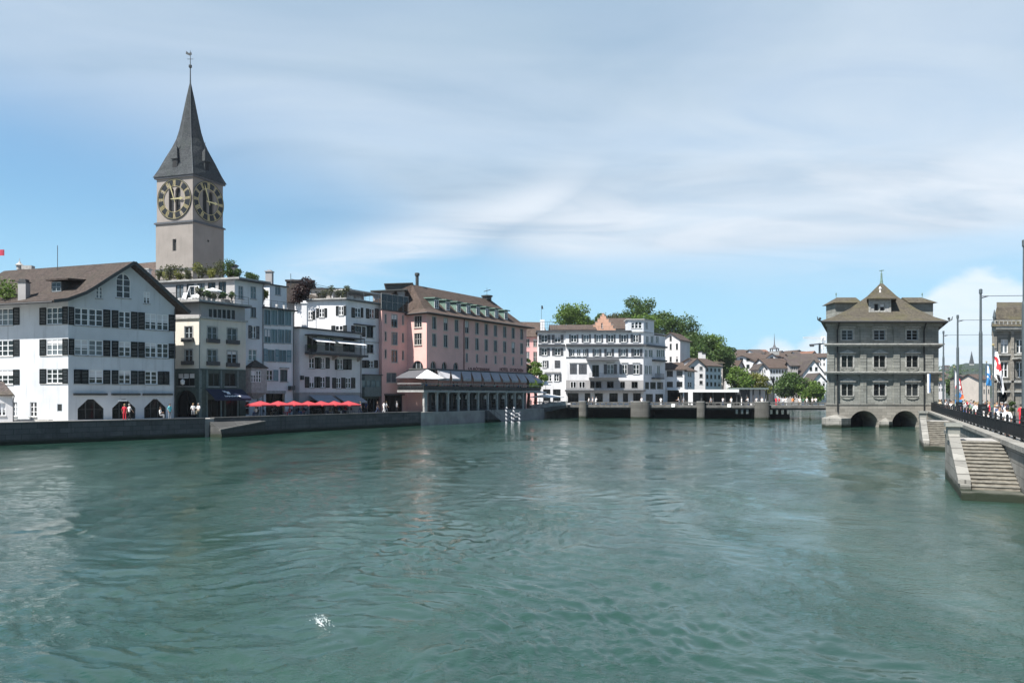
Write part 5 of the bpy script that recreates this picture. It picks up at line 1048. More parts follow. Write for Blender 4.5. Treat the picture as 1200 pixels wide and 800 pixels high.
# turret
t0, t1 = P2(735.8, YJ - .05), P2(754.2, YJ - .05); ftu = Fac(t0, t1, gz(391, YJ), gz(374.8, YJ)); t2 = (t1[0] + 3.0, t1[1] + 3.6); frt = Fac(t1, t2, gz(391, YJ), gz(374.8, YJ)); t3 = (t0[0], t0[1] + 4)
b.win(ftu, 740, 743.6, 377, 384.6, None, 1, 2, sill=.05); b.win(ftu, 744.2, 747.8, 377, 384.6, None, 1, 2, sill=.05); b.win(ftu, 748.4, 752, 377, 384.6, None, 1, 2, sill=.05); b.win(frt, 756.5, 759.4, 377, 385, None, 2, 1, sill=.05)
mb = MB(); ftu.skin(mb, .1); frt.skin(mb, .1); Fac(t2, t3, gz(391, YJ), gz(374.8, YJ)).skin(mb); Fac(t3, t0, gz(391, YJ), gz(374.8, YJ)).skin(mb); b.part(mb, 'turret', WHITE2)
b.part(MB().prism(ring([t0, t1, t2, t3], .4), gz(374.8, YJ) + .003, gz(373.6, YJ)), 'turret_roof', TRIM)
q = MB(); railing(q, (J1[0] + 2.5, J1[1] + 3.4), J2, gz(391, YJ) + .5, 1.0, .3, .025, 1); railing(q, J0, P2(733, YJ), zr + .25, .9, 1.2, .02, 1); b.part(q, 'roof_railing', IRON); b.finish(.14)
# roofs seen above the block
simple_block('tiled_house', 'long brown tiled roof house behind the white corner block, left of the stepped gable', 647, 697, 196, 0, 12, 2.5, 386, PALE, ((388, 392),), 6, roofm=TILE, ridge=378.5)
simple_block('tiled_house', 'brown roofed house between the pink hotel roof and the long tiled roof', 612, 640, 205, 12, 12, 2.5, 392, BEIGE, (), 2, roofm=TILE, ridge=375)
b = Bld('stepped_gable_house', 'peach house with a stepped gable rising above the white corner block', 'house', P2(706, 200) + (2.5,), PEACH); p0, p1 = P2(692, 199), P2(721.5, 199); f = b.f(p0, p1, 2.5, 20); L_g = f.L
st = [(0, gz(384, 199)), (.10, gz(384, 199)), (.10, gz(380.5, 199)), (.19, gz(380.5, 199)), (.19, gz(377, 199)), (.28, gz(377, 199)), (.28, gz(373.3, 199)), (.38, gz(373.3, 199)), (.38, gz(369.8, 199)), (.45, gz(369.8, 199)), (.45, gz(367.3, 199)), (.55, gz(367.3, 199)), (.55, gz(369.8, 199)), (.62, gz(369.8, 199)), (.62, gz(373.3, 199)), (.72, gz(373.3, 199)), (.72, gz(377, 199)), (.81, gz(377, 199)), (.81, gz(380.5, 199)), (.9, gz(380.5, 199)), (.9, gz(384, 199)), (1, gz(384, 199))]
f.outline = [(0, 2.5), (L_g, 2.5)] + [(u * L_g, z) for u, z in reversed(st)]
b.win(f, 704.6, 706.4, 378, 384.5, None, 1, 2, arch=-1, sill=.05, fw=.05); p2, p3 = (p1[0], p1[1] + 11), (p0[0], p0[1] + 11); ze = gz(385, 199); b.plain(p1, p2, 2.5, ze); b.plain(p3, p0, 2.5, ze); b.plain(p2, p3, 2.5, ze); b.finish(.12)
q = MB(); pr = [f.pt(-.1, ze, -.35), f.pt(L_g / 2, gz(370, 199), -.35), f.pt(L_g + .1, ze, -.35)]; q.sweep(pr, .2, (0, 10.6, 0)); b.part(q, 'roof', TILE)
q = MB(); 
for (u0, z0), (u1, z1) in zip(st[:-1], st[1:]):
    if u1 > u0: q.fbox(f, u0 * L_g - .06, u1 * L_g + .06, z0 + .003, z0 + .1, -.32, .07)
b.part(q, 'gable_coping', BEIGE)
simple_block('tiled_house', 'steep brown roof house just right of the stepped peach gable', 716, 740, 206, 0, 10, 2.5, 384, BEIGE, (), 2, roofm=TILE, ridge=371)
simple_block('pale_gabled_house', 'tall pale house with few small windows below the dark trees', 775, 797, 212, -30, 9, 2.5, 398, PALE, ((394, 400), (403, 410), (418, 424), (430, 436)), 3, roofm=TILE, ridge=390, gable=True, frame=FRAMED, ww=.35)
# ---- white houses right of the corner block
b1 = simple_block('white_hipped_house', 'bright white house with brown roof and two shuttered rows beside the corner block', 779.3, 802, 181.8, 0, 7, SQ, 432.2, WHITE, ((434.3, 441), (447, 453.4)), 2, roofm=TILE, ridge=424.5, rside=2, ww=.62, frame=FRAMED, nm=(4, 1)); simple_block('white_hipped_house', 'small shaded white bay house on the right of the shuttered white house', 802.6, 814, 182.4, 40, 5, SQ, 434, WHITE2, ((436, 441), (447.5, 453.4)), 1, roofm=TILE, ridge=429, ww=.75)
f = Fac(b1.corner[0], b1.corner[1], SQ, 8); q = MB(); q.fbox(f, .6, f.L - .4, SQ + .2, f.z(790, 457), .004, .06); b1.part(q, 'shop_window', GLASSD); q = MB(); q.fbox(f, .2, f.L + .2, f.z(790, 457), f.z(790, 456), .004, 1.2); b1.part(q, 'awning', WCAN)
simple_block('white_gabled_house', 'pinkish white house with steep gable behind the white market canopy', 807, 826.5, 199, 0, 12, SQ, 428.5, PALE, ((429.5, 433.5), (438, 442.2), (446, 450)), 2, roofm=TILE, ridge=420, gable=True, ww=.38, frame=FRAMED)
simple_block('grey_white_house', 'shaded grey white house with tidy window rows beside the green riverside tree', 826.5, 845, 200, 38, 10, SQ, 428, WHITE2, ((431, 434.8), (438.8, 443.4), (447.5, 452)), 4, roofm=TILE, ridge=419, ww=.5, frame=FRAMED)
simple_block('tiled_house', 'dark red roof house with chimneys under the wooded hill', 785, 812, 214, 8, 12, 2.5, 425, BEIGE, ((428, 432),), 4, roofm=TILE2, ridge=417.5)
simple_block('tiled_house', 'flat topped beige house at the foot of the wooded hill', 829, 847, 228, 10, 10, 2.5, 425, BEIGE, ((428, 432), (437, 441)), 3, roofm=TILE3, ridge=419)
for px, lab in ((820.5, 'tall white chimney left of the pair above the pinkish gable'), (824.5, 'tall white chimney right of the pair above the pinkish gable')):
    x, y = P2(px, 212); tt = thing('chimney', lab, 'chimney', (x, y, 8)); MB().box(x - .45, x + .45, y - .4, y + .4, 8, gz(412.5 + (px > 822) * 2, 212)).build('stack', PALE, tt); MB().box(x - .55, x + .55, y - .5, y + .5, gz(412.5 + (px > 822) * 2, 212) + .003, gz(411.6 + (px > 822) * 2, 212)).build('cap', TRIMD, tt)
ORDN = ('first', 'second', 'third', 'fourth', 'fifth', 'sixth', 'seventh', 'eighth', 'ninth', 'tenth', 'eleventh', 'twelfth', 'thirteenth', 'fourteenth', 'fifteenth', 'sixteenth', 'seventeenth')
# ---- far houses along the river bend
far = [
 ('white house with a broad cross gable above the green riverside tree', 850, 888, 268, 0, 12, 424, 416.5, WHITE, ((419.5, 423), (427, 431.5), (436, 440)), 5, TILE, True),
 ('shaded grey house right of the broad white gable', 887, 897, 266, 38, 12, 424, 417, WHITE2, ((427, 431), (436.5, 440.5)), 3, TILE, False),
 ('narrow bright white house between two grey fronts on the far bank', 896, 902.5, 262, 0, 10, 429, 422, WHITE, ((432, 435.5), (440, 443.5), (449, 452)), 2, TILE, False),
 ('long grey house front behind the olive tree', 902, 929, 258, 14, 12, 430.5, 419, WHITE2, ((433, 437), (441, 445), (449, 453)), 8, TILE, False),
 ('white gable with pale fascia left of the bell turret on the far bank', 893, 916, 290, 0, 14, 422.5, 414, PALE, ((418, 421),), 3, TILE, True),
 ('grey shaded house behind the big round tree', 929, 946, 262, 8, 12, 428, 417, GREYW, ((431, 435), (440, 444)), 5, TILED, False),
 ('dark roofed long house on the skyline right of the turret', 930, 960, 300, 0, 14, 424, 413.5, WHITE2, ((426, 429),), 7, TILED, False),
 ('white steep gable house at the edge of the town hall', 941, 966, 250, -8, 14, 437, 421.5, WHITE, ((430, 434.5), (441, 446)), 4, TILED, True),
 ('small white gable in front of the steep gable by the town hall', 952, 968, 238, 0, 9, 446, 437, WHITE, ((447, 452), (456, 460)), 3, TILED, True),
 ('brown roofed house at the skyline left of the turret', 866, 897, 300, 0, 14, 419.5, 412.5, PALE, ((421, 424),), 6, TILE, False),
 ('brown roofed house under the bell turret', 905, 932, 305, 0, 14, 419, 412.5, PALE, ((421, 424),), 5, TILE, False),
 ('dim grey house at the left end of the far bank row', 846, 858, 262, 0, 10, 421, 415, GREYW, ((424, 428), (433, 437)), 2, TILED, False)]
for lab, a_, c_, Y, an, dep, ey, ry, wm, rw, nc, rm, gb in far: simple_block('old_town_house', lab, a_, c_, Y, an, dep, 1.8, ey, wm, rw, nc, roofm=rm, ridge=ry, gable=gb, frame=FRAMED, ww=.5, nm=(1, 1), group='old town houses on the far bank')
rngt = np.random.default_rng(31)
for i in range(17):
    px = 851 + i * 6.6 + float(rngt.uniform(-1.5, 1.5)); wd_ = float(rngt.uniform(7, 13)); Y = float(rngt.uniform(312, 360)); ry = float(rngt.uniform(408.5, 414)); ey = ry + float(rngt.uniform(3.5, 6))
    simple_block('old_town_house', 'crowded skyline roof behind the far bank, %s from the hill end' % ORDN[i], px, px + wd_, Y, float(rngt.uniform(-25, 30)), 10, 1.8, ey, (PALE, WHITE2, GREYW, BEIGE)[i % 4], ((ey + 1.5, ey + 4.2), (ey + 7, ey + 10)), 3, roofm=(TILE, TILED, TILE, TILE2)[i % 4], ridge=ry, gable=bool(i % 3 == 0), frame=FRAMED, ww=.4, nm=(1, 1), group='old town houses on the far bank')
for i in range(9):
    px = 852 + i * 12.5; Y = 240 + 9 * (i % 3); ey = (433, 429, 437, 431, 440, 434, 428, 438, 432)[i]
    simple_block('old_town_house', 'low narrow house front behind the riverside trees, %s from the hill end' % ORDN[i], px, px + (9, 7, 11, 8, 7, 10, 8, 9, 8)[i], Y + 14, (-12, 25, 8, 0, 30, 10, -8, 22, 5)[i], 9, 1.8, ey, (WHITE, GREYW, WHITE2, PALE, WHITE, BEIGE, GREYW, WHITE2, PALE)[i], ((ey + 2, ey + 5), (ey + 8, ey + 11), (ey + 14, ey + 17)), 3, roofm=(TILED, TILE, TILE)[i % 3], ridge=ey - (5, 7, 4)[i % 3], gable=bool(i % 2), frame=FRAMED, ww=.45, nm=(1, 1), group='old town houses on the far bank')
tx, ty = P2(907.5, 304); tt = thing('bell_turret', 'small bell turret with thin spire on the far roofs', 'turret', (tx, ty, gz(413, 304))); q = MB(); q.box(tx - 1.4, tx + 1.4, ty - 1.4, ty + 1.4, gz(416, 304), gz(411.5, 304)); q.build('base', TRIM, tt); q = MB()
for sx in (-1, 1):
    for sy in (-1, 1): q.bar((tx + sx * 1.2, ty + sy * 1.2, gz(411.5, 304)), (tx + sx * 1.2, ty + sy * 1.2, gz(408.8, 304)), .3)
q.build('belfry', TRIMD, tt); q = MB(); q.lathe(tx, ty, [(2.0, gz(408.8, 304)), (1.9, gz(408.2, 304)), (.6, gz(406.5, 304)), (.2, gz(403, 304)), (.04, gz(391, 304))], 8); q.build('spire', SHGREY, tt)
# tower crane behind the roofs
cx, cy = P2(964.5, 420); tt = thing('tower_crane', 'pale tower crane behind the far roofs by the town hall', 'crane', (cx, cy, 2)); q = MB(); zt = gz(394, 420)
for sx in (-1, 1):
    for sy in (-1, 1): q.bar((cx + sx * .7, cy + sy * .7, 2), (cx + sx * .7, cy + sy * .7, zt), .2)
for i in range(20): z_ = 2 + (zt - 2) * i / 20; q.bar((cx - .7, cy - .7, z_), (cx + .7, cy - .7, z_ + (zt - 2) / 20), .12)
q.build('mast', SIGNW, tt); q = MB(); jx = gx(941, 415)
for zz in (gz(395.6, 420), gz(397.2, 420)): q.bar((cx + 4, cy, zz), (jx, cy - 5, zz), .22)
for i in range(14): a_ = i / 14; q.bar((cx + (jx - cx) * a_, cy - 5 * a_, gz(397.2, 420)), (cx + (jx - cx) * (a_ + .07), cy - 5 * (a_ + .07), gz(395.6, 420)), .12)
q.build('jib', SIGNW, tt); q = MB(); q.box(cx - .9, cx + .9, cy - 1.2, cy + .6, gz(399, 420), gz(395, 420)); q.build('cab', SIGNW, tt)
cx, cy = P2(960.5, 380); tt = thing('tower_crane', 'lower grey crane with dark counterweight in front of the pale crane', 'crane', (cx, cy, 2)); q = MB(); q.bar((cx, cy, 2), (cx, cy, gz(402, 380)), .8); q.build('mast', IRON, tt); q = MB(); q.bar((gx(966, 380), cy, gz(402.5, 380)), (gx(946, 380), cy - 3, gz(404.5, 380)), .6); q.build('jib', IRON, tt); q = MB(); q.box(gx(947, 380), gx(950.5, 380), cy - 4, cy - 2, gz(406.5, 380), gz(403.6, 380)); q.build('counterweight', TRIMD, tt)

# ================================================================ CHURCH TOWER
C_ = P2(226, 150); Lt = P2(182.6, 152.6); Rt = P2(262.3, 157.3)
zstr = gz(258.5, 150); zeave = gz(204.5, 150); zb_ = gz(315, 150)
b = Bld('church', 'grey church clock tower with slender slate spire and gilded clock faces', 'church', (C_[0], C_[1], GZL), TOWERST); b.frame = FRAMED; b.sillm = TRIM
fL = b.f(Lt, C_, GZL, zstr - .25); fR = b.f(C_, Rt, GZL, zstr - .25); Bk = (Lt[0] + Rt[0] - C_[0], Lt[1] + Rt[1] - C_[1]); b.plain(Rt, Bk, GZL, zstr - .25); b.plain(Bk, Lt, GZL, zstr - .25)
b.win(fL, 202.2, 206.6, 280, 294, None, 1, 1, sill=0, frame=TRIM, glass=GLASSP, depth=.4); b.win(fR, 243, 245.2, 281, 283.5, None, 1, 1, sill=0, glass=GLASSP, depth=.4, fw=.03)
ctr = ((Lt[0] + Rt[0]) / 2, (Lt[1] + Rt[1]) / 2)
def sq(k): return [(ctr[0] + (p[0] - ctr[0]) * k, ctr[1] + (p[1] - ctr[1]) * k) for p in (Lt, C_, Rt, Bk)]
up = sq(.972); uL = Fac(up[0], up[1], zstr + .15, zeave); uR = Fac(up[1], up[2], zstr + .15, zeave); uB = Fac(up[2], up[3], zstr + .15, zeave); uW = Fac(up[3], up[0], zstr + .15, zeave)
for ff in (uL, uR):
    for s_ in (-1, 1):
        c = ff.L / 2 + s_ * .78; zc_ = (zstr + zeave) / 2
        ww = b.win(ff, c - .62, c + .62, zc_ + 2.3, zc_ - 2.5, uv=True, n=1, m=6, arch=.75, sill=0, frame=FRAMED, glass=GLASSP, depth=.5, fw=.08, name='belfry_louvre')
mb = MB(); [ff.skin(mb, .5) for ff in (uL, uR, uB, uW)]; b.part(mb, 'belfry_wall', TOWERST)
b.part(MB().prism(sq(1.06), zstr - .25, zstr).prism(sq(1.02), zstr + .003, zstr + .15), 'string_course', SHGREY); b.part(MB().prism(sq(1.03), zb_ - .2, zb_ + .25), 'string_course', SHGREY)
b.part(MB().prism(sq(1.05), zeave - .3, zeave + .05), 'eave_cornice', SHGREY)
NUM = {1: 'I', 2: 'II', 3: 'III', 4: 'IIII', 5: 'V', 6: 'VI', 7: 'VII', 8: 'VIII', 9: 'IX', 10: 'X', 11: 'XI', 12: 'XII'}
def clock(ff):
    cu, cz, r1_, r0_ = ff.L / 2, (zstr + zeave) / 2 + .05, 3.92, 2.55
    def arc(a0, a1, ra, rb, d0, d1, mb, n=6):
        for i in range(n):
            b0, b1 = a0 + (a1 - a0) * i / n, a0 + (a1 - a0) * (i + 1) / n
            mb.fpoly(ff, [(cu + rb * math.sin(b0), cz + rb * math.cos(b0)), (cu + ra * math.sin(b0), cz + ra * math.cos(b0)), (cu + ra * math.sin(b1), cz + ra * math.cos(b1)), (cu + rb * math.sin(b1), cz + rb * math.cos(b1))], d0, d1)
    ringm = MB(); arc(0, 2 * math.pi, r1_, r1_ + .09, .03, .18, ringm, 64); cl = b.part(ringm, 'clock_face', BLACK)
    for i in range(12): pl = MB(); a = 2 * math.pi * (i + .5) / 12; arc(a - .155, a + .155, r0_ + .1, r1_ - .13, .06, .12, pl, 4); b.part(pl, 'hour_plate', BLACK, cl)
    rg = MB(); arc(0, 2 * math.pi, r1_ - .08, r1_ - .02, .07, .15, rg, 64); b.part(rg, 'gilt_ring', GOLD, cl); rg = MB(); arc(0, 2 * math.pi, r0_, r0_ + .06, .07, .15, rg, 48); b.part(rg, 'gilt_ring', GOLD, cl)
    for h in range(1, 13):
        nm = MB(); a = 2 * math.pi * h / 12; s = NUM[h]; wds = {'I': .17, 'V': .36, 'X': .36}; tot = sum(wds[c] for c in s); x = -tot / 2; ra, rb = r0_ + .16, r1_ - .22
        def P(xx, rr): return (cu + rr * math.sin(a) + xx * math.cos(a), cz + rr * math.cos(a) - xx * math.sin(a))
        def S(x0, ra_, x1, rb_, w_=.035): nm.fpoly(ff, [P(x0 - w_, ra_), P(x0 + w_, ra_), P(x1 + w_, rb_), P(x1 - w_, rb_)], .09, .16)
        for c in s:
            w_ = wds[c]; m_ = x + w_ / 2
            if c == 'I': S(m_, ra, m_, rb)
            if c == 'V': S(m_, ra, m_ - .13, rb); S(m_, ra, m_ + .13, rb, .025)
            if c == 'X': S(m_ - .13, ra, m_ + .13, rb); S(m_ + .13, ra, m_ - .13, rb, .025)
            x += w_
        b.part(nm, 'numeral', GOLD, cl)
    hd = MB()
    for an, ln, wd in ((R(-19), 3.5, .13), (R(90), 2.5, .17)):
        def P(xx, rr): return (cu + rr * math.sin(an) + xx * math.cos(an), cz + rr * math.cos(an) - xx * math.sin(an))
        hd.fpoly(ff, [P(-wd * .5, -.7), P(wd * .5, -.7), P(wd, ln * .72), P(.02, ln), P(-wd, ln * .72)], .2 + (ln < 3) * .06, .25 + (ln < 3) * .06)
        if ln < 3: hd.fpoly(ff, [P(-.34, ln * .62), P(0, ln * .5), P(.34, ln * .62), P(0, ln * .86)], .262, .318)
    b.part(hd, 'clock_hands', GOLD, cl)
clock(uL); clock(uR)
# flared spire (square at the eave, octagonal above)
prof = [(1.09, zeave + .06), (.94, gz(198.5, 152)), (.735, gz(187, 154)), (.53, gz(173, 154)), (.41, gz(163, 154)), (.325, gz(152, 154)), (.255, gz(139, 154)), (.187, gz(126, 154)), (.12, gz(113, 154)), (.022, gz(95.5, 154))]
q = MB(); vs = []; n8 = 8; c4 = sq(1.0)
for k, z in prof:
    t = min(1, max(0, (z - zeave) / 9)); 
    for i in range(4):
        a, bb_ = c4[i], c4[(i + 1) % 4]; mid = ((a[0] + bb_[0]) / 2, (a[1] + bb_[1]) / 2); km = k * (1 + .32 * t)
        vs.append((ctr[0] + (a[0] - ctr[0]) * k, ctr[1] + (a[1] - ctr[1]) * k, z)); vs.append((ctr[0] + (mid[0] - ctr[0]) * km, ctr[1] + (mid[1] - ctr[1]) * km, z))
fs_ = []
for i in range(len(prof) - 1):
    for k in range(8): fs_.append((i * 8 + k, i * 8 + (k + 1) % 8, (i + 1) * 8 + (k + 1) % 8, (i + 1) * 8 + k))
fs_.append(tuple(range(7, -1, -1))); fs_.append(tuple((len(prof) - 1) * 8 + k for k in range(8))); q.add(vs, fs_); sp = b.part(q, 'spire', SLATE)
q = MB(); ridge = [Vector(vs[i * 8 + 2]) + (Vector(vs[i * 8 + 2]) - Vector((ctr[0], ctr[1], vs[i * 8 + 2][2]))) * .004 for i in range(len(prof))]; q.tube(ridge, .07, 5); b.part(q, 'ridge_seam', IRON, sp)
zt = gz(95.5, 154); q = MB(); q.lathe(ctr[0], ctr[1], [(.16, zt - .8), (.12, zt + 1.2), (.10, gz(78, 154)), (.34, gz(76.5, 154)), (.34, gz(74.5, 154)), (.08, gz(73, 154)), (.05, gz(57, 154))], 8); q.bar((ctr[0] - .6, ctr[1], gz(67, 154)), (ctr[0] + .6, ctr[1], gz(67, 154)), .08)
q.add([(ctr[0] - .9, ctr[1] - .06, gz(61, 154)), (ctr[0] - .1, ctr[1] - .06, gz(63, 154)), (ctr[0] + .3, ctr[1] - .06, gz(61.5, 154)), (ctr[0] + .2, ctr[1] - .06, gz(59, 154)), (ctr[0] - .3, ctr[1] - .06, gz(60, 154)), (ctr[0] - .8, ctr[1] - .06, gz(57.5, 154))] + [(x, y, z) for x, y, z in [(ctr[0] - .9, ctr[1] + .06, gz(61, 154)), (ctr[0] - .1, ctr[1] + .06, gz(63, 154)), (ctr[0] + .3, ctr[1] + .06, gz(61.5, 154)), (ctr[0] + .2, ctr[1] + .06, gz(59, 154)), (ctr[0] - .3, ctr[1] + .06, gz(60, 154)), (ctr[0] - .8, ctr[1] + .06, gz(57.5, 154))]], [(0, 1, 2, 3, 4, 5), (11, 10, 9, 8, 7, 6)] + [(i, 6 + i, 6 + (i + 1) % 6, (i + 1) % 6) for i in range(6)]); b.part(q, 'weathervane', IRON, sp)
for px, ff, k in ((207.5, uL, .5), (241.5, uR, .47)):   # spire dormers
    u = ff.L * k; z0 = gz(198.5, 151); q = MB(); q.fbox(ff, u - .62, u + .62, z0, z0 + 2.2, -2.6, .0); q.add([ff.pt(u - .85, z0 + 2.2, .25), ff.pt(u + .85, z0 + 2.2, .25), ff.pt(u + .85, z0 + 2.2, -2.7), ff.pt(u - .85, z0 + 2.2, -2.7), ff.pt(u, z0 + 5.0, -.6)], [(3, 2, 1, 0), (0, 1, 4), (1, 2, 4), (2, 3, 4), (3, 0, 4)])
    q.bar(ff.pt(u, z0 + 4.9, -.6), ff.pt(u, z0 + 6.2, -.6), .08); dm = b.part(q, 'spire_dormer', SLATE); q = MB(); q.fbox(ff, u - .4, u + .4, z0 + .5, z0 + 1.9, .003, .04); b.part(q, 'opening_shade_plate', DARK, dm)  # dark plate on the dormer face stands for the shade within
b.finish(.4)
# nave roof left of the tower, with its own walls
nz = gz(304.8, 164.6); n0, n1 = P2(70, 168), P2(186, 158); fn = Fac(n0, n1, GZL, gz(332, 160)); nb = MB(); Fac(n0, n1, GZL, gz(332, 160)).skin(nb); bk = [(n0[0] + 8, n0[1] + 14), (n1[0] + 6, n1[1] + 12)]; Fac(n1, bk[1], GZL, gz(332, 160)).skin(nb); Fac(bk[1], bk[0], GZL, gz(332, 160)).skin(nb); Fac(bk[0], n0, GZL, gz(332, 160)).skin(nb); b.part(nb, 'nave_wall', GREYW)
ez_ = gz(331, 160); q = MB(); q.add([fn.pt(-.5, ez_, .8), fn.pt(fn.L, ez_, .8), (bk[1][0], bk[1][1], ez_), (bk[0][0], bk[0][1], ez_), fn.pt(5, nz, -6.5), fn.pt(fn.L, nz, -6.5)], [(0, 1, 5, 4), (1, 2, 5), (2, 3, 4, 5), (3, 0, 4), (3, 2, 1, 0)]); b.part(q, 'nave_roof', TILE)
# roofs behind the white gabled house
ob = simple_block('old_town_house', 'long brown roof on the skyline behind the white gabled house', -60, 84, 128, -4, 16, GZL, 334, GREYW, (), 4, roofm=TILE, ridge=313.5); ob.root['group'] = ''; del ob.root['group']
q = MB(); x, y = P2(23, 136); q.lathe(x, y, [(.5, gz(316, 136)), (.5, gz(311.5, 136)), (.75, gz(311, 136)), (.3, gz(308.5, 136)), (.06, gz(306, 136)), (.03, gz(302.5, 136))], 8); ob.part(q, 'roof_turret', TRIM)
q = MB(); x, y = P2(33, 136); q.box(x - .9, x + .9, y - .5, y + .5, gz(316, 136), gz(311.5, 136)); ob.part(q, 'chimney', TRIM)
b2 = simple_block('grey_annex', 'small grey dormered annex wedged behind the white gable below the church tower', 166, 200, 112, 0, 8, GZL, 330, GREYW, ((333, 341),), 3, roofm=TRIMD)
x, y = P2(171, 118); tt = thing('chimney', 'white rendered chimney rising behind the white gable near the church tower', 'chimney', (x, y, 14)); MB().box(x - .62, x + .62, y - .5, y + .5, 14, gz(316.5, 118)).build('stack', PALE, tt); MB().box(x - .74, x + .74, y - .62, y + .62, gz(316.5, 118) + .003, gz(315, 118)).build('cap', TRIM, tt)
x, y = P2(-1.5, 130); tt = thing('flag', 'dark red flag on a thin pole at the far left skyline', 'flag', (x, y, gz(316, 130))); MB().bar((x - .3, y, gz(320, 130)), (x - .3, y, gz(290, 130)), .07).build('flagpole', IRON, tt); q = MB()
for i in range(6): x0, x1 = x - .25 + i * .2, x - .25 + (i + 1) * .2; q.hexa([(x0, y + .08 * math.sin(i), gz(299.5, 130)), (x1, y + .08 * math.sin(i + 1), gz(299.5, 130)), (x1, y + .03 + .08 * math.sin(i + 1), gz(299.5, 130)), (x0, y + .03 + .08 * math.sin(i), gz(299.5, 130)), (x0, y + .08 * math.sin(i), gz(292.5, 130)), (x1, y + .08 * math.sin(i + 1), gz(292.5, 130)), (x1, y + .03 + .08 * math.sin(i + 1), gz(292.5, 130)), (x0, y + .03 + .08 * math.sin(i), gz(292.5, 130))])
q.build('cloth', plain('flag_red', (.35, .03, .06), .7), tt)
# ================================================================ BRIDGE
BCONC = plain('bridge_concrete', (.105, .104, .10), .85, var=.3, scale=1.2)
b0, b1 = P2(636, 160), P2(967, 146.4); fb = Fac(b0, b1, 2.3, 3.3); BZ = 2.6
br = thing('bridge', 'low flat concrete bridge with heavy stone piers crossing the river', 'bridge', fb.pt(fb.L / 2, 0, 0))
q = MB(); q.fbox(fb, -4, fb.L + 2.2, 2.28, 2.6, -26, -.35); q.build('deck', BCONC, br)
q = MB(); q.fbox(fb, -2, fb.L + 2, 2.25, 2.78, -.34, 0); q.build('girder', BCONC, br)
q = MB(); q.fbox(fb, -2, fb.L + 2, 3.1, 3.34, -.3, -.04)
n = 46
for i in range(n + 1): u = fb.L * i / n; q.fbox(fb, u - .14, u + .14, 2.782, 3.098, -.28, -.08)
q.build('parapet', BCONC, br)
q = MB(); q.fbox(fb, -2, fb.L + 2, 1.9, 2.248, -1.4, -.5); [q.fbox(fb, -2, fb.L + 2, 1.9, 2.248, -4.4 - 3 * i, -3.6 - 3 * i) for i in range(7)]; q.build('beam', TRIMD, br)
fbk = Fac(fb.xy(-3, -14), fb.xy(fb.u(942) - 1.2, -14), -1.4, 2.27); q = MB()
for px in list(np.arange(862, 880, 6.2)) + list(np.arange(902.5, 932, 6.6)):
    u = fbk.u(px); fbk.holes.append([(u, .75), (u + .5, .75), (u + .5, 1.8), (u, 1.8)])
fbk.skin(q, .3); q.build('under_deck_shade_wall', TRIMD, br)  # dark pierced wall added to keep the space under the deck dark
for a_, c_ in ((678.6, 687.8), (739.2, 761.5), (816.6, 826), (884.2, 901.8)):
    u0, u1 = fb.u(a_), fb.u(c_); w2 = (u1 - u0) / 2; c = (u0 + u1) / 2; poly = []
    for i in range(13): t = math.pi * i / 12; poly.append(fb.xy(c - w2 * math.cos(t), .3 + w2 * .55 * math.sin(t)))
    poly += [fb.xy(u1, -24 if w2 > 1.5 else -9), fb.xy(u0, -24 if w2 > 1.5 else -9)]
    q = MB(); q.prism(poly, -1.5, 2.24); poly2 = poly[:13] + [fb.xy(u1, -.02), fb.xy(u0, -.02)]; q.prism(poly2, 2.242, 3.36); p_ = q.build('pier', PIERST, br)
    q = MB(); q.prism(ring(poly2, .06), 3.362, 3.5); q.build('pier_cap', CONC, p_)
for px in (789, 854.5): q = MB(); q.fbox(fb, fb.u(px) - .35, fb.u(px) + .35, 2.35, 3.0, .004, .25); q.build('bridge_lamp', LAMPW, br)
# market canopies on the bridge
def canopy(name, label, px0, px1, Y, ytop, yroof, dep, m, wallpx=None, wm=None):
    p0, p1 = P2(px0, Y), P2(px1, Y); t = thing(name, label, 'kiosk', ((p0[0] + p1[0]) / 2, Y, BZ)); zt, zb = gz(ytop, Y), gz(yroof, Y)
    MB().box(p0[0], p1[0], Y, Y + dep, zb, zt).build('roof', m, t)
    for i in range(5): x = p0[0] + .3 + (p1[0] - p0[0] - .6) * i / 4; MB().box(x - .12, x + .12, Y + .5, Y + .74, BZ, zb - .002).build('post', TRIMD, t); MB().box(x - .12, x + .12, Y + dep - .8, Y + dep - .56, BZ, zb - .002).build('post', TRIMD, t)
    if wallpx:
        for a_, c_, mm in wallpx: MB().box(gx(a_, Y), gx(c_, Y), Y + 1.2, Y + dep - 1, BZ, zb - .003).build('kiosk_body', mm, t)
    return t
canopy('market_canopy', 'open market canopy with long white roof edge on the bridge', 807, 866, 157, 456.2, 459.4, 9, FRAMEW, ((830, 864, DARK), (812, 826, FRAMED)))
q = MB(); x0, x1 = gx(807, 156.5), gx(812, 156.5); q.box(x0, x1, 156.6, 156.9, BZ, gz(457, 156.6)); tag(q.build('notice_board', SIGNW, loc=(x0, 156.7, BZ)), 'tall white board standing at the left end of the white market canopy', 'board')
canopy('market_kiosk', 'grey kiosk with thin flat green edged roof beside the white canopy', 866.5, 901, 157.5, 454.2, 456.2, 8, OXID, ((868, 880, SHGREY), (881, 899, PALE)))
def lantern(name, label, x, y, z, h, group=None):
    t = thing(name, label, 'street lamp', (x, y, z), group); q = MB(); q.lathe(x, y, [(.30, z), (.30, z + .5), (.12, z + .7), (.08, z + h * .72)], 8); q.build('post', BLACK, t); q = MB(); q.lathe(x, y, [(.06, z + h * .72), (.22, z + h * .76), (.36, z + h * .92), (.10, z + h * .97), (.03, z + h)], 6); q.build('lantern', BLACK, t); return t
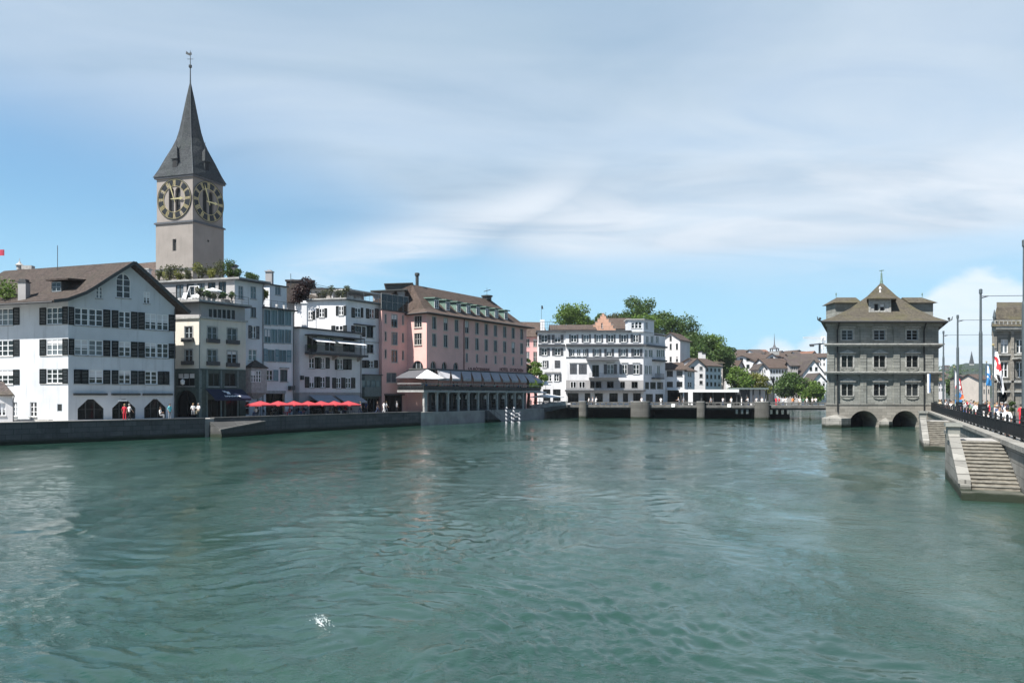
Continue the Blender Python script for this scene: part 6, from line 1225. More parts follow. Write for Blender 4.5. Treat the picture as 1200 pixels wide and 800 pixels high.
x, y = fb.xy(fb.u(906.5), -.9); lantern('street_lamp', 'black lantern lamp post on the wide bridge pier before the big round tree', x, y, 3.4, gz(441, y) - 3.4)
q = MB(); q.box(x - .75, x - .1, y - .3, y + .5, 3.4, gz(461.5, y)); tag(q.build('cabinet', TRIMD, loc=(x - .4, y, 3.4)), 'dark upright cabinet beside the lantern post on the bridge', 'cabinet')

# ================================================================ TOWN HALL IN THE RIVER
YR = 113.0; p0, p1 = P2(969, YR), P2(1100, YR); dR = (math.sin(R(24.5)), math.cos(R(24.5))); DEP = 24
def TB(p): return (p[0] + dR[0] * DEP, p[1] + dR[1] * DEP)
ez = gz(376.5, YR); zs1, zs2, zb3 = gz(405, YR), gz(437.6, YR), gz(474.3, YR)
b = Bld('town_hall', 'grey stone town hall with olive hipped roof standing on arches in the river', 'town hall', ((p0[0] + p1[0]) / 2, YR, 0), STONE); b.frame = FRAMED; b.sillm = RATTRIM
f = b.f(p0, p1, zb3, ez); s1 = b.f(p1, TB(p1), zb3, ez); b.plain(TB(p1), TB(p0), zb3, ez); s2 = b.f(TB(p0), p0, zb3, ez)
WX = (992.9, 1030.6, 1068.9); RW = ((386.6, 398.3), (416.6, 430.2), (449.8, 463.4))
for k, x_ in enumerate(WX):
    for i, (ya, yb) in enumerate(RW):
        u = f.u(x_)
        b.win(f, u - .84, u + .84, f.z(1030, ya), f.z(1030, yb), uv=True, n=2, m=3 if i == 0 else 2, trim=.2, sill=.14, depth=.16, frame=FRAMEG if i == 0 else FRAMED, fw=.09, glass=GLASSD)
        if i:   # white centre mullion and carved apron
            q = MB(); q.fbox(f, u - .06, u + .06, f.z(1030, yb), f.z(1030, ya), -.1, -.05); b.part(q, 'mullion', RATTRIM)
            q = MB(); zz = f.z(1030, yb) - .15
            for j in range(9): t = (j - 4) / 4; q.fbox(f, u + t * .82 - .1, u + t * .82 + .1, zz - .42 + .24 * t * t, zz - .08 - .05 * (j % 2), .01, .10 + .03 * (j % 2))
            b.part(q, 'carved_apron', STONE)
        else: q = MB(); q.fbox(f, u - .7, u + .7, f.z(1030, yb) - .55, f.z(1030, yb) - .2, .01, .06); b.part(q, 'carved_apron', STONE)
        q = MB(); zz = f.z(1030, ya) + .32; q.fbox(f, u - 1.15, u + 1.15, zz, zz + .16, .01, .3); q.add([f.pt(u - 1.0, zz + .162, .02), f.pt(u + 1.0, zz + .162, .02), f.pt(u, zz + .55, .02), f.pt(u - 1.0, zz + .162, .2), f.pt(u + 1.0, zz + .162, .2), f.pt(u, zz + .55, .2)], [(3, 4, 5), (0, 2, 1), (0, 3, 5, 2), (1, 2, 5, 4), (0, 1, 4, 3)]); b.part(q, 'pediment', RATTRIM)
for a_, c_ in ((969.2, 977), (1007.6, 1014.6), (1046.6, 1053.6), (1083, 1093)):   # rusticated pilasters
    for zl, zh in ((zb3 + .05, zs2 - .12), (zs2 + .32, zs1 - .12), (zs1 + .32, ez - .5)):
        q = MB(); nb = int((zh - zl) / .42); u0, u1 = f.u(a_), f.u(c_)
        for i in range(nb): q.fbox(f, u0, u1, zl + (zh - zl) * i / nb + .02, zl + (zh - zl) * (i + 1) / nb - .02, .004, .2)
        q.fbox(f, u0 + .06, u1 - .06, zl, zh, .003, .15); q.fbox(f, u0 - .1, u1 + .1, zh - .32, zh - .04, .005, .3); b.part(q, 'pilaster', STONE)
for z_ in (zs1, zs2):
    q = MB(); q.fbox(f, -.35, f.L + .35, z_ - .12, z_ + .1, .004, .55); q.fbox(f, -.45, f.L + .45, z_ + .102, z_ + .3, .004, .85); q.fbox(s1, .62, s1.L, z_ - .12, z_ + .3, .004, .5); b.part(q, 'string_course', RATTRIM)
q = MB(); q.fbox(f, -.2, f.L + .2, ez - .75, ez - .35, .004, .4); q.fbox(f, -.3, f.L + .3, ez - .348, ez - .02, .004, .75); q.fbox(s1, .76, s1.L, ez - .75, ez - .02, .004, .6); b.part(q, 'eave_cornice', STONE)
fbs = Fac((p0[0] - .25, p0[1] - .25), (p1[0] + .25, p1[1] - .25), -1.4, zb3); 
for a_, c_ in ((995, 1029.4), (1045, 1076.5)): fbs.holes.append(archpoly(fbs.u(a_), fbs.u(c_), -1.3, fbs.z(1012, 481), 2.15, 14))
mb = MB(); fbs.skin(mb, 5.0); s1b = Fac(fbs.P1, TB(p1), -1.4, zb3); s1b.skin(mb); Fac(TB(p1), TB(p0), -1.4, zb3).skin(mb); Fac(TB(p0), fbs.P0, -1.4, zb3).skin(mb); mb.add([fbs.pt(0, zb3), fbs.pt(fbs.L, zb3), (p1[0], p1[1], zb3), (p0[0], p0[1], zb3)], [(0, 1, 2, 3)])
bs = b.part(mb, 'base', SANDST); q = MB(); q.fbox(fbs, 2.7, fbs.L + 1.9, -1.3, zb3 - .3, -5.4, -5.05); b.part(q, 'arch_shade_panel', DARK, bs)  # near-black panel added behind the arches to stand for their shade
q = MB(); q.fbox(fbs, -.05, fbs.L + .05, zb3 + .003, zb3 + .16, -.2, .08); b.part(q, 'base_moulding', RATB, bs)
def cut(px0, px1, ytop, tip, m):   # cutwater with domed cap
    u0, u1 = fbs.u(px0), fbs.u(px1); zt = fbs.z(px0, ytop); c = (u0 + u1) / 2; poly = [fbs.xy(u0, -.3), fbs.xy(u0, tip * .55), fbs.xy(u0 + (u1 - u0) * .45, tip), fbs.xy(u1, tip * .3), fbs.xy(u1, -.3)]
    q = MB(); q.prism(poly, -1.5, zt); n = len(poly); cp = fbs.pt(c, zt + .55, .1); q.add([(p[0], p[1], zt) for p in poly] + [cp], [(i, (i + 1) % n, n) for i in range(n)]); return b.part(q, 'cutwater', m)
cut(964, 994.5, 489.5, 2.4, RATB); cut(1030, 1044.6, 493.5, 1.3, RATB)
e_ = [fbs.xy(-1.25, 1.3), fbs.xy(fbs.L + .2, 1.3)]; e_ += [(e_[1][0] + dR[0] * (DEP + 2.4), e_[1][1] + dR[1] * (DEP + 2.4)), (e_[0][0] + dR[0] * (DEP + 2.4), e_[0][1] + dR[1] * (DEP + 2.4))]
cm = ((p0[0] + p1[0]) / 2, YR); t0 = (cm[0] + dR[0] * 8.6, cm[1] + dR[1] * 8.6); t1 = (cm[0] + dR[0] * 15.5, cm[1] + dR[1] * 15.5); az_ = gz(330.5, t0[1])
def lerp(a, c, k): return (a[0] + (c[0] - a[0]) * k, a[1] + (c[1] - a[1]) * k)
tops = [t0, t0, t1, t1]; lev = [(0, ez - .05), (.20, ez + .75), (.45, ez + 2.15), (.75, ez + 4.4), (1, az_)]
vs = []; 
for k, z in lev: vs += [lerp(e_[i], tops[i], k) + (z,) for i in range(4)]
vs += [(p[0], p[1], ez - .3) for p in e_]; q = MB(); n4 = len(lev) * 4
q.add(vs, [(j * 4 + i, j * 4 + (i + 1) % 4, j * 4 + 4 + (i + 1) % 4, j * 4 + 4 + i) for j in range(len(lev) - 1) for i in range(4)] + [(n4 + i, n4 + (i + 1) % 4, (i + 1) % 4, i) for i in range(4)] + [(n4 + 3, n4 + 2, n4 + 1, n4)]); rf = b.part(q, 'roof', TILE3)
def gut(i): a, c = e_[i], e_[(i + 1) % 4]; return [(a[0], a[1], ez - .18), (c[0], c[1], ez - .18)]
q = MB(); q.tube(gut(0), .13, 6); q.tube(gut(1), .13, 6); b.part(q, 'gutter', TRIMD, rf)
for i in (0, 1):
    q = MB(); s_ = (-1, 1)[i]; p = e_[i]; q.tube([(p[0], p[1], ez - .15), (p[0] + s_ * .5, p[1] - .15, ez + .1), (p[0] + s_ * .6, p[1] - .2, ez + .55)], [.13, .1, .04], 6); q.ball((p[0] + s_ * .15, p[1] - .05, ez + .25), .2, 6); b.part(q, 'waterspout', IRON, rf)
q = MB(); q.lathe(t0[0], t0[1], [(.28, az_ - .3), (.16, az_ + .5), (.12, az_ + 1.4), (.05, az_ + 1.5), (.04, az_ + 1.9)], 8); q.bar((t0[0] - .3, t0[1], az_ + 1.75), (t0[0] + .35, t0[1], az_ + 1.85), .12); b.part(q, 'finial', COPPER, rf)
# front dormer
fd = Fac(f.xy(f.u(1018), -1.7), f.xy(f.u(1044), -1.7), ez + 1.0, 0); ud0, ud1 = fd.u(1018), fd.u(1044); zd0, zd1 = fd.z(1030, 368.2), fd.z(1030, 351)
fd = Fac(fd.pt(ud0, 0)[:2], fd.pt(ud1, 0)[:2], zd0 - .6, zd1); b.win(fd, 1024.3, 1030.2, 355.3, 364.6, None, 1, 1, sill=.05, frame=RATTRIM, glass=DARK, fw=.1); b.win(fd, 1031.2, 1037.2, 355.3, 364.6, None, 1, 1, sill=.05, frame=RATTRIM, glass=DARK, fw=.1)
mb = MB(); fd.skin(mb); n_ = (fd.P1[0] + dR[0] * 5, fd.P1[1] + dR[1] * 5); n2 = (fd.P0[0] + dR[0] * 5, fd.P0[1] + dR[1] * 5); Fac(fd.P1, n_, zd0 - .6, zd1).skin(mb); Fac(n2, fd.P0, zd0 - .6, zd1).skin(mb); dm = b.part(mb, 'dormer', TRIM)
q = MB(); k0, k1, k2, k3 = fd.xy(-.55, .6), fd.xy(fd.L + .55, .6), None, None; k2, k3 = (k1[0] + dR[0] * 7, k1[1] + dR[1] * 7), (k0[0] + dR[0] * 7, k0[1] + dR[1] * 7); zt_ = fd.z(1030, 340.5); tm = fd.xy(fd.L / 2, .2); tp = (tm[0] + dR[0] * 1.9, tm[1] + dR[1] * 1.9, zt_); tq = (tm[0] + dR[0] * 7, tm[1] + dR[1] * 7, zt_)
q.add([k0 + (zd1,), k1 + (zd1,), k2 + (zd1,), k3 + (zd1,), k0 + (zd1 + .14,), k1 + (zd1 + .14,), k2 + (zd1 + .14,), k3 + (zd1 + .14,), tp, tq], [(3, 2, 1, 0), (0, 1, 5, 4), (1, 2, 6, 5), (2, 3, 7, 6), (3, 0, 4, 7), (4, 5, 8), (5, 6, 9, 8), (6, 7, 9), (7, 4, 8, 9)]); b.part(q, 'dormer_roof', TILE3, dm)
q = MB(); q.fbox(fd, -.05, fd.L + .05, zd0 - .05, zd0 + .22, .004, .2); q.fbox(fd, 0, .25, zd0 + .22, zd1, .004, .08); q.fbox(fd, fd.L - .25, fd.L, zd0 + .22, zd1, .004, .08); b.part(q, 'dormer_trim', RATTRIM, dm)
q = MB(); q.lathe(tp[0], tp[1], [(.14, tp[2] - .1), (.1, tp[2] + .3), (.22, tp[2] + .5), (.03, tp[2] + .85)], 8); b.part(q, 'finial', SIGNW, dm)
for a_, c_, sgn in ((973.5, 1003, -1), (1057, 1087, 1)):
    Y = 121.0; x0, x1 = gx(a_, Y), gx(c_, Y); zt, zl = gz(356.5, Y), ez + .4; q = MB(); q.box(x0, x1, Y - 1.6, Y + 1.8, zl, zt); dm = b.part(q, 'dormer', STONE)
    q = MB(); xe, xi = (x0 - .45, x1) if sgn < 0 else (x0, x1 + .45); zr_ = gz(348.5, Y); hx = xe + 1.3 if sgn < 0 else xi - 1.3
    if sgn < 0: A8 = [(xe, Y - 2.2, zt), (xi, Y - 2.2, zt), (xi, Y + 2.4, zt), (xe, Y + 2.4, zt), (xe + 1.4, Y, zr_), (xi, Y, zr_)]; q.add(A8, [(3, 2, 1, 0), (0, 1, 5, 4), (1, 2, 5), (2, 3, 4, 5), (3, 0, 4)])
    else: A8 = [(xe, Y - 2.2, zt), (xi, Y - 2.2, zt), (xi, Y + 2.4, zt), (xe, Y + 2.4, zt), (xe, Y, zr_), (xi - 1.4, Y, zr_)]; q.add(A8, [(3, 2, 1, 0), (0, 1, 5, 4), (1, 2, 5), (2, 3, 4, 5), (3, 0, 4)])
    b.part(q, 'dormer_roof', TILE3, dm); q = MB(); fx = hx if sgn < 0 else hx; q.bar((fx, Y, zr_), (fx, Y, zr_ + .75), .07); q.ball((fx, Y, zr_ + .5), .13, 6); b.part(q, 'finial', COPPER, dm)
for a_ in (980.6, 1081.7):
    q = MB(); u = f.u(a_); q.tube([f.pt(u, ez - .3, .85), f.pt(u, ez - .9, .5), f.pt(u, ez - 1.4, .26), f.pt(u, zb3 - 1.0, .34)], .1, 6); b.part(q, 'drainpipe', BLACK)
b.finish(.16)
ba = MB(); x, y = P2(1088.6, 111.2); zt, zb_ = gz(438, y), gz(460.5, y); ban = thing('banner', 'narrow blue and white banner hanging on the town hall corner', 'flag', (x, y, zb_)); q = MB(); q.hexa([(x - .2, y, zb_), (x + .02, y - .03, zb_), (x + .02, y, zb_), (x - .2, y + .03, zb_), (x - .25, y, zt), (x + .02, y - .03, zt), (x + .02, y, zt), (x - .25, y + .03, zt)]); q.build('white_cloth', SIGNW, ban); q = MB(); q.hexa([(x + .025, y - .03, zb_ + .1), (x + .2, y, zb_ + .1), (x + .2, y + .03, zb_ + .1), (x + .025, y, zb_ + .1), (x + .025, y - .03, zt), (x + .22, y, zt), (x + .22, y + .03, zt), (x + .025, y, zt)]); q.build('blue_cloth', plain('flag_blue', (.03, .16, .42), .7), ban)
q = MB(); q.bar((x - .3, y, zt + .05), (x + .5, YR - .2, zt + .05), .05); q.build('bracket', BLACK, ban)

# ================================================================ RIGHT BANK: quay, stairs, railing, poles
def rbox(mb, s0, s1, n0, n1, z0, z1, z0b=None, z1b=None):   # z*b: heights at the s1 end
    z0b = z0 if z0b is None else z0b; z1b = z1 if z1b is None else z1b
    a, c, d, e = RP(s0, n0), RP(s0, n1), RP(s1, n1), RP(s1, n0)
    return mb.hexa([a + (z0,), c + (z0,), d + (z0b,), e + (z0b,), a + (z1,), c + (z1,), d + (z1b,), e + (z1b,)])
qt = thing('quay_wall', 'pale weathered stone quay wall with coping along the right bank', 'quay wall', RP(0, 2.2) + (0,))
q = MB(); rbox(q, -70, 88.2, 2.0, 2.9, -1.4, 2.2); q.build('wall', STONEL, qt); q = MB()
for i in range(88): rbox(q, -69.9 + 1.8 * i, -69.9 + 1.8 * i + 1.785, 1.86, 2.75 + .01 * (i % 2), 2.203, 2.44 + .004 * (i % 3))
q.build('coping', RATB, qt)
st0 = thing('river_stairs', 'near pale stone stairs descending to the river at the right edge', 'stairs', RP(0, 0) + (0,), 'stone stairs on the right quay')
q = MB(); N = 13; S0, S1, z0, z1 = 1.0, 7.2, .42, 2.28
for i in range(N):
    a = S0 + (S1 - S0) * i / N; zz = z0 + (z1 - z0) * (i + 1) / N; rbox(q, a, S1 + .3, .003, 1.985, zz - (z1 - z0) / N - (.02 if i else 1.8), zz - .002 * (i % 2))
q.build('steps', plain('worn_step_stone', (.15, .138, .115), .9, var=.5, scale=2.0), st0)
q = MB()
for i in range(N): a = S0 + (S1 - S0) * i / N; zz = z0 + (z1 - z0) * (i + 1) / N; rbox(q, a - .035, a + .035, .01, 1.98, zz - .05, zz + .012)
q.build('step_nosing', plain('nosing_stone', (.24, .23, .20), .9, var=.25), st0)
q = MB(); rbox(q, -.35, 1.0, -.42, 1.99, -1.4, .36); q.build('landing', ashlar('landing_stone', (.26, .25, .22), .5, 1.4, .4, .5, True), st0)
q = MB(); rbox(q, .9, 7.4, -.40, 0, -1.4, .62, -1.4, 2.5); rbox(q, 7.4, 10.6, -.40, 0, -1.4, 2.5); q.build('parapet', STONEL, st0)
q = MB(); rbox(q, .85, 7.2, -.46, .05, .625, .80, 2.43, 2.62); rbox(q, .5, 1.0, -.40, .03, .362, .62); rbox(q, 8.55, 10.7, -.46, .05, 2.505, 2.72); q.build('parapet_coping', RATB, st0)
q = MB(); rbox(q, 7.2, 8.5, -.48, .1, 2.3, 3.02); pl_ = q.build('pillar', STONE, st0); q = MB(); rbox(q, 7.08, 8.62, -.58, .2, 3.022, 3.2); q.build('pillar_cap', STONE, pl_)
q = MB(); rbox(q, 7.5, 10.6, .003, 1.99, -1.4, 2.28); q.build('top_landing', PAVE, st0)
st1 = copy_tree(st0); st1.location = RP(34.2, -.15) + (0,); st1['label'] = 'farther stone stairs down to the river, next to the town hall arches'
# the iron railing
ft_ = thing('railing', 'dark iron railing with close upright bars along the right quay', 'railing', RP(0, 2.5) + (2.3,)); q = MB(); s = -16.0
def rp3(s_, n_, z_): return RP(s_, n_) + (z_,)
for z_ in (3.47, 3.28, 2.62): q.bar(rp3(-16, 2.45, z_), rp3(86.5, 2.45, z_), .05 if z_ < 3.4 else .07, .05)
while s < 86.4: q.bar(rp3(s, 2.45, 2.62), rp3(s, 2.45, 3.28), .026); s += .13
q.build('bars', BLACK, ft_)
pm = MB(); pm.box(-.05, .05, -.05, .05, 0, 1.25); pm.ball((0, 0, 1.28), .07, 6); po = pm.build('post', BLACK, None); po.parent = ft_; po.location = Vector(rp3(-16, 2.45, 2.35)) - ft_.location
for i in range(1, 42): c = po.copy(); COL.objects.link(c); c.parent = ft_; c.location = Vector(rp3(-16 + 2.5 * i, 2.45, 2.35)) - ft_.location
# tram poles with boxes and span wires
PS = (6.2, 26.3, 46.7, 67.5); PL = ('tallest grey tram pole at the right edge with dark box on it', 'grey tram pole behind the pillar of the near stairs, second tallest', 'grey tram pole above the farther stairs', 'slim far tram pole beside the town hall corner')
for i, s in enumerate(PS):
    x, y = RP(s, 2.85); t = thing('tram_pole', PL[i], 'pole', (x, y, 2.3), 'tram poles along the quay'); q = MB(); q.lathe(x, y, [(.16, 2.3), (.16, 2.9), (.13, 3.0), (.12, 9.3), (.085, 9.5), (.075, 12.2), (.115, 12.25), (.115, 12.55), (.02, 12.6)], 12); q.build('shaft', STEEL, t, smooth=False)
    if i < 3: q = MB(); q.box(x - .27, x + .27, y - .36, y - .12, 3.55, 4.05); q.box(x - .24, x + .24, y - .37, y - .362, 3.62, 3.98); q.build('box', BLACK, t); q = MB(); q.box(x - .14, x + .14, y - .376, y - .371, 3.72, 3.86); q.build('box_plate', IRON, t)
    q = MB(); q.bar((x, y, 12.05), (x + 22, y - .5, 12.25), .035); q.tube([(x + .0, y, 11.9), (x + .55, y, 12.05)], .04, 6); q.build('span_wire', BLACK, t)
q = MB(); wt = thing('overhead_wire', 'thin tram contact wires running above the street', 'wire', RP(20, 9) + (8,)); 
for n_ in (8.0, 11.5): q.bar(rp3(-10, n_, 8.6), rp3(150, n_ + 3, 8.6), .03)
q.build('wire', BLACK, wt)
RFL, WFL, BFL, KFL, OFL = plain('banner_red', (.50, .03, .04), .7), plain('banner_white', (.8, .8, .82), .7), plain('banner_blue', (.04, .22, .50), .7), plain('banner_black', (.012, .012, .015), .7), plain('banner_orange', (.62, .12, .03), .7)
def flag(label, x, y, zb, zp, cols, x0, x1, ztop, wv=.12, bend=0.0):
    """hanging flag: list of (name, material, polygon in 0..1 x 0..1 from the top left) on wavy cloth"""
    t = thing('flag', label, 'flag', (x, y, zb), 'flags along the quay'); MB().tube([(x, y, zb), (x, y, zp)], .045, 6).build('flagpole', STEEL, t); MB().ball((x, y, zp), .09, 6).build('pole_knob', GOLD, t)
    H = ztop
    for j, (nm, m_, poly) in enumerate(cols):
        vs_ = [Vector((p[0], p[1])) for p in poly]; r_ = geometry.delaunay_2d_cdt(vs_ + [Vector((.03 + a * .12, .03 + c * .06)) for a in range(9) for c in range(17)], [], [list(range(len(poly)))], 1, 1e-6); q = MB(); pts = []
        for side in (0, .03 + .004 * j):
            for p in r_[0]: w_ = (p.x + bend * p.y); pts.append((x + x0 + (x1 - x0) * w_, y + wv * math.sin(5 * p.x + 4 * p.y) - side + .015 + .002 * j, zp - .15 - H * p.y + .1 * math.sin(6 * p.x)))
        n_ = len(r_[0]); q.add(pts, [tuple(f_) for f_ in r_[2]] + [tuple(i + n_ for i in reversed(f_)) for f_ in r_[2]]); q.build(nm, m_, t)
    return t
x, y = RP(17.5, 2.7); sc = y / FP
flag('tall white banner flag with red crest and black wavy tail near the stone mansion', x, y, 2.3, gz(404, y), [('cloth', WFL, [(0, 0), (.42, .12), (.6, .5), (1, .9), (.9, 1), (.4, .78), (0, .6)]), ('red_crest', RFL, [(.12, .22), (.36, .24), (.52, .36), (.62, .5), (.4, .56), (.22, .5), (.3, .38)]), ('black_emblem', KFL, [(.12, .58), (.42, .62), (.8, .82), (.72, .92), (.5, .86), (.3, .74)])], 0, 14 * sc, 54 * sc)
x, y = RP(56, 3.2); sc = y / FP
flag('white and red pennant flag with an orange tip beside the town hall', x, y, 2.3, gz(430, y), [('cloth', WFL, [(0, 0), (.3, .2), (.95, .9), (.7, 1), (.1, .7)]), ('red_stripe', RFL, [(.32, .24), (.62, .4), (.98, .86), (.74, .8)]), ('orange_tip', OFL, [(.62, .88), (1.0, .88), (1.05, 1.02), (.7, 1.05)])], 0, 11 * sc, 34 * sc)
x, y = RP(50, 5.6); sc = y / FP
flag('blue and white banner flag hanging behind the tram poles', x, y, 2.3, gz(424, y), [('cloth', BFL, [(0, .0), (.5, .1), (.9, .6), (1, .95), (0, .95)]), ('white_field', WFL, [(.1, .05), (.45, .14), (.6, .5), (.1, .42)]), ('white_band', WFL, [(.1, .55), (.75, .6), (.8, .7), (.15, .66)])], -.05, 6 * sc, 27 * sc, .06)
# round traffic sign with a blue plate
x, y = P2(1123.3, 80); t = thing('traffic_sign', 'round red and white traffic sign above a blue plate on the quay', 'sign', (x, y, 2.2)); MB().tube([(x, y + .06, 2.2), (x, y + .06, 6.1)], .035, 6).build('post', IRON, t); q = MB()
def disc(r_, d, m_, nm, zc_):
    q = MB(); n_ = 20; q.add([(x + r_ * math.cos(2 * math.pi * i / n_), y - d, zc_ + r_ * math.sin(2 * math.pi * i / n_)) for i in range(n_)] + [(x + r_ * math.cos(2 * math.pi * i / n_), y - d + .02, zc_ + r_ * math.sin(2 * math.pi * i / n_)) for i in range(n_)], [tuple(reversed(range(n_))), tuple(range(n_, 2 * n_))] + [(i, (i + 1) % n_, n_ + (i + 1) % n_, n_ + i) for i in range(n_)]); q.build(nm, m_, t)
zc_ = gz(453.5, 80); disc(.33, .0, RFL, 'red_rim', zc_); disc(.24, .022, WFL, 'sign_face', zc_); q = MB(); q.box(x - .13, x + .02, y - .05, y - .044, zc_ - .09, zc_ + .1); q.build('symbol', KFL, t); disc(.30, .0, BFL, 'blue_plate', zc_ - .85); q = MB(); q.box(x - .35, x + .35, y - .02, y + .02, zc_ - 1.75, zc_ - 1.3); q.build('lower_plate', BFL, t)
# ---- stone mansion on the right
YP = 95; m0, m1 = P2(1162.5, YP), P2(1250, YP); zmb = 2.1; zme = gz(383, YP)
b = Bld('stone_mansion', 'beige stone mansion with mansard roof and tall cross windows at the right edge', 'mansion', (m0[0], m0[1], zmb), SANDST); b.frame = FRAMEW; b.sillm = RATB
f = b.f(m0, m1, zmb, zme); mB = (m0[0] + 9, m0[1] + 14); b.plain(mB, m0, zmb, zme); b.plain(m1, (m1[0] + 4, m1[1] + 14), zmb, zme); b.plain((m1[0] + 4, m1[1] + 14), mB, zmb, zme)
for a_, c_ in ((1172.6, 1181.6), (1191, 1200)): b.win(f, a_, c_, 397.5, 413.5, None, 2, 2, trim=.18); b.win(f, a_, c_, 424, 442, None, 2, 2, trim=.18)
for a_, c_ in ((1184, 1187.2), (1187.9, 1191)): b.win(f, a_, c_, 434, 449, None, 1, 1, trim=.12)
b.win(f, 1170.8, 1181, 449, 476, None, 2, 1, arch=1.2, frame=FRAMED, glass=GLASSD, sill=0, trim=.0, depth=.6, name='entrance_door'); b.win(f, 1186, 1190, 464, 474, None, 1, 1, arch=-1, frame=FRAMED, glass=GLASSD)
for ya, yb, d in ((383, 386, .8), (386.2, 388, .45), (414.8, 416.6, .3), (446, 448.3, .35), (457.5, 459.5, .25)): b.band(f, 1162.6, 1240, ya, yb, 1170, d, RATTRIM, 'cornice')
q = MB()
for a_ in (1163, 1183): q.fbox(f, f.u(a_), f.u(a_ + 3.2), zmb, zme - .4, .004, .35)
b.part(q, 'pilaster', SANDST)
q = MB(); q.fbox(f, f.u(1184), f.u(1199), f.z(1190, 421), f.z(1190, 419), .004, 1.5); b.part(q, 'balcony', RATTRIM)
q = MB(); r0 = [f.pt(-.6, zme, .9), f.pt(f.L + .6, zme, .9), (m1[0] + 4, m1[1] + 14.5, zme), (mB[0], mB[1] + .5, zme)]; r1_ = [f.pt(1.7, zme + 2.6, -1.8), f.pt(f.L, zme + 2.6, -1.8), (m1[0] + 3, m1[1] + 11, zme + 2.6), (mB[0] + 2, mB[1] - 2, zme + 2.6)]; r2_ = [f.pt(3.4, zme + 3.6, -4.5), f.pt(f.L, zme + 3.6, -4.5), (m1[0] + 3, m1[1] + 9, zme + 3.6), (mB[0] + 3, mB[1] - 4, zme + 3.6)]
q.add(r0 + r1_ + r2_, [(j * 4 + i, j * 4 + (i + 1) % 4, j * 4 + 4 + (i + 1) % 4, j * 4 + 4 + i) for j in range(2) for i in range(4)] + [(8, 9, 10, 11), (3, 2, 1, 0)]); b.part(q, 'roof', TILE3)
q = MB(); railing(q, f.xy(0, .6), f.xy(f.L, .6), zme + .02, .7, .5, .05, 1); b.part(q, 'balustrade', RATTRIM)
q = MB(); x, y = f.xy(.1, .3); q.lathe(x, y, [(.35, zme), (.3, zme + .6), (.12, zme + .8), (.2, zme + 1.2), (.03, zme + 2.1)], 8); b.part(q, 'finial', STEEL); b.finish(.25)
plant('clipped_shrub', 'small dark clipped shrub beside the mansion entrance', gx(1186, 92), 92, 2.2, 2.0, .9, LEAFD, 77, 400, .09, cat='shrub')
# far street: low buildings closing the view, church on the hill
simple_block('street_house', 'far beige house front behind the second tram pole', 1134, 1146, 300, 0, 12, 2, 443, SANDST, ((446, 451), (455, 460)), 5, roofm=TILED, ridge=439, nm=(1, 1), frame=FRAMED)
simple_block('street_house', 'far grey house front between second pole and tall banner', 1146.5, 1160, 290, 0, 12, 2, 444, BEIGE, ((447, 452), (456, 461)), 5, roofm=TILE, ridge=438, nm=(1, 1), frame=FRAMED)
simple_block('street_house', 'low white building at the street end beside the town hall', 1097, 1108, 330, 0, 12, 2, 447, PALE, ((449, 452), (455, 458)), 4, roofm=TRIMD, nm=(1, 1), frame=FRAMED)
tree('street_tree', 'dark street tree at the far end of the quay below the hill', gx(1128, 340), 340, 2, 11, 17, LEAFD, 91, 2600, .5); tree('street_tree', 'smaller dark tree left of the traffic sign at the street end', gx(1115, 360), 360, 2, 10, 13, LEAFD, 92, 2000, .5)
cx, cy = P2(1138.6, 1350); zb_ = gz(440, 1350); t = thing('hill_church', 'distant church with pointed spire on the wooded hill', 'church', (cx, cy, zb_)); q = MB(); q.box(cx - 2.6, cx + 2.6, cy - 3, cy + 3, zb_ - 8, gz(426, 1350)); q.build('tower', TRIM, t); q = MB(); q.add([(cx - 2.8, cy - 3.2, gz(426, 1350)), (cx + 2.8, cy - 3.2, gz(426, 1350)), (cx + 2.8, cy + 3.2, gz(426, 1350)), (cx - 2.8, cy + 3.2, gz(426, 1350)), (cx, cy, gz(411, 1350))], [(3, 2, 1, 0), (0, 1, 4), (1, 2, 4), (2, 3, 4), (3, 0, 4)]); q.build('spire', SLATE, t); q = MB(); q.box(cx - 14, cx - 4.3, cy - 4, cy + 12, zb_ - 8, gz(432, 1350)); q.build('nave', TRIM, t)
rng = np.random.default_rng(42)
for i in range(26):
    px = 1094 + rng.uniform(0, 72); py = 433 + rng.uniform(0, 22); Y = 1450 - (py - 433) * 28; x, z_ = gx(px, Y), gz(py, Y); w_, h_ = rng.uniform(7, 14), rng.uniform(6, 10); rot = rng.uniform(-.5, .5)
    t = thing('hillside_house', 'small pale house with brown roof on the distant hillside', 'house', (x, Y, z_ - 4), 'houses on the distant hillside'); q = MB(); q.box(x - w_ / 2, x + w_ / 2, Y - 4, Y + 4, z_ - 9, z_ + h_ * .5); q.build('wall', (PALE, WHITE2, BEIGE)[i % 3], t); q = MB(); q.add([(x - w_ / 2 - .6, Y - 4.6, z_ + h_ * .5), (x + w_ / 2 + .6, Y - 4.6, z_ + h_ * .5), (x + w_ / 2 + .6, Y + 4.6, z_ + h_ * .5), (x - w_ / 2 - .6, Y + 4.6, z_ + h_ * .5), (x - w_ / 2 - .6, Y, z_ + h_), (x + w_ / 2 + .6, Y, z_ + h_)], [(3, 2, 1, 0), (0, 1, 5, 4), (1, 2, 5), (2, 3, 4, 5), (3, 0, 4)]); q.build('roof', (TILE, TILED, TILE2)[i % 3], t)
lb = []
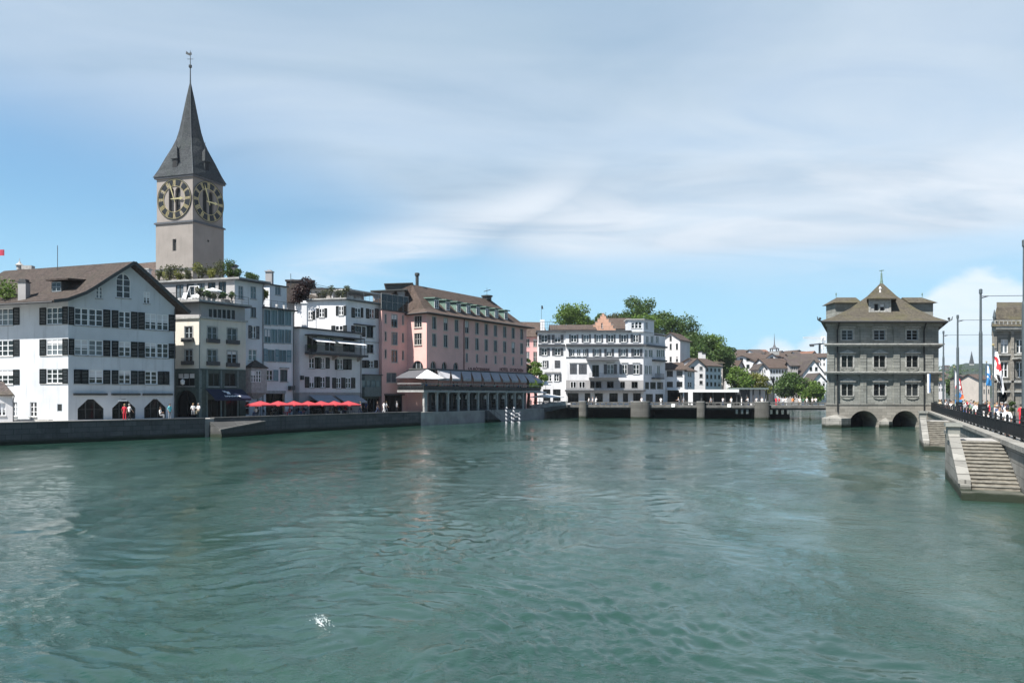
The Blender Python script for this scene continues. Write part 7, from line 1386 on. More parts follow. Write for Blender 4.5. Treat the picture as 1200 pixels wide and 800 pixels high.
for i in range(150):
    d = rng.uniform(24, 44); a = R(d); Y = rng.uniform(900, 1750) * math.cos(a); x = Y * math.tan(a); q_ = (math.hypot(x, Y) - 760) / 1500; crest = 34 + 30 * math.exp(-((d - 31) / 7.5) ** 2); z_ = -2 + crest * math.sin(min(1, q_ * 1.15) * math.pi / 2) ** 1.3
    lb.append((x, Y, z_ + 3, rng.uniform(6, 11)))
v, fcs = leaves(rng, lb, 16000, 1.6, .8); o = leafmesh('hill_woods', v, fcs, LEAFD, None, (600, 1200, 0)); tag(o, 'distant dark woods on the hill at the street end', 'woods', kind='stuff')
# ================================================================ TREES
tree('hill_tree', 'bright green broad tree behind the long tiled roof, left of the stepped gable', gx(671, 232), 232, 14.5, gz(350, 232) - 14.5, 13.5, LEAF, 1, 6500, .32, 'trees on the hill behind the old town', crown0=.2, lobes=22)
tree('hill_tree', 'tall feathery dark tree, highest on the hill behind the corner turret', gx(750, 245), 245, 14, gz(340, 245) - 14, 13, LEAFD, 2, 6500, .30, 'trees on the hill behind the old town', crown0=.25, lobes=20)
tree('hill_tree', 'yellow green crown directly behind the corner turret', gx(757, 228), 228, 13, gz(358, 228) - 13, 11, LEAF, 3, 4200, .30, 'trees on the hill behind the old town', crown0=.1)
for i, (px, Y, yt, wd, m_, lab) in enumerate(((692, 246, 366, 7, LEAFD, 'low dark tree right of the bright green broad tree'), (703.5, 250, 363.5, 5, LEAFD, 'thin dark treetop peeping over the stepped gable'), (722, 250, 366, 8, LEAFG, 'pale grey green tree right of the stepped gable'), (735, 252, 365, 7, LEAFD, 'dark tree between stepped gable and corner turret'),
    (784, 240, 365, 12, LEAFD, 'dark tree with sunlit leaves above the white corner block end'), (800, 236, 372, 12, LEAFD, 'big dark tree above the pale gabled house'), (812, 232, 383, 12, LEAFD, 'deep green rounded tree in the middle of the hill slope'), (792, 226, 388, 9, LEAF, 'mid green tree low behind the pale gabled house'), (826, 236, 393, 10, LEAF, 'lighter green loose tree on the lower hill slope'), (838, 234, 397, 10, LEAFD, 'dense dark tree at the right end of the hill'), (846, 240, 403, 8, LEAFD, 'last low dark tree where the hill meets the far roofs'), (818, 226, 403, 10, LEAFD, 'shadowy dark tree just above the twin chimneys'))):
    zb = max(5, gz(yt, Y) - 14); tree('hill_tree', lab, gx(px, Y), Y, zb, gz(yt - 2, Y) - zb, wd * 1.2, m_, 20 + i, 4200, .32, 'trees on the hill behind the old town', crown0=.12, lobes=15)
tree('riverside_tree', 'round bright green tree behind the market kiosk', gx(866, 205), 205, 2, gz(427.5, 205) - 2, 9.6, LEAF, 50, 5200, .27, crown0=.1); tree('riverside_tree', 'pale olive green tree left of the lantern post', gx(888, 212), 212, 2, gz(436.5, 212) - 2, 9, LEAFY, 51, 4600, .25, crown0=.1)
tree('riverside_tree', 'big round dark green tree beside the town hall over the bridge end', gx(929, 240), 240, 1.6, gz(436.5, 240) - 1.6, 13, LEAFD, 52, 6500, .32, crown0=.08, lobes=22); tree('riverside_tree', 'mid green tree overlapping the big round tree towards the town hall', gx(949, 236), 236, 1.6, gz(443, 236) - 1.6, 8.5, LEAF, 53, 4500, .30, crown0=.08)
tree('terrace_tree', 'leafy green tree between the hotel terrace end and the white house', gx(627, 163), 163, 2.1, gz(420.5, 163) - 2.1, 5.0, LEAF, 54, 4200, .20, crown0=.22); tree('terrace_tree', 'small dark tree tucked against the pink hotel corner', gx(618.5, 158), 158, 2.1, gz(415.5, 158) - 2.1, 2.6, LEAFD, 55, 1800, .18, crown0=.35)
tree('roof_tree', 'dark copper leaved tree spreading over the attic beside the white chimney', gx(359, 119), 119, gz(354, 119) - 1.4, 5.2, 4.6, LEAFC, 56, 2600, .16, crown0=.12)
tree('distant_tree', 'faint bare tree on the skyline left of the far gables', gx(860, 330), 330, 3, gz(407.5, 330) - 3, 6, LEAFG, 57, 700, .3, crown0=.5)
# roof gardens
frB, sdB, zB = BR; 
for i, (px, h, m_, lab) in enumerate(((236.5, 1.5, LEAFG, 'dark potted shrub at the corner of the cream house terrace'), (241, 1.5, LEAFD, 'second potted shrub along the cream house terrace'), (247, 1.25, LEAFD, 'round potted shrub before the pale terrace umbrella'), (252.5, 1.0, LEAFG, 'low grey green pot plant in the middle of the cream house terrace'), (263.5, 1.55, LEAFD, 'big clipped pot bush on the cream house terrace'), (273.5, 1.5, LEAFD, 'clipped pot bush at the right end of the cream house terrace'))):
    x, y = frB.xy(frB.u(px), -.35); plant('potted_shrub', lab, x, y, zB, h, 1.0, m_, 200 + i, 320, .09, 'pot plants on the cream house terrace', pot=TRIM)
for px, dd, lab in ((206, -1.0, 'white sun chair far left on the cream house terrace'), (223, -.8, 'white sun chair by the corner of the cream house terrace')):
    u = sdB.u(px); t = thing('sun_chair', lab, 'chair', sdB.pt(u, zB, dd), 'white sun chairs on the roof terrace'); q = MB(); q.hexa([sdB.pt(u - .3, zB + .38, dd + .3), sdB.pt(u + .3, zB + .38, dd + .3), sdB.pt(u + .3, zB + .34, dd - .3), sdB.pt(u - .3, zB + .34, dd - .3), sdB.pt(u - .3, zB + .44, dd + .3), sdB.pt(u + .3, zB + .44, dd + .3), sdB.pt(u + .3, zB + .40, dd - .3), sdB.pt(u - .3, zB + .40, dd - .3)]); q.build('seat', WCAN, t); q = MB(); q.hexa([sdB.pt(u - .3, zB + .38, dd - .3), sdB.pt(u + .3, zB + .38, dd - .3), sdB.pt(u + .3, zB + .38, dd - .36), sdB.pt(u - .3, zB + .38, dd - .36), sdB.pt(u - .3, zB + 1.25, dd - .65), sdB.pt(u + .3, zB + 1.25, dd - .65), sdB.pt(u + .3, zB + 1.25, dd - .71), sdB.pt(u - .3, zB + 1.25, dd - .71)]); q.build('backrest', WCAN, t)
    for a in (-.27, .27):
        for c in (-.27, .27): q = MB(); q.bar(sdB.pt(u + a, zB, dd + c), sdB.pt(u + a, zB + .36, dd + c), .04); q.build('leg', FRAMEW, t)
def parasol(name, label, x, y, z, r, za, ze, m, group=None, sides=8, rot=0.0, base=True):
    t = thing(name, label, 'parasol', (x, y, z), group); n = sides; pts = [(x + r * math.cos(2 * math.pi * i / n + rot), y + r * math.sin(2 * math.pi * i / n + rot), ze) for i in range(n)]; q = MB()
    vt = [(x, y, za)]; 
    q.add([(x, y, za)] + pts + [(x, y, za - .06)] + [(p[0], p[1], p[2] - .16) for p in pts], [(0, 1 + i, 1 + (i + 1) % n) for i in range(n)] + [(n + 1, n + 2 + (i + 1) % n, n + 2 + i) for i in range(n)] + [(1 + i, n + 2 + i, n + 2 + (i + 1) % n, 1 + (i + 1) % n) for i in range(n)]); q.build('canopy', m, t)
    q = MB(); q.tube([(x, y, z), (x, y, za - .05)], .035, 6); q.build('pole', IRON, t); q = MB(); q.lathe(x, y, [(.3, z), (.3, z + .08), (.06, z + .12), (.05, z + .3)], 10); q.build('base', IRON, t); return t
x, y = frB.xy(frB.u(258.5), -1.6); parasol('parasol', 'small cream parasol on the cream house roof terrace', x, y, zB, 1.35, zB + 1.9, zB + 1.45, WCAN); x, y = frB.xy(frB.u(268), -2.2); parasol('parasol', 'second cream parasol beside the clipped bushes on the terrace', x, y, zB, 1.2, zB + 1.75, zB + 1.35, WCAN)
u = sdB.u(215); t = thing('terrace_swing', 'white framed swing seat on the cream house terrace', 'swing seat', sdB.pt(u, zB, -1.8)); q = MB()
for a in (-.9, .9): q.bar(sdB.pt(u + a, zB, -1.2), sdB.pt(u + a * .8, zB + 2.0, -1.8), .06); q.bar(sdB.pt(u + a, zB, -2.4), sdB.pt(u + a * .8, zB + 2.0, -1.8), .06)
q.bar(sdB.pt(u - .72, zB + 2, -1.8), sdB.pt(u + .72, zB + 2, -1.8), .06); q.build('frame', FRAMEW, t); q = MB(); q.fbox(sdB, u - .65, u + .65, zB + .45, zB + .55, -2.1, -1.5); q.fbox(sdB, u - .65, u + .65, zB + .56, zB + 1.0, -2.12, -2.04); q.build('seat', WCAN, t)
frC, sdC, zC = CR
rng = np.random.default_rng(9)
for i in range(13):
    px = 183 + i * 6.3; u = sdC.u(px); x, y = sdC.xy(u, -.5 - .5 * (i % 2)); plant('roof_plant', ('yellow green plants on the flat roof under the clock tower, %s' % ('far left tuft', 'second tuft', 'third tuft', 'fourth tuft', 'fifth tuft', 'middle tuft left', 'middle tuft', 'middle tuft right', 'fifth tuft from the corner', 'fourth tuft from the corner', 'third tuft from the corner', 'second tuft from the corner', 'tuft at the corner')[i]), x, y, zC, float(rng.uniform(1.3, 2.5)), float(rng.uniform(1.1, 1.7)), (LEAFG, LEAFY, LEAFG)[i % 3], 300 + i, 420, .10, 'plants along the flat roof edge')
for i, (px, h, lab) in enumerate(((267.5, 2.6, 'tall dark shrub on the flat roof right of the clock tower'), (278, 1.0, 'low dark bush on the flat roof front edge'), (286, 1.3, 'spiky dark bush near the small chimney on the flat roof'), (296, 1.0, 'low roof bush between the small chimney and the penthouse'), (304, .9, 'last low bush at the right end of the flat roof'))):
    x, y = frC.xy(frC.u(px) if px > 276 else frC.u(276) - .5, -1.0); plant('roof_plant', lab, x if px > 276 else gx(px, y), y, zC, h, 1.5, LEAFD, 330 + i, 450, .10, 'bushes on the flat roof')
x, y = frC.xy(frC.u(287), -2.5); q = MB(); t = thing('roof_vent', 'small grey vent box on the flat roof among bushes', 'vent', (x, y, zC)); MB().box(x - .5, x + .5, y - .5, y + .5, zC, zC + 1.9).build('shaft', SHGREY, t); MB().box(x - .62, x + .62, y - .62, y + .62, zC + 1.902, zC + 2.05).build('cap', TRIMD, t)
frD, zD = DR; x, y = frD.xy(frD.u(314), -1.0); plant('potted_tree', 'bright lime green potted tree on the teal-windowed house terrace', x, y, zD, 2.5, 1.5, LEAFY, 340, 600, .12, pot=TRIM)
for px, lab in ((321, 'small white planter left on the teal house terrace'), (328, 'white planter in the middle of the teal house terrace'), (336.5, 'white planter right on the teal house terrace')): x, y = frD.xy(frD.u(px), -.5); tag(MB().lathe(x, y, [(.18, zD), (.26, zD + .55), (.27, zD + .6), (.2, zD + .6)], 10).build('planter', SIGNW, loc=(x, y, zD)), lab, 'planter', 'white planters on the roof terrace')
frF, sdF, zF = FR
for i, px in enumerate((372, 379, 385.5, 392, 398, 403)):
    x, y = sdF.xy(sdF.u(px), -.7); plant('roof_plant', ('grey green bush on the white roof-terrace house, %s' % ('leftmost by the chimney', 'second from the chimney', 'third from the chimney', 'third from the pergola', 'second from the pergola', 'nearest the pergola')[i]), x, y, zF, 1.2 + .5 * (i % 3), 1.4, LEAFG, 360 + i, 380, .10, 'bushes on the white roof terrace')
for i, px in enumerate((415, 424, 433)):
    u = frF.u(px); t = thing('terrace_sofa', 'white sofa under the roof pergola, %s' % ('leftmost of three', 'middle of three', 'rightmost of three')[i], 'sofa', frF.pt(u, zF, -2), 'white sofas on the roof terrace'); q = MB(); q.fbox(frF, u - .6, u + .6, zF + .1, zF + .42, -2.4, -1.6); q.build('seat', WCAN, t); q = MB(); q.fbox(frF, u - .6, u + .6, zF + .421, zF + .85, -2.4, -2.2); q.build('backrest', WCAN, t)
for i, px in enumerate((364.5, 370.5, 376)): x, y = ER[0].xy(ER[0].u(358 + i * 3), .9); plant('balcony_plant', 'leafy pot plant at the left end of the awning balcony, %s' % ('outermost', 'second', 'third')[i], x, y, ER[1], 1.0, .7, LEAFD, 380 + i, 240, .08, 'plants on the awning balcony', pot=TRIMD)
# ================================================================ CAFE FURNITURE
QL = Fac((-34.5, 86.3), (-13.66, 120.5), 0, 3)
nm = ('leftmost red cafe parasol', 'second red cafe parasol from the left', 'third red cafe parasol from the left', 'middle red cafe parasol of the seven', 'third red cafe parasol from the right', 'second red cafe parasol from the right', 'rightmost red cafe parasol')
UM = []
for i, px in enumerate((306, 327, 345, 361.5, 377.5, 393, 410)):
    u = QL.u(px); d = -2.3; x, y = QL.xy(u, d); k = (px - 600) / FP
    u2 = u
    for _ in range(6): x, y = QL.xy(u2, d); u2 += (px - (600 + FP * x / y)) * .06
    UM.append(u2); parasol('parasol', nm[i] + ' on the quay', x, y, GZL, 1.85, gz(469.6, y), gz(474.2, y), RED, 'red cafe parasols', 8, math.pi / 8)
def table(label, x, y, z, group):
    t = thing('cafe_table', label, 'table', (x, y, z), group); MB().lathe(x, y, [(.38, z + .71), (.40, z + .73), (.38, z + .75)], 12).build('tabletop', SIGNW, t); MB().tube([(x, y, z), (x, y, z + .71)], .035, 6).build('leg', IRON, t); MB().lathe(x, y, [(.24, z), (.22, z + .03), (.05, z + .05)], 10).build('foot', IRON, t)
def chair(label, x, y, z, ang, group, m=IRON):
    t = thing('cafe_chair', label, 'chair', (x, y, z), group); c, s = math.cos(ang), math.sin(ang)
    def T(a, o, zz): return (x + a * c - o * s, y + a * s + o * c, z + zz)
    q = MB(); q.hexa([T(-.21, -.21, .43), T(.21, -.21, .43), T(.21, .21, .43), T(-.21, .21, .43), T(-.21, -.21, .46), T(.21, -.21, .46), T(.21, .21, .46), T(-.21, .21, .46)]); q.build('seat', m, t)
    q = MB(); q.hexa([T(-.2, .2, .55), T(.2, .2, .55), T(.2, .23, .55), T(-.2, .23, .55), T(-.2, .27, .86), T(.2, .27, .86), T(.2, .3, .86), T(-.2, .3, .86)]); q.build('backrest', m, t)
    for a in (-.18, .18): q = MB(); q.bar(T(a, -.18, 0), T(a, -.18, .43), .03); q.build('leg', IRON, t); q = MB(); q.bar(T(a, .2, 0), T(a, .2, .55), .03); q.build('leg', IRON, t)
    return t
# ================================================================ PEOPLE (one continuous skinned body each)
def skinned(nodes, edges, root, sub=1):
    me = bpy.data.meshes.new('body'); me.from_pydata([n[0] for n in nodes], edges, []); o = bpy.data.objects.new('body', me); COL.objects.link(o)
    me.skin_vertices.new() if hasattr(me.skin_vertices, 'new') and not me.skin_vertices else None
    md = o.modifiers.new('s', 'SKIN'); md.use_smooth_shade = True; md2 = o.modifiers.new('u', 'SUBSURF'); md2.levels = md2.render_levels = sub
    if not me.skin_vertices:
        bpy.context.view_layer.objects.active = o
    dat = me.skin_vertices[0].data
    for i, n in enumerate(nodes): dat[i].radius = (n[1], n[2] if len(n) > 2 else n[1]); dat[i].use_root = (i == root)
    bpy.context.view_layer.update(); r = bpy.data.meshes.new_from_object(o.evaluated_get(bpy.context.evaluated_depsgraph_get())); bpy.data.objects.remove(o); return r
def body(pose, sub=1):
    """1.72 m figure facing -Y. returns mesh with slots skin, shirt, trousers, shoes"""
    N, E = [], []
    def add(p, r, par=None, r2=None):
        N.append((p, r, r2 or r)); i = len(N) - 1
        if par is not None: E.append((par, i))
        return i
    sit = pose == 'sit'; hz = .50 if sit else .90; lean = {'lean': -.16, 'sit': -.05}.get(pose, -.01)
    hip = add((0, 0, hz), .14, None, .10); wa = add((0, lean * .3, hz + .20), .125, hip, .09); chs = add((0, lean * .8, hz + .42), .155, wa, .105); nk = add((0, lean, hz + .57), .055, chs); 
    hd0 = add((0, lean - .015, hz + .64), .066, nk); hd1 = add((0, lean - .02, hz + .72), .088, hd0, .098); hd2 = add((0, lean - .01, hz + .80), .060, hd1)
    for s in (-1, 1):
        if sit: kn = ((s * .11, -.42, hz + .02), (s * .11, -.44, .08), (s * .11, -.56, .04))
        elif pose == 'walk': kn = ((s * .09, -.10 - s * .12, .49), (s * .09, .06 - s * .24, .09), (s * .09, -.08 - s * .24, .04))
        else: kn = ((s * .10, -.02, .49), (s * .11, .02, .09), (s * .12, -.13, .04))
        h = add((s * .09, 0 if not sit else -.08, hz - .06), .088, hip); k = add(kn[0], .062, h); a = add(kn[1], .042, k); add(kn[2], .036, a)
        sh = add((s * .17, lean * .9, hz + .49), .058, chs)
        if pose == 'lean': el, wr = (s * .24, lean - .12, hz + .26), (s * .10, lean - .34, hz + .22)
        elif sit: el, wr = (s * .24, -.06, hz + .24), (s * .14, -.28, hz + .25)
        elif pose == 'walk': el, wr = (s * .23, s * .10, hz + .23), (s * .22, s * .22 - .08, hz + .0)
        else: el, wr = (s * .235, .03, hz + .22), (s * .22, -.06, hz - .02)
        e = add(el, .043, sh); w_ = add(wr, .030, e); d = (Vector(wr) - Vector(el)).normalized(); pm = Vector(wr) + d * .06; p_ = add(tuple(pm), .034, w_, .018)
        sd = d.cross(Vector((0, 1, .01))).normalized() if abs(d.y) < .9 else Vector((1, 0, 0))
        for j, (o_, l_) in enumerate(((-.028, .065), (-.010, .08), (.010, .075), (.028, .058))):
            a_ = pm + d * .045 + sd * o_; b_ = add(tuple(a_), .010, p_); add(tuple(a_ + d * l_ * .8 + Vector((-s * .015, 0, 0))), .008, b_)
        add(tuple(pm + sd * -.045 * 1.0 + d * .02), .010, p_)
    me = skinned(N, E, 0, sub)
    for m_ in range(4): me.materials.append(None)
    mi = []
    for p in me.polygons:
        c = p.center; z = c.z
        if sit: k = 0 if z > hz + .545 else (1 if (z > hz + .12 and c.y > -.20) else (0 if z > hz + .10 else (2 if z > .12 else 3)))
        else:
            k = 0 if z > hz + .55 else (1 if z > hz - .02 else (2 if z > .10 else 3))
            if abs(c.x) > .16 and z < hz + .2 and pose != 'lean' : k = 0
            if pose == 'lean' and c.y < lean - .16: k = 0
        mi.append(k)
    me.polygons.foreach_set('material_index', mi); me.update()
    # hair cap
    q = MB(); cx, cy, cz = 0, lean - .01, hz + .745; vs_, fs_ = [], []
    for i in range(7):
        for j in range(12):
            t = math.pi * .62 * i / 6; a = 2 * math.pi * j / 12; cut_ = 1 if math.sin(a) > -.35 else .62; t *= cut_; vs_.append((cx + .102 * math.sin(t) * math.cos(a), cy + .115 * math.sin(t) * math.sin(a) + .012, cz + .115 * math.cos(t)))
    for i in range(6):
        for j in range(12): fs_.append((i * 12 + j, (i + 1) * 12 + j, (i + 1) * 12 + (j + 1) % 12, i * 12 + (j + 1) % 12))
    hm_ = bpy.data.meshes.new('hair'); hm_.from_pydata(vs_, [], fs_); hm_.materials.append(None)
    # nose and eyes as part of the face
    return me, hm_
BOD = {}
SKIN = plain('skin', (.45, .27, .19), .55, var=.08); HAIRS = [plain('hair_%s' % n_, c_, .6) for n_, c_ in (('brown', (.05, .03, .018)), ('black', (.012, .011, .012)), ('fair', (.28, .19, .09)), ('grey', (.25, .25, .25)))]
CLO = {'white': (.78, .78, .78), 'red': (.55, .03, .05), 'cyan': (.15, .55, .60), 'black': (.015, .015, .018), 'navy': (.02, .03, .08), 'grey': (.25, .26, .28), 'pale': (.55, .52, .52), 'pink': (.6, .25, .3), 'blue': (.06, .16, .4), 'beige': (.45, .38, .28), 'jeans': (.06, .09, .17), 'green': (.08, .2, .1), 'orange': (.6, .2, .05)}
CL = {k: plain('cloth_' + k, v, .85, var=.1) for k, v in CLO.items()}; SHOE = plain('shoe', (.03, .03, .03), .6)
pcount = [0]
def person(x, y, z, rot, pose, shirt, legs, label, group=None, h=1.0, barelegs=False):
    if pose not in BOD: BOD[pose] = body(pose, 1)
    bm_, hm_ = BOD[pose]; o = bpy.data.objects.new('person', bm_); COL.objects.link(o); o.location = (x, y, z); o.rotation_euler = (0, 0, rot); o.scale = (h, h, h)
    for i, m_ in enumerate((SKIN, CL[shirt], CL[legs], SKIN if barelegs else SHOE)): o.material_slots[i].link = 'OBJECT'; o.material_slots[i].material = m_
    ha = bpy.data.objects.new('hair', hm_); COL.objects.link(ha); ha.parent = o; ha.material_slots[0].link = 'OBJECT'; ha.material_slots[0].material = HAIRS[pcount[0] % 4]; pcount[0] += 1
    tag(o, label, 'person', group); return o
# two people by the near railing
x, y = P2(1168, 46.5); person(x, y, 2.3, R(25), 'lean', 'white', 'beige', 'person in a white shirt leaning on the quay railing, seen from the waist up', h=1.0)
x, y = P2(1180.3, 43.6); o = person(x, y, 2.3, R(170), 'stand', 'white', 'navy', 'person in white top and dark shorts standing at the railing with bare legs', h=1.0)
# bare lower legs for the second person: shorts end at the knee
me2 = o.data.copy(); o.data = me2
for p in me2.polygons:
    if p.material_index == 2 and p.center.z < .58: p.material_index = 0
for i, m_ in enumerate((SKIN, CL['white'], CL['navy'], SHOE)): o.material_slots[i].link = 'OBJECT'; o.material_slots[i].material = m_
# passers-by on the left quay
for px, d, rot, pose, sh, lg, lab in ((146, -1.4, 200, 'stand', 'red', 'red', 'person all in red before the middle shop arch'), (151.5, -1.9, 150, 'walk', 'pale', 'black', 'person in pale top beside the person in red'), (187.5, -2.6, 90, 'sit', 'white', 'grey', 'seated person in white inside the right shop arch'), (199, -1.2, 60, 'stand', 'cyan', 'grey', 'person in a cyan shirt at the corner of the white gabled house'), (226.5, -1.0, 20, 'sit', 'white', 'grey', 'left of two people in white sitting on the quay wall'), (233, -1.0, 340, 'sit', 'white', 'beige', 'right of two people in white sitting on the quay wall')):
    f_ = Fac((-47.8, 71.7), (-34.5, 86.3), 0, 3); u = f_.u(px); u = u
    for _ in range(8): x, y = f_.xy(u, d); u += (px - (600 + FP * x / y)) * .05
    person(x, y, GZL + (.42 if px in (226.5, 233) else 0), R(rot), pose, sh, lg, lab, 'people on the left quay')
rng = np.random.default_rng(77); pal = ['white', 'black', 'grey', 'navy', 'pale', 'red', 'pink', 'blue', 'beige', 'jeans', 'white', 'black', 'green']
ORD = ('first', 'second', 'third', 'fourth', 'fifth', 'sixth', 'seventh')
for i, u in enumerate(UM):
    for j, (du, dd, rot) in enumerate(((-.75, -2.2, 90), (.75, -2.3, 270), (.3, -3.6, 0))):
        x, y = QL.xy(u + du, dd); sh = pal[(i * 3 + j * 5) % 13]; a = R(rot) + .8
        chair('dark cafe chair under the %s red parasol from the left, %s' % (ORD[i], ('left of its table', 'right of its table', 'behind its table')[j]), x, y, GZL, a + math.pi, 'cafe chairs under the red parasols')
        if (i + j) % 3 != 1: person(x, y, GZL - .03, a + math.pi, 'sit', sh, pal[(i + j * 2 + 3) % 13], 'seated guest in %s under the %s red parasol from the left' % (sh, ORD[i]), 'guests under the red parasols')
    x, y = QL.xy(u, -3.0); table('small white cafe table under the %s red parasol from the left' % ORD[i], x, y, GZL, 'cafe tables under the red parasols')
for px, dd, sh, lg, lab in ((423, -2.5, 'grey', 'jeans', 'person in grey standing before the green shop oriel'), (430, -3.4, 'navy', 'black', 'person in navy by the green shop door'), (443, -2.0, 'black', 'jeans', 'person in black between green shop and pink hotel'), (450.5, -1.8, 'white', 'white', 'person all in white at the left foot of the pink hotel'), (453.5, -2.6, 'white', 'grey', 'second person in white behind the one all in white'), (466, -2.4, 'grey', 'black', 'person in grey before the hotel shop window')):
    u = QL.u(px)
    for _ in range(10): x, y = QL.xy(u, dd); u += (px - (600 + FP * x / y)) * .05
    person(x, y, GZL, rng.uniform(0, 6.28), 'walk' if px % 2 else 'stand', sh, lg, lab, 'people on the left quay')
# guests on the hotel terrace and in the arcade
for i in range(16):
    u = 1.2 + i * 2.1; sh = pal[(i * 5 + 2) % 13]; x, y = ft.xy(u, -1.3 - .7 * (i % 2)); t_ = 'terrace guest in %s behind the hotel railing, number %s from the corner awning' % (sh, ('one', 'two', 'three', 'four', 'five', 'six', 'seven', 'eight', 'nine', 'ten', 'eleven', 'twelve', 'thirteen', 'fourteen', 'fifteen', 'sixteen')[i]); chair('terrace chair of the guest in %s, number %s from the corner awning' % (sh, t_.split('number ')[1].split(' ')[0]), x, y, zfl, R(rng.uniform(60, 330)), 'chairs on the hotel terrace'); person(x, y, zfl - .03, R(90 + 180 * (i % 2) - 32), 'sit', sh, pal[(i * 3) % 13], t_, 'guests on the hotel terrace')
for i in range(9):
    u = ft.u(549) + i * 2.35; x, y = ft.xy(u, -2.4 - .8 * (i % 3)); sh = pal[(i * 4 + 1) % 13]; person(x, y, GZL - .03, R(rng.uniform(0, 360)), 'sit', sh, 'grey', 'arcade guest in %s sitting in the %s bay from the left of the lampshades' % (sh, ('first', 'second', 'third', 'fourth', 'fifth', 'sixth', 'seventh', 'eighth', 'ninth')[i]), 'guests in the hotel arcade'); chair('arcade chair in the %s bay under the lampshades' % ('first', 'second', 'third', 'fourth', 'fifth', 'sixth', 'seventh', 'eighth', 'ninth')[i], x, y, GZL, R(40 * i), 'chairs in the hotel arcade', FRAMEW)
# garden restaurant between hotel and bridge
x, y = P2(641, 161); parasol('parasol', 'wide flat cream parasol at the garden restaurant before the bridge', x, y, 2.3, 3.6, gz(461.5, y), gz(464.8, y), WCAN); x, y = P2(626, 158); parasol('parasol', 'cream parasol by the end of the hotel terrace', x, y, 2.1, 2.6, gz(456.5, y), gz(459.5, y), WCAN)
x, y = P2(639.5, 165); parasol('parasol', 'round grey white parasol behind the garden restaurant', x, y, 2.4, 1.1, gz(445.5, y), gz(450.5, y), WCAN)
for i, (px, sh) in enumerate(((622, 'white'), (627, 'black'), (632.5, 'pale'), (637, 'blue'), (644, 'white'), (648.5, 'white'), (654, 'grey'), (658.5, 'white'))):
    x, y = P2(px, 160 + (i % 3)); person(x, y, 2.15, R(45 * i), 'sit' if i % 2 else 'stand', sh, 'grey', 'garden restaurant guest in %s, %s from the hotel end' % (sh, ('first', 'second', 'third', 'fourth', 'fifth', 'sixth', 'seventh', 'eighth')[i]), 'guests of the garden restaurant')
t = thing('ramp', 'sloping grey footway ramp from the garden restaurant up to the bridge', 'ramp', P2(648, 158.5) + (1.5,)); q = MB(); r0_, r1_ = P2(622, 156.5), P2(665, 157.2); q.hexa([r0_ + (.6,), r1_ + (2.25,), (r1_[0], r1_[1] + 2.5, 2.25), (r0_[0], r0_[1] + 2.5, .6), r0_ + (1.9,), r1_ + (2.72,), (r1_[0], r1_[1] + 2.5, 2.72), (r0_[0], r0_[1] + 2.5, 1.9)]); q.build('footway', QUAYL, t); q = MB(); q.hexa([(r0_[0], r0_[1], 1.92), (r1_[0], r1_[1], 2.74), (r1_[0], r1_[1] + .1, 2.74), (r0_[0], r0_[1] + .1, 1.92), (r0_[0], r0_[1], 2.75), (r1_[0], r1_[1], 3.55), (r1_[0], r1_[1] + .1, 3.55), (r0_[0], r0_[1] + .1, 2.75)]); q.build('parapet', CONC, t)
# people on the bridge
for i, (px, sh, lg) in enumerate(((690, 'white', 'jeans'), (694.5, 'pale', 'black'), (698, 'white', 'white'), (752, 'white', 'grey'), (774.5, 'white', 'white'), (796, 'pale', 'jeans'), (801, 'grey', 'grey'), (833, 'grey', 'black'), (847, 'pale', 'jeans'), (857, 'white', 'grey'), (869, 'white', 'white'), (877, 'white', 'jeans'), (886.5, 'pale', 'black'), (893, 'white', 'black'), (909.5, 'red', 'red'), (913, 'red', 'black'), (917.5, 'white', 'jeans'), (921, 'white', 'white'), (929, 'orange', 'grey'), (937, 'white', 'beige'), (941, 'green', 'jeans'), (945.5, 'white', 'grey'), (952, 'pale', 'black'), (956, 'white', 'jeans'))):
    x, y = fb.xy(fb.u(px), -1.6 - (i % 4) * .7); x = x; person(gx(px, y), y, BZ, R(90 + 180 * (i % 2) + 20 * (i % 5)), ('walk', 'stand', 'lean')[i % 3], sh, lg, 'bridge pedestrian in %s %s' % (sh, ('just right of the first narrow pier', 'third from the first narrow pier', 'second beyond the first narrow pier', 'on top of the first wide pier', 'all white, right of the first wide pier', 'left of the white panel, pale top', 'close to the white panel', 'under the white canopy, left half', 'under the white canopy, middle', 'under the white canopy, right end', 'all white before the grey kiosk', 'walking before the grey kiosk', 'between grey kiosk and lantern', 'next to the dark cabinet', 'all red right of the lantern', 'second in red right of the lantern', 'third right of the lantern', 'all white under the big round tree', 'under the middle of the big round tree', 'with beige legs under the big tree', 'right of the one with beige legs', 'with grey legs under the right half of the big tree', 'second from the town hall', 'nearest the town hall')[i]), 'pedestrians on the bridge')
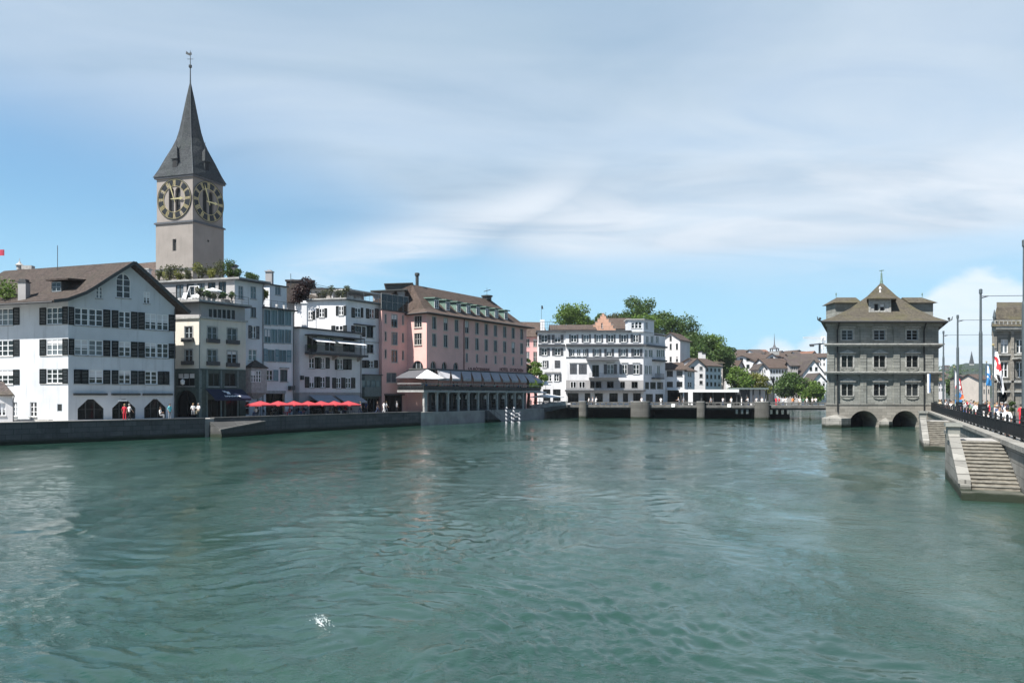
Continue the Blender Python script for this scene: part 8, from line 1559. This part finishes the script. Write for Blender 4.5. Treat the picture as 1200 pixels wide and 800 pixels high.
# crowd on the right bank street
k = 0
for i in range(95):
    s = 30 + rng.uniform(0, 75); n_ = rng.uniform(3.2, 6.3) if i % 3 else rng.uniform(6.5, 11); x, y = RP(s, n_); px = 600 + FP * x / y
    if px > 1200 or px < 1090: continue
    sh, lg = pal[int(rng.integers(13))], pal[int(rng.integers(13))]
    person(x, y, GZR if n_ < 6.4 else GZR - .14, rng.uniform(0, 6.28), ('walk', 'stand')[i % 2], sh, lg, 'pedestrian in %s top and %s trousers in the crowd on the right bank street' % (sh, lg), 'crowd on the right bank street', h=float(rng.uniform(.93, 1.06)))
x, y = P2(1178.5, 62); person(x, y, GZR, R(200), 'walk', 'white', 'black', 'pedestrian with white hat and top crossing near the mansion', 'crowd on the right bank street')
# rainwater pipes down the old fronts
def pipe(fac, px, zt, root, m=TRIMD): u = fac.u(px); q = MB(); q.tube([fac.pt(u, zt, .35), fac.pt(u, zt - .35, .12), fac.pt(u, GZL + .05, .10)], .055, 6); q.build('drainpipe', m, bpy.data.objects[root])
pipe(CR[0], 307.6, CR[2] - .3, 'tall_white_house'); pipe(DR[0], 343.2, DR[1] - .25, 'teal_window_house'); pipe(ER[0], 422.4, gz(387, 112), 'balcony_house'); pipe(FR[0], 446.6, FR[2] - .3, 'roof_terrace_house')
# clean-up of helper tags
for o in bpy.data.objects:
    if '_o' in o: del o['_o']
# ---------------------------------------------------------------- air: one even closed box of haze
hz = MB().box(-2600, 2600, -400, 2700, -2.6, 130).build('haze', None, None, (0, 0, 0)); hz['kind'] = 'stuff'; hz['label'] = 'thin even summer haze filling the air over the river'; hz.data.materials.clear()
hm2 = bpy.data.materials.new('haze_air'); hm2.use_nodes = True; nt = hm2.node_tree; nt.nodes.clear(); ov = nt.nodes.new('ShaderNodeOutputMaterial'); pv = nt.nodes.new('ShaderNodeVolumePrincipled')
pv.inputs['Color'].default_value = (.80, .88, 1.0, 1); pv.inputs['Density'].default_value = 0.00009; pv.inputs['Anisotropy'].default_value = .2; nt.links.new(pv.outputs[0], ov.inputs['Volume']); hz.data.materials.append(hm2)
del hz['_o']
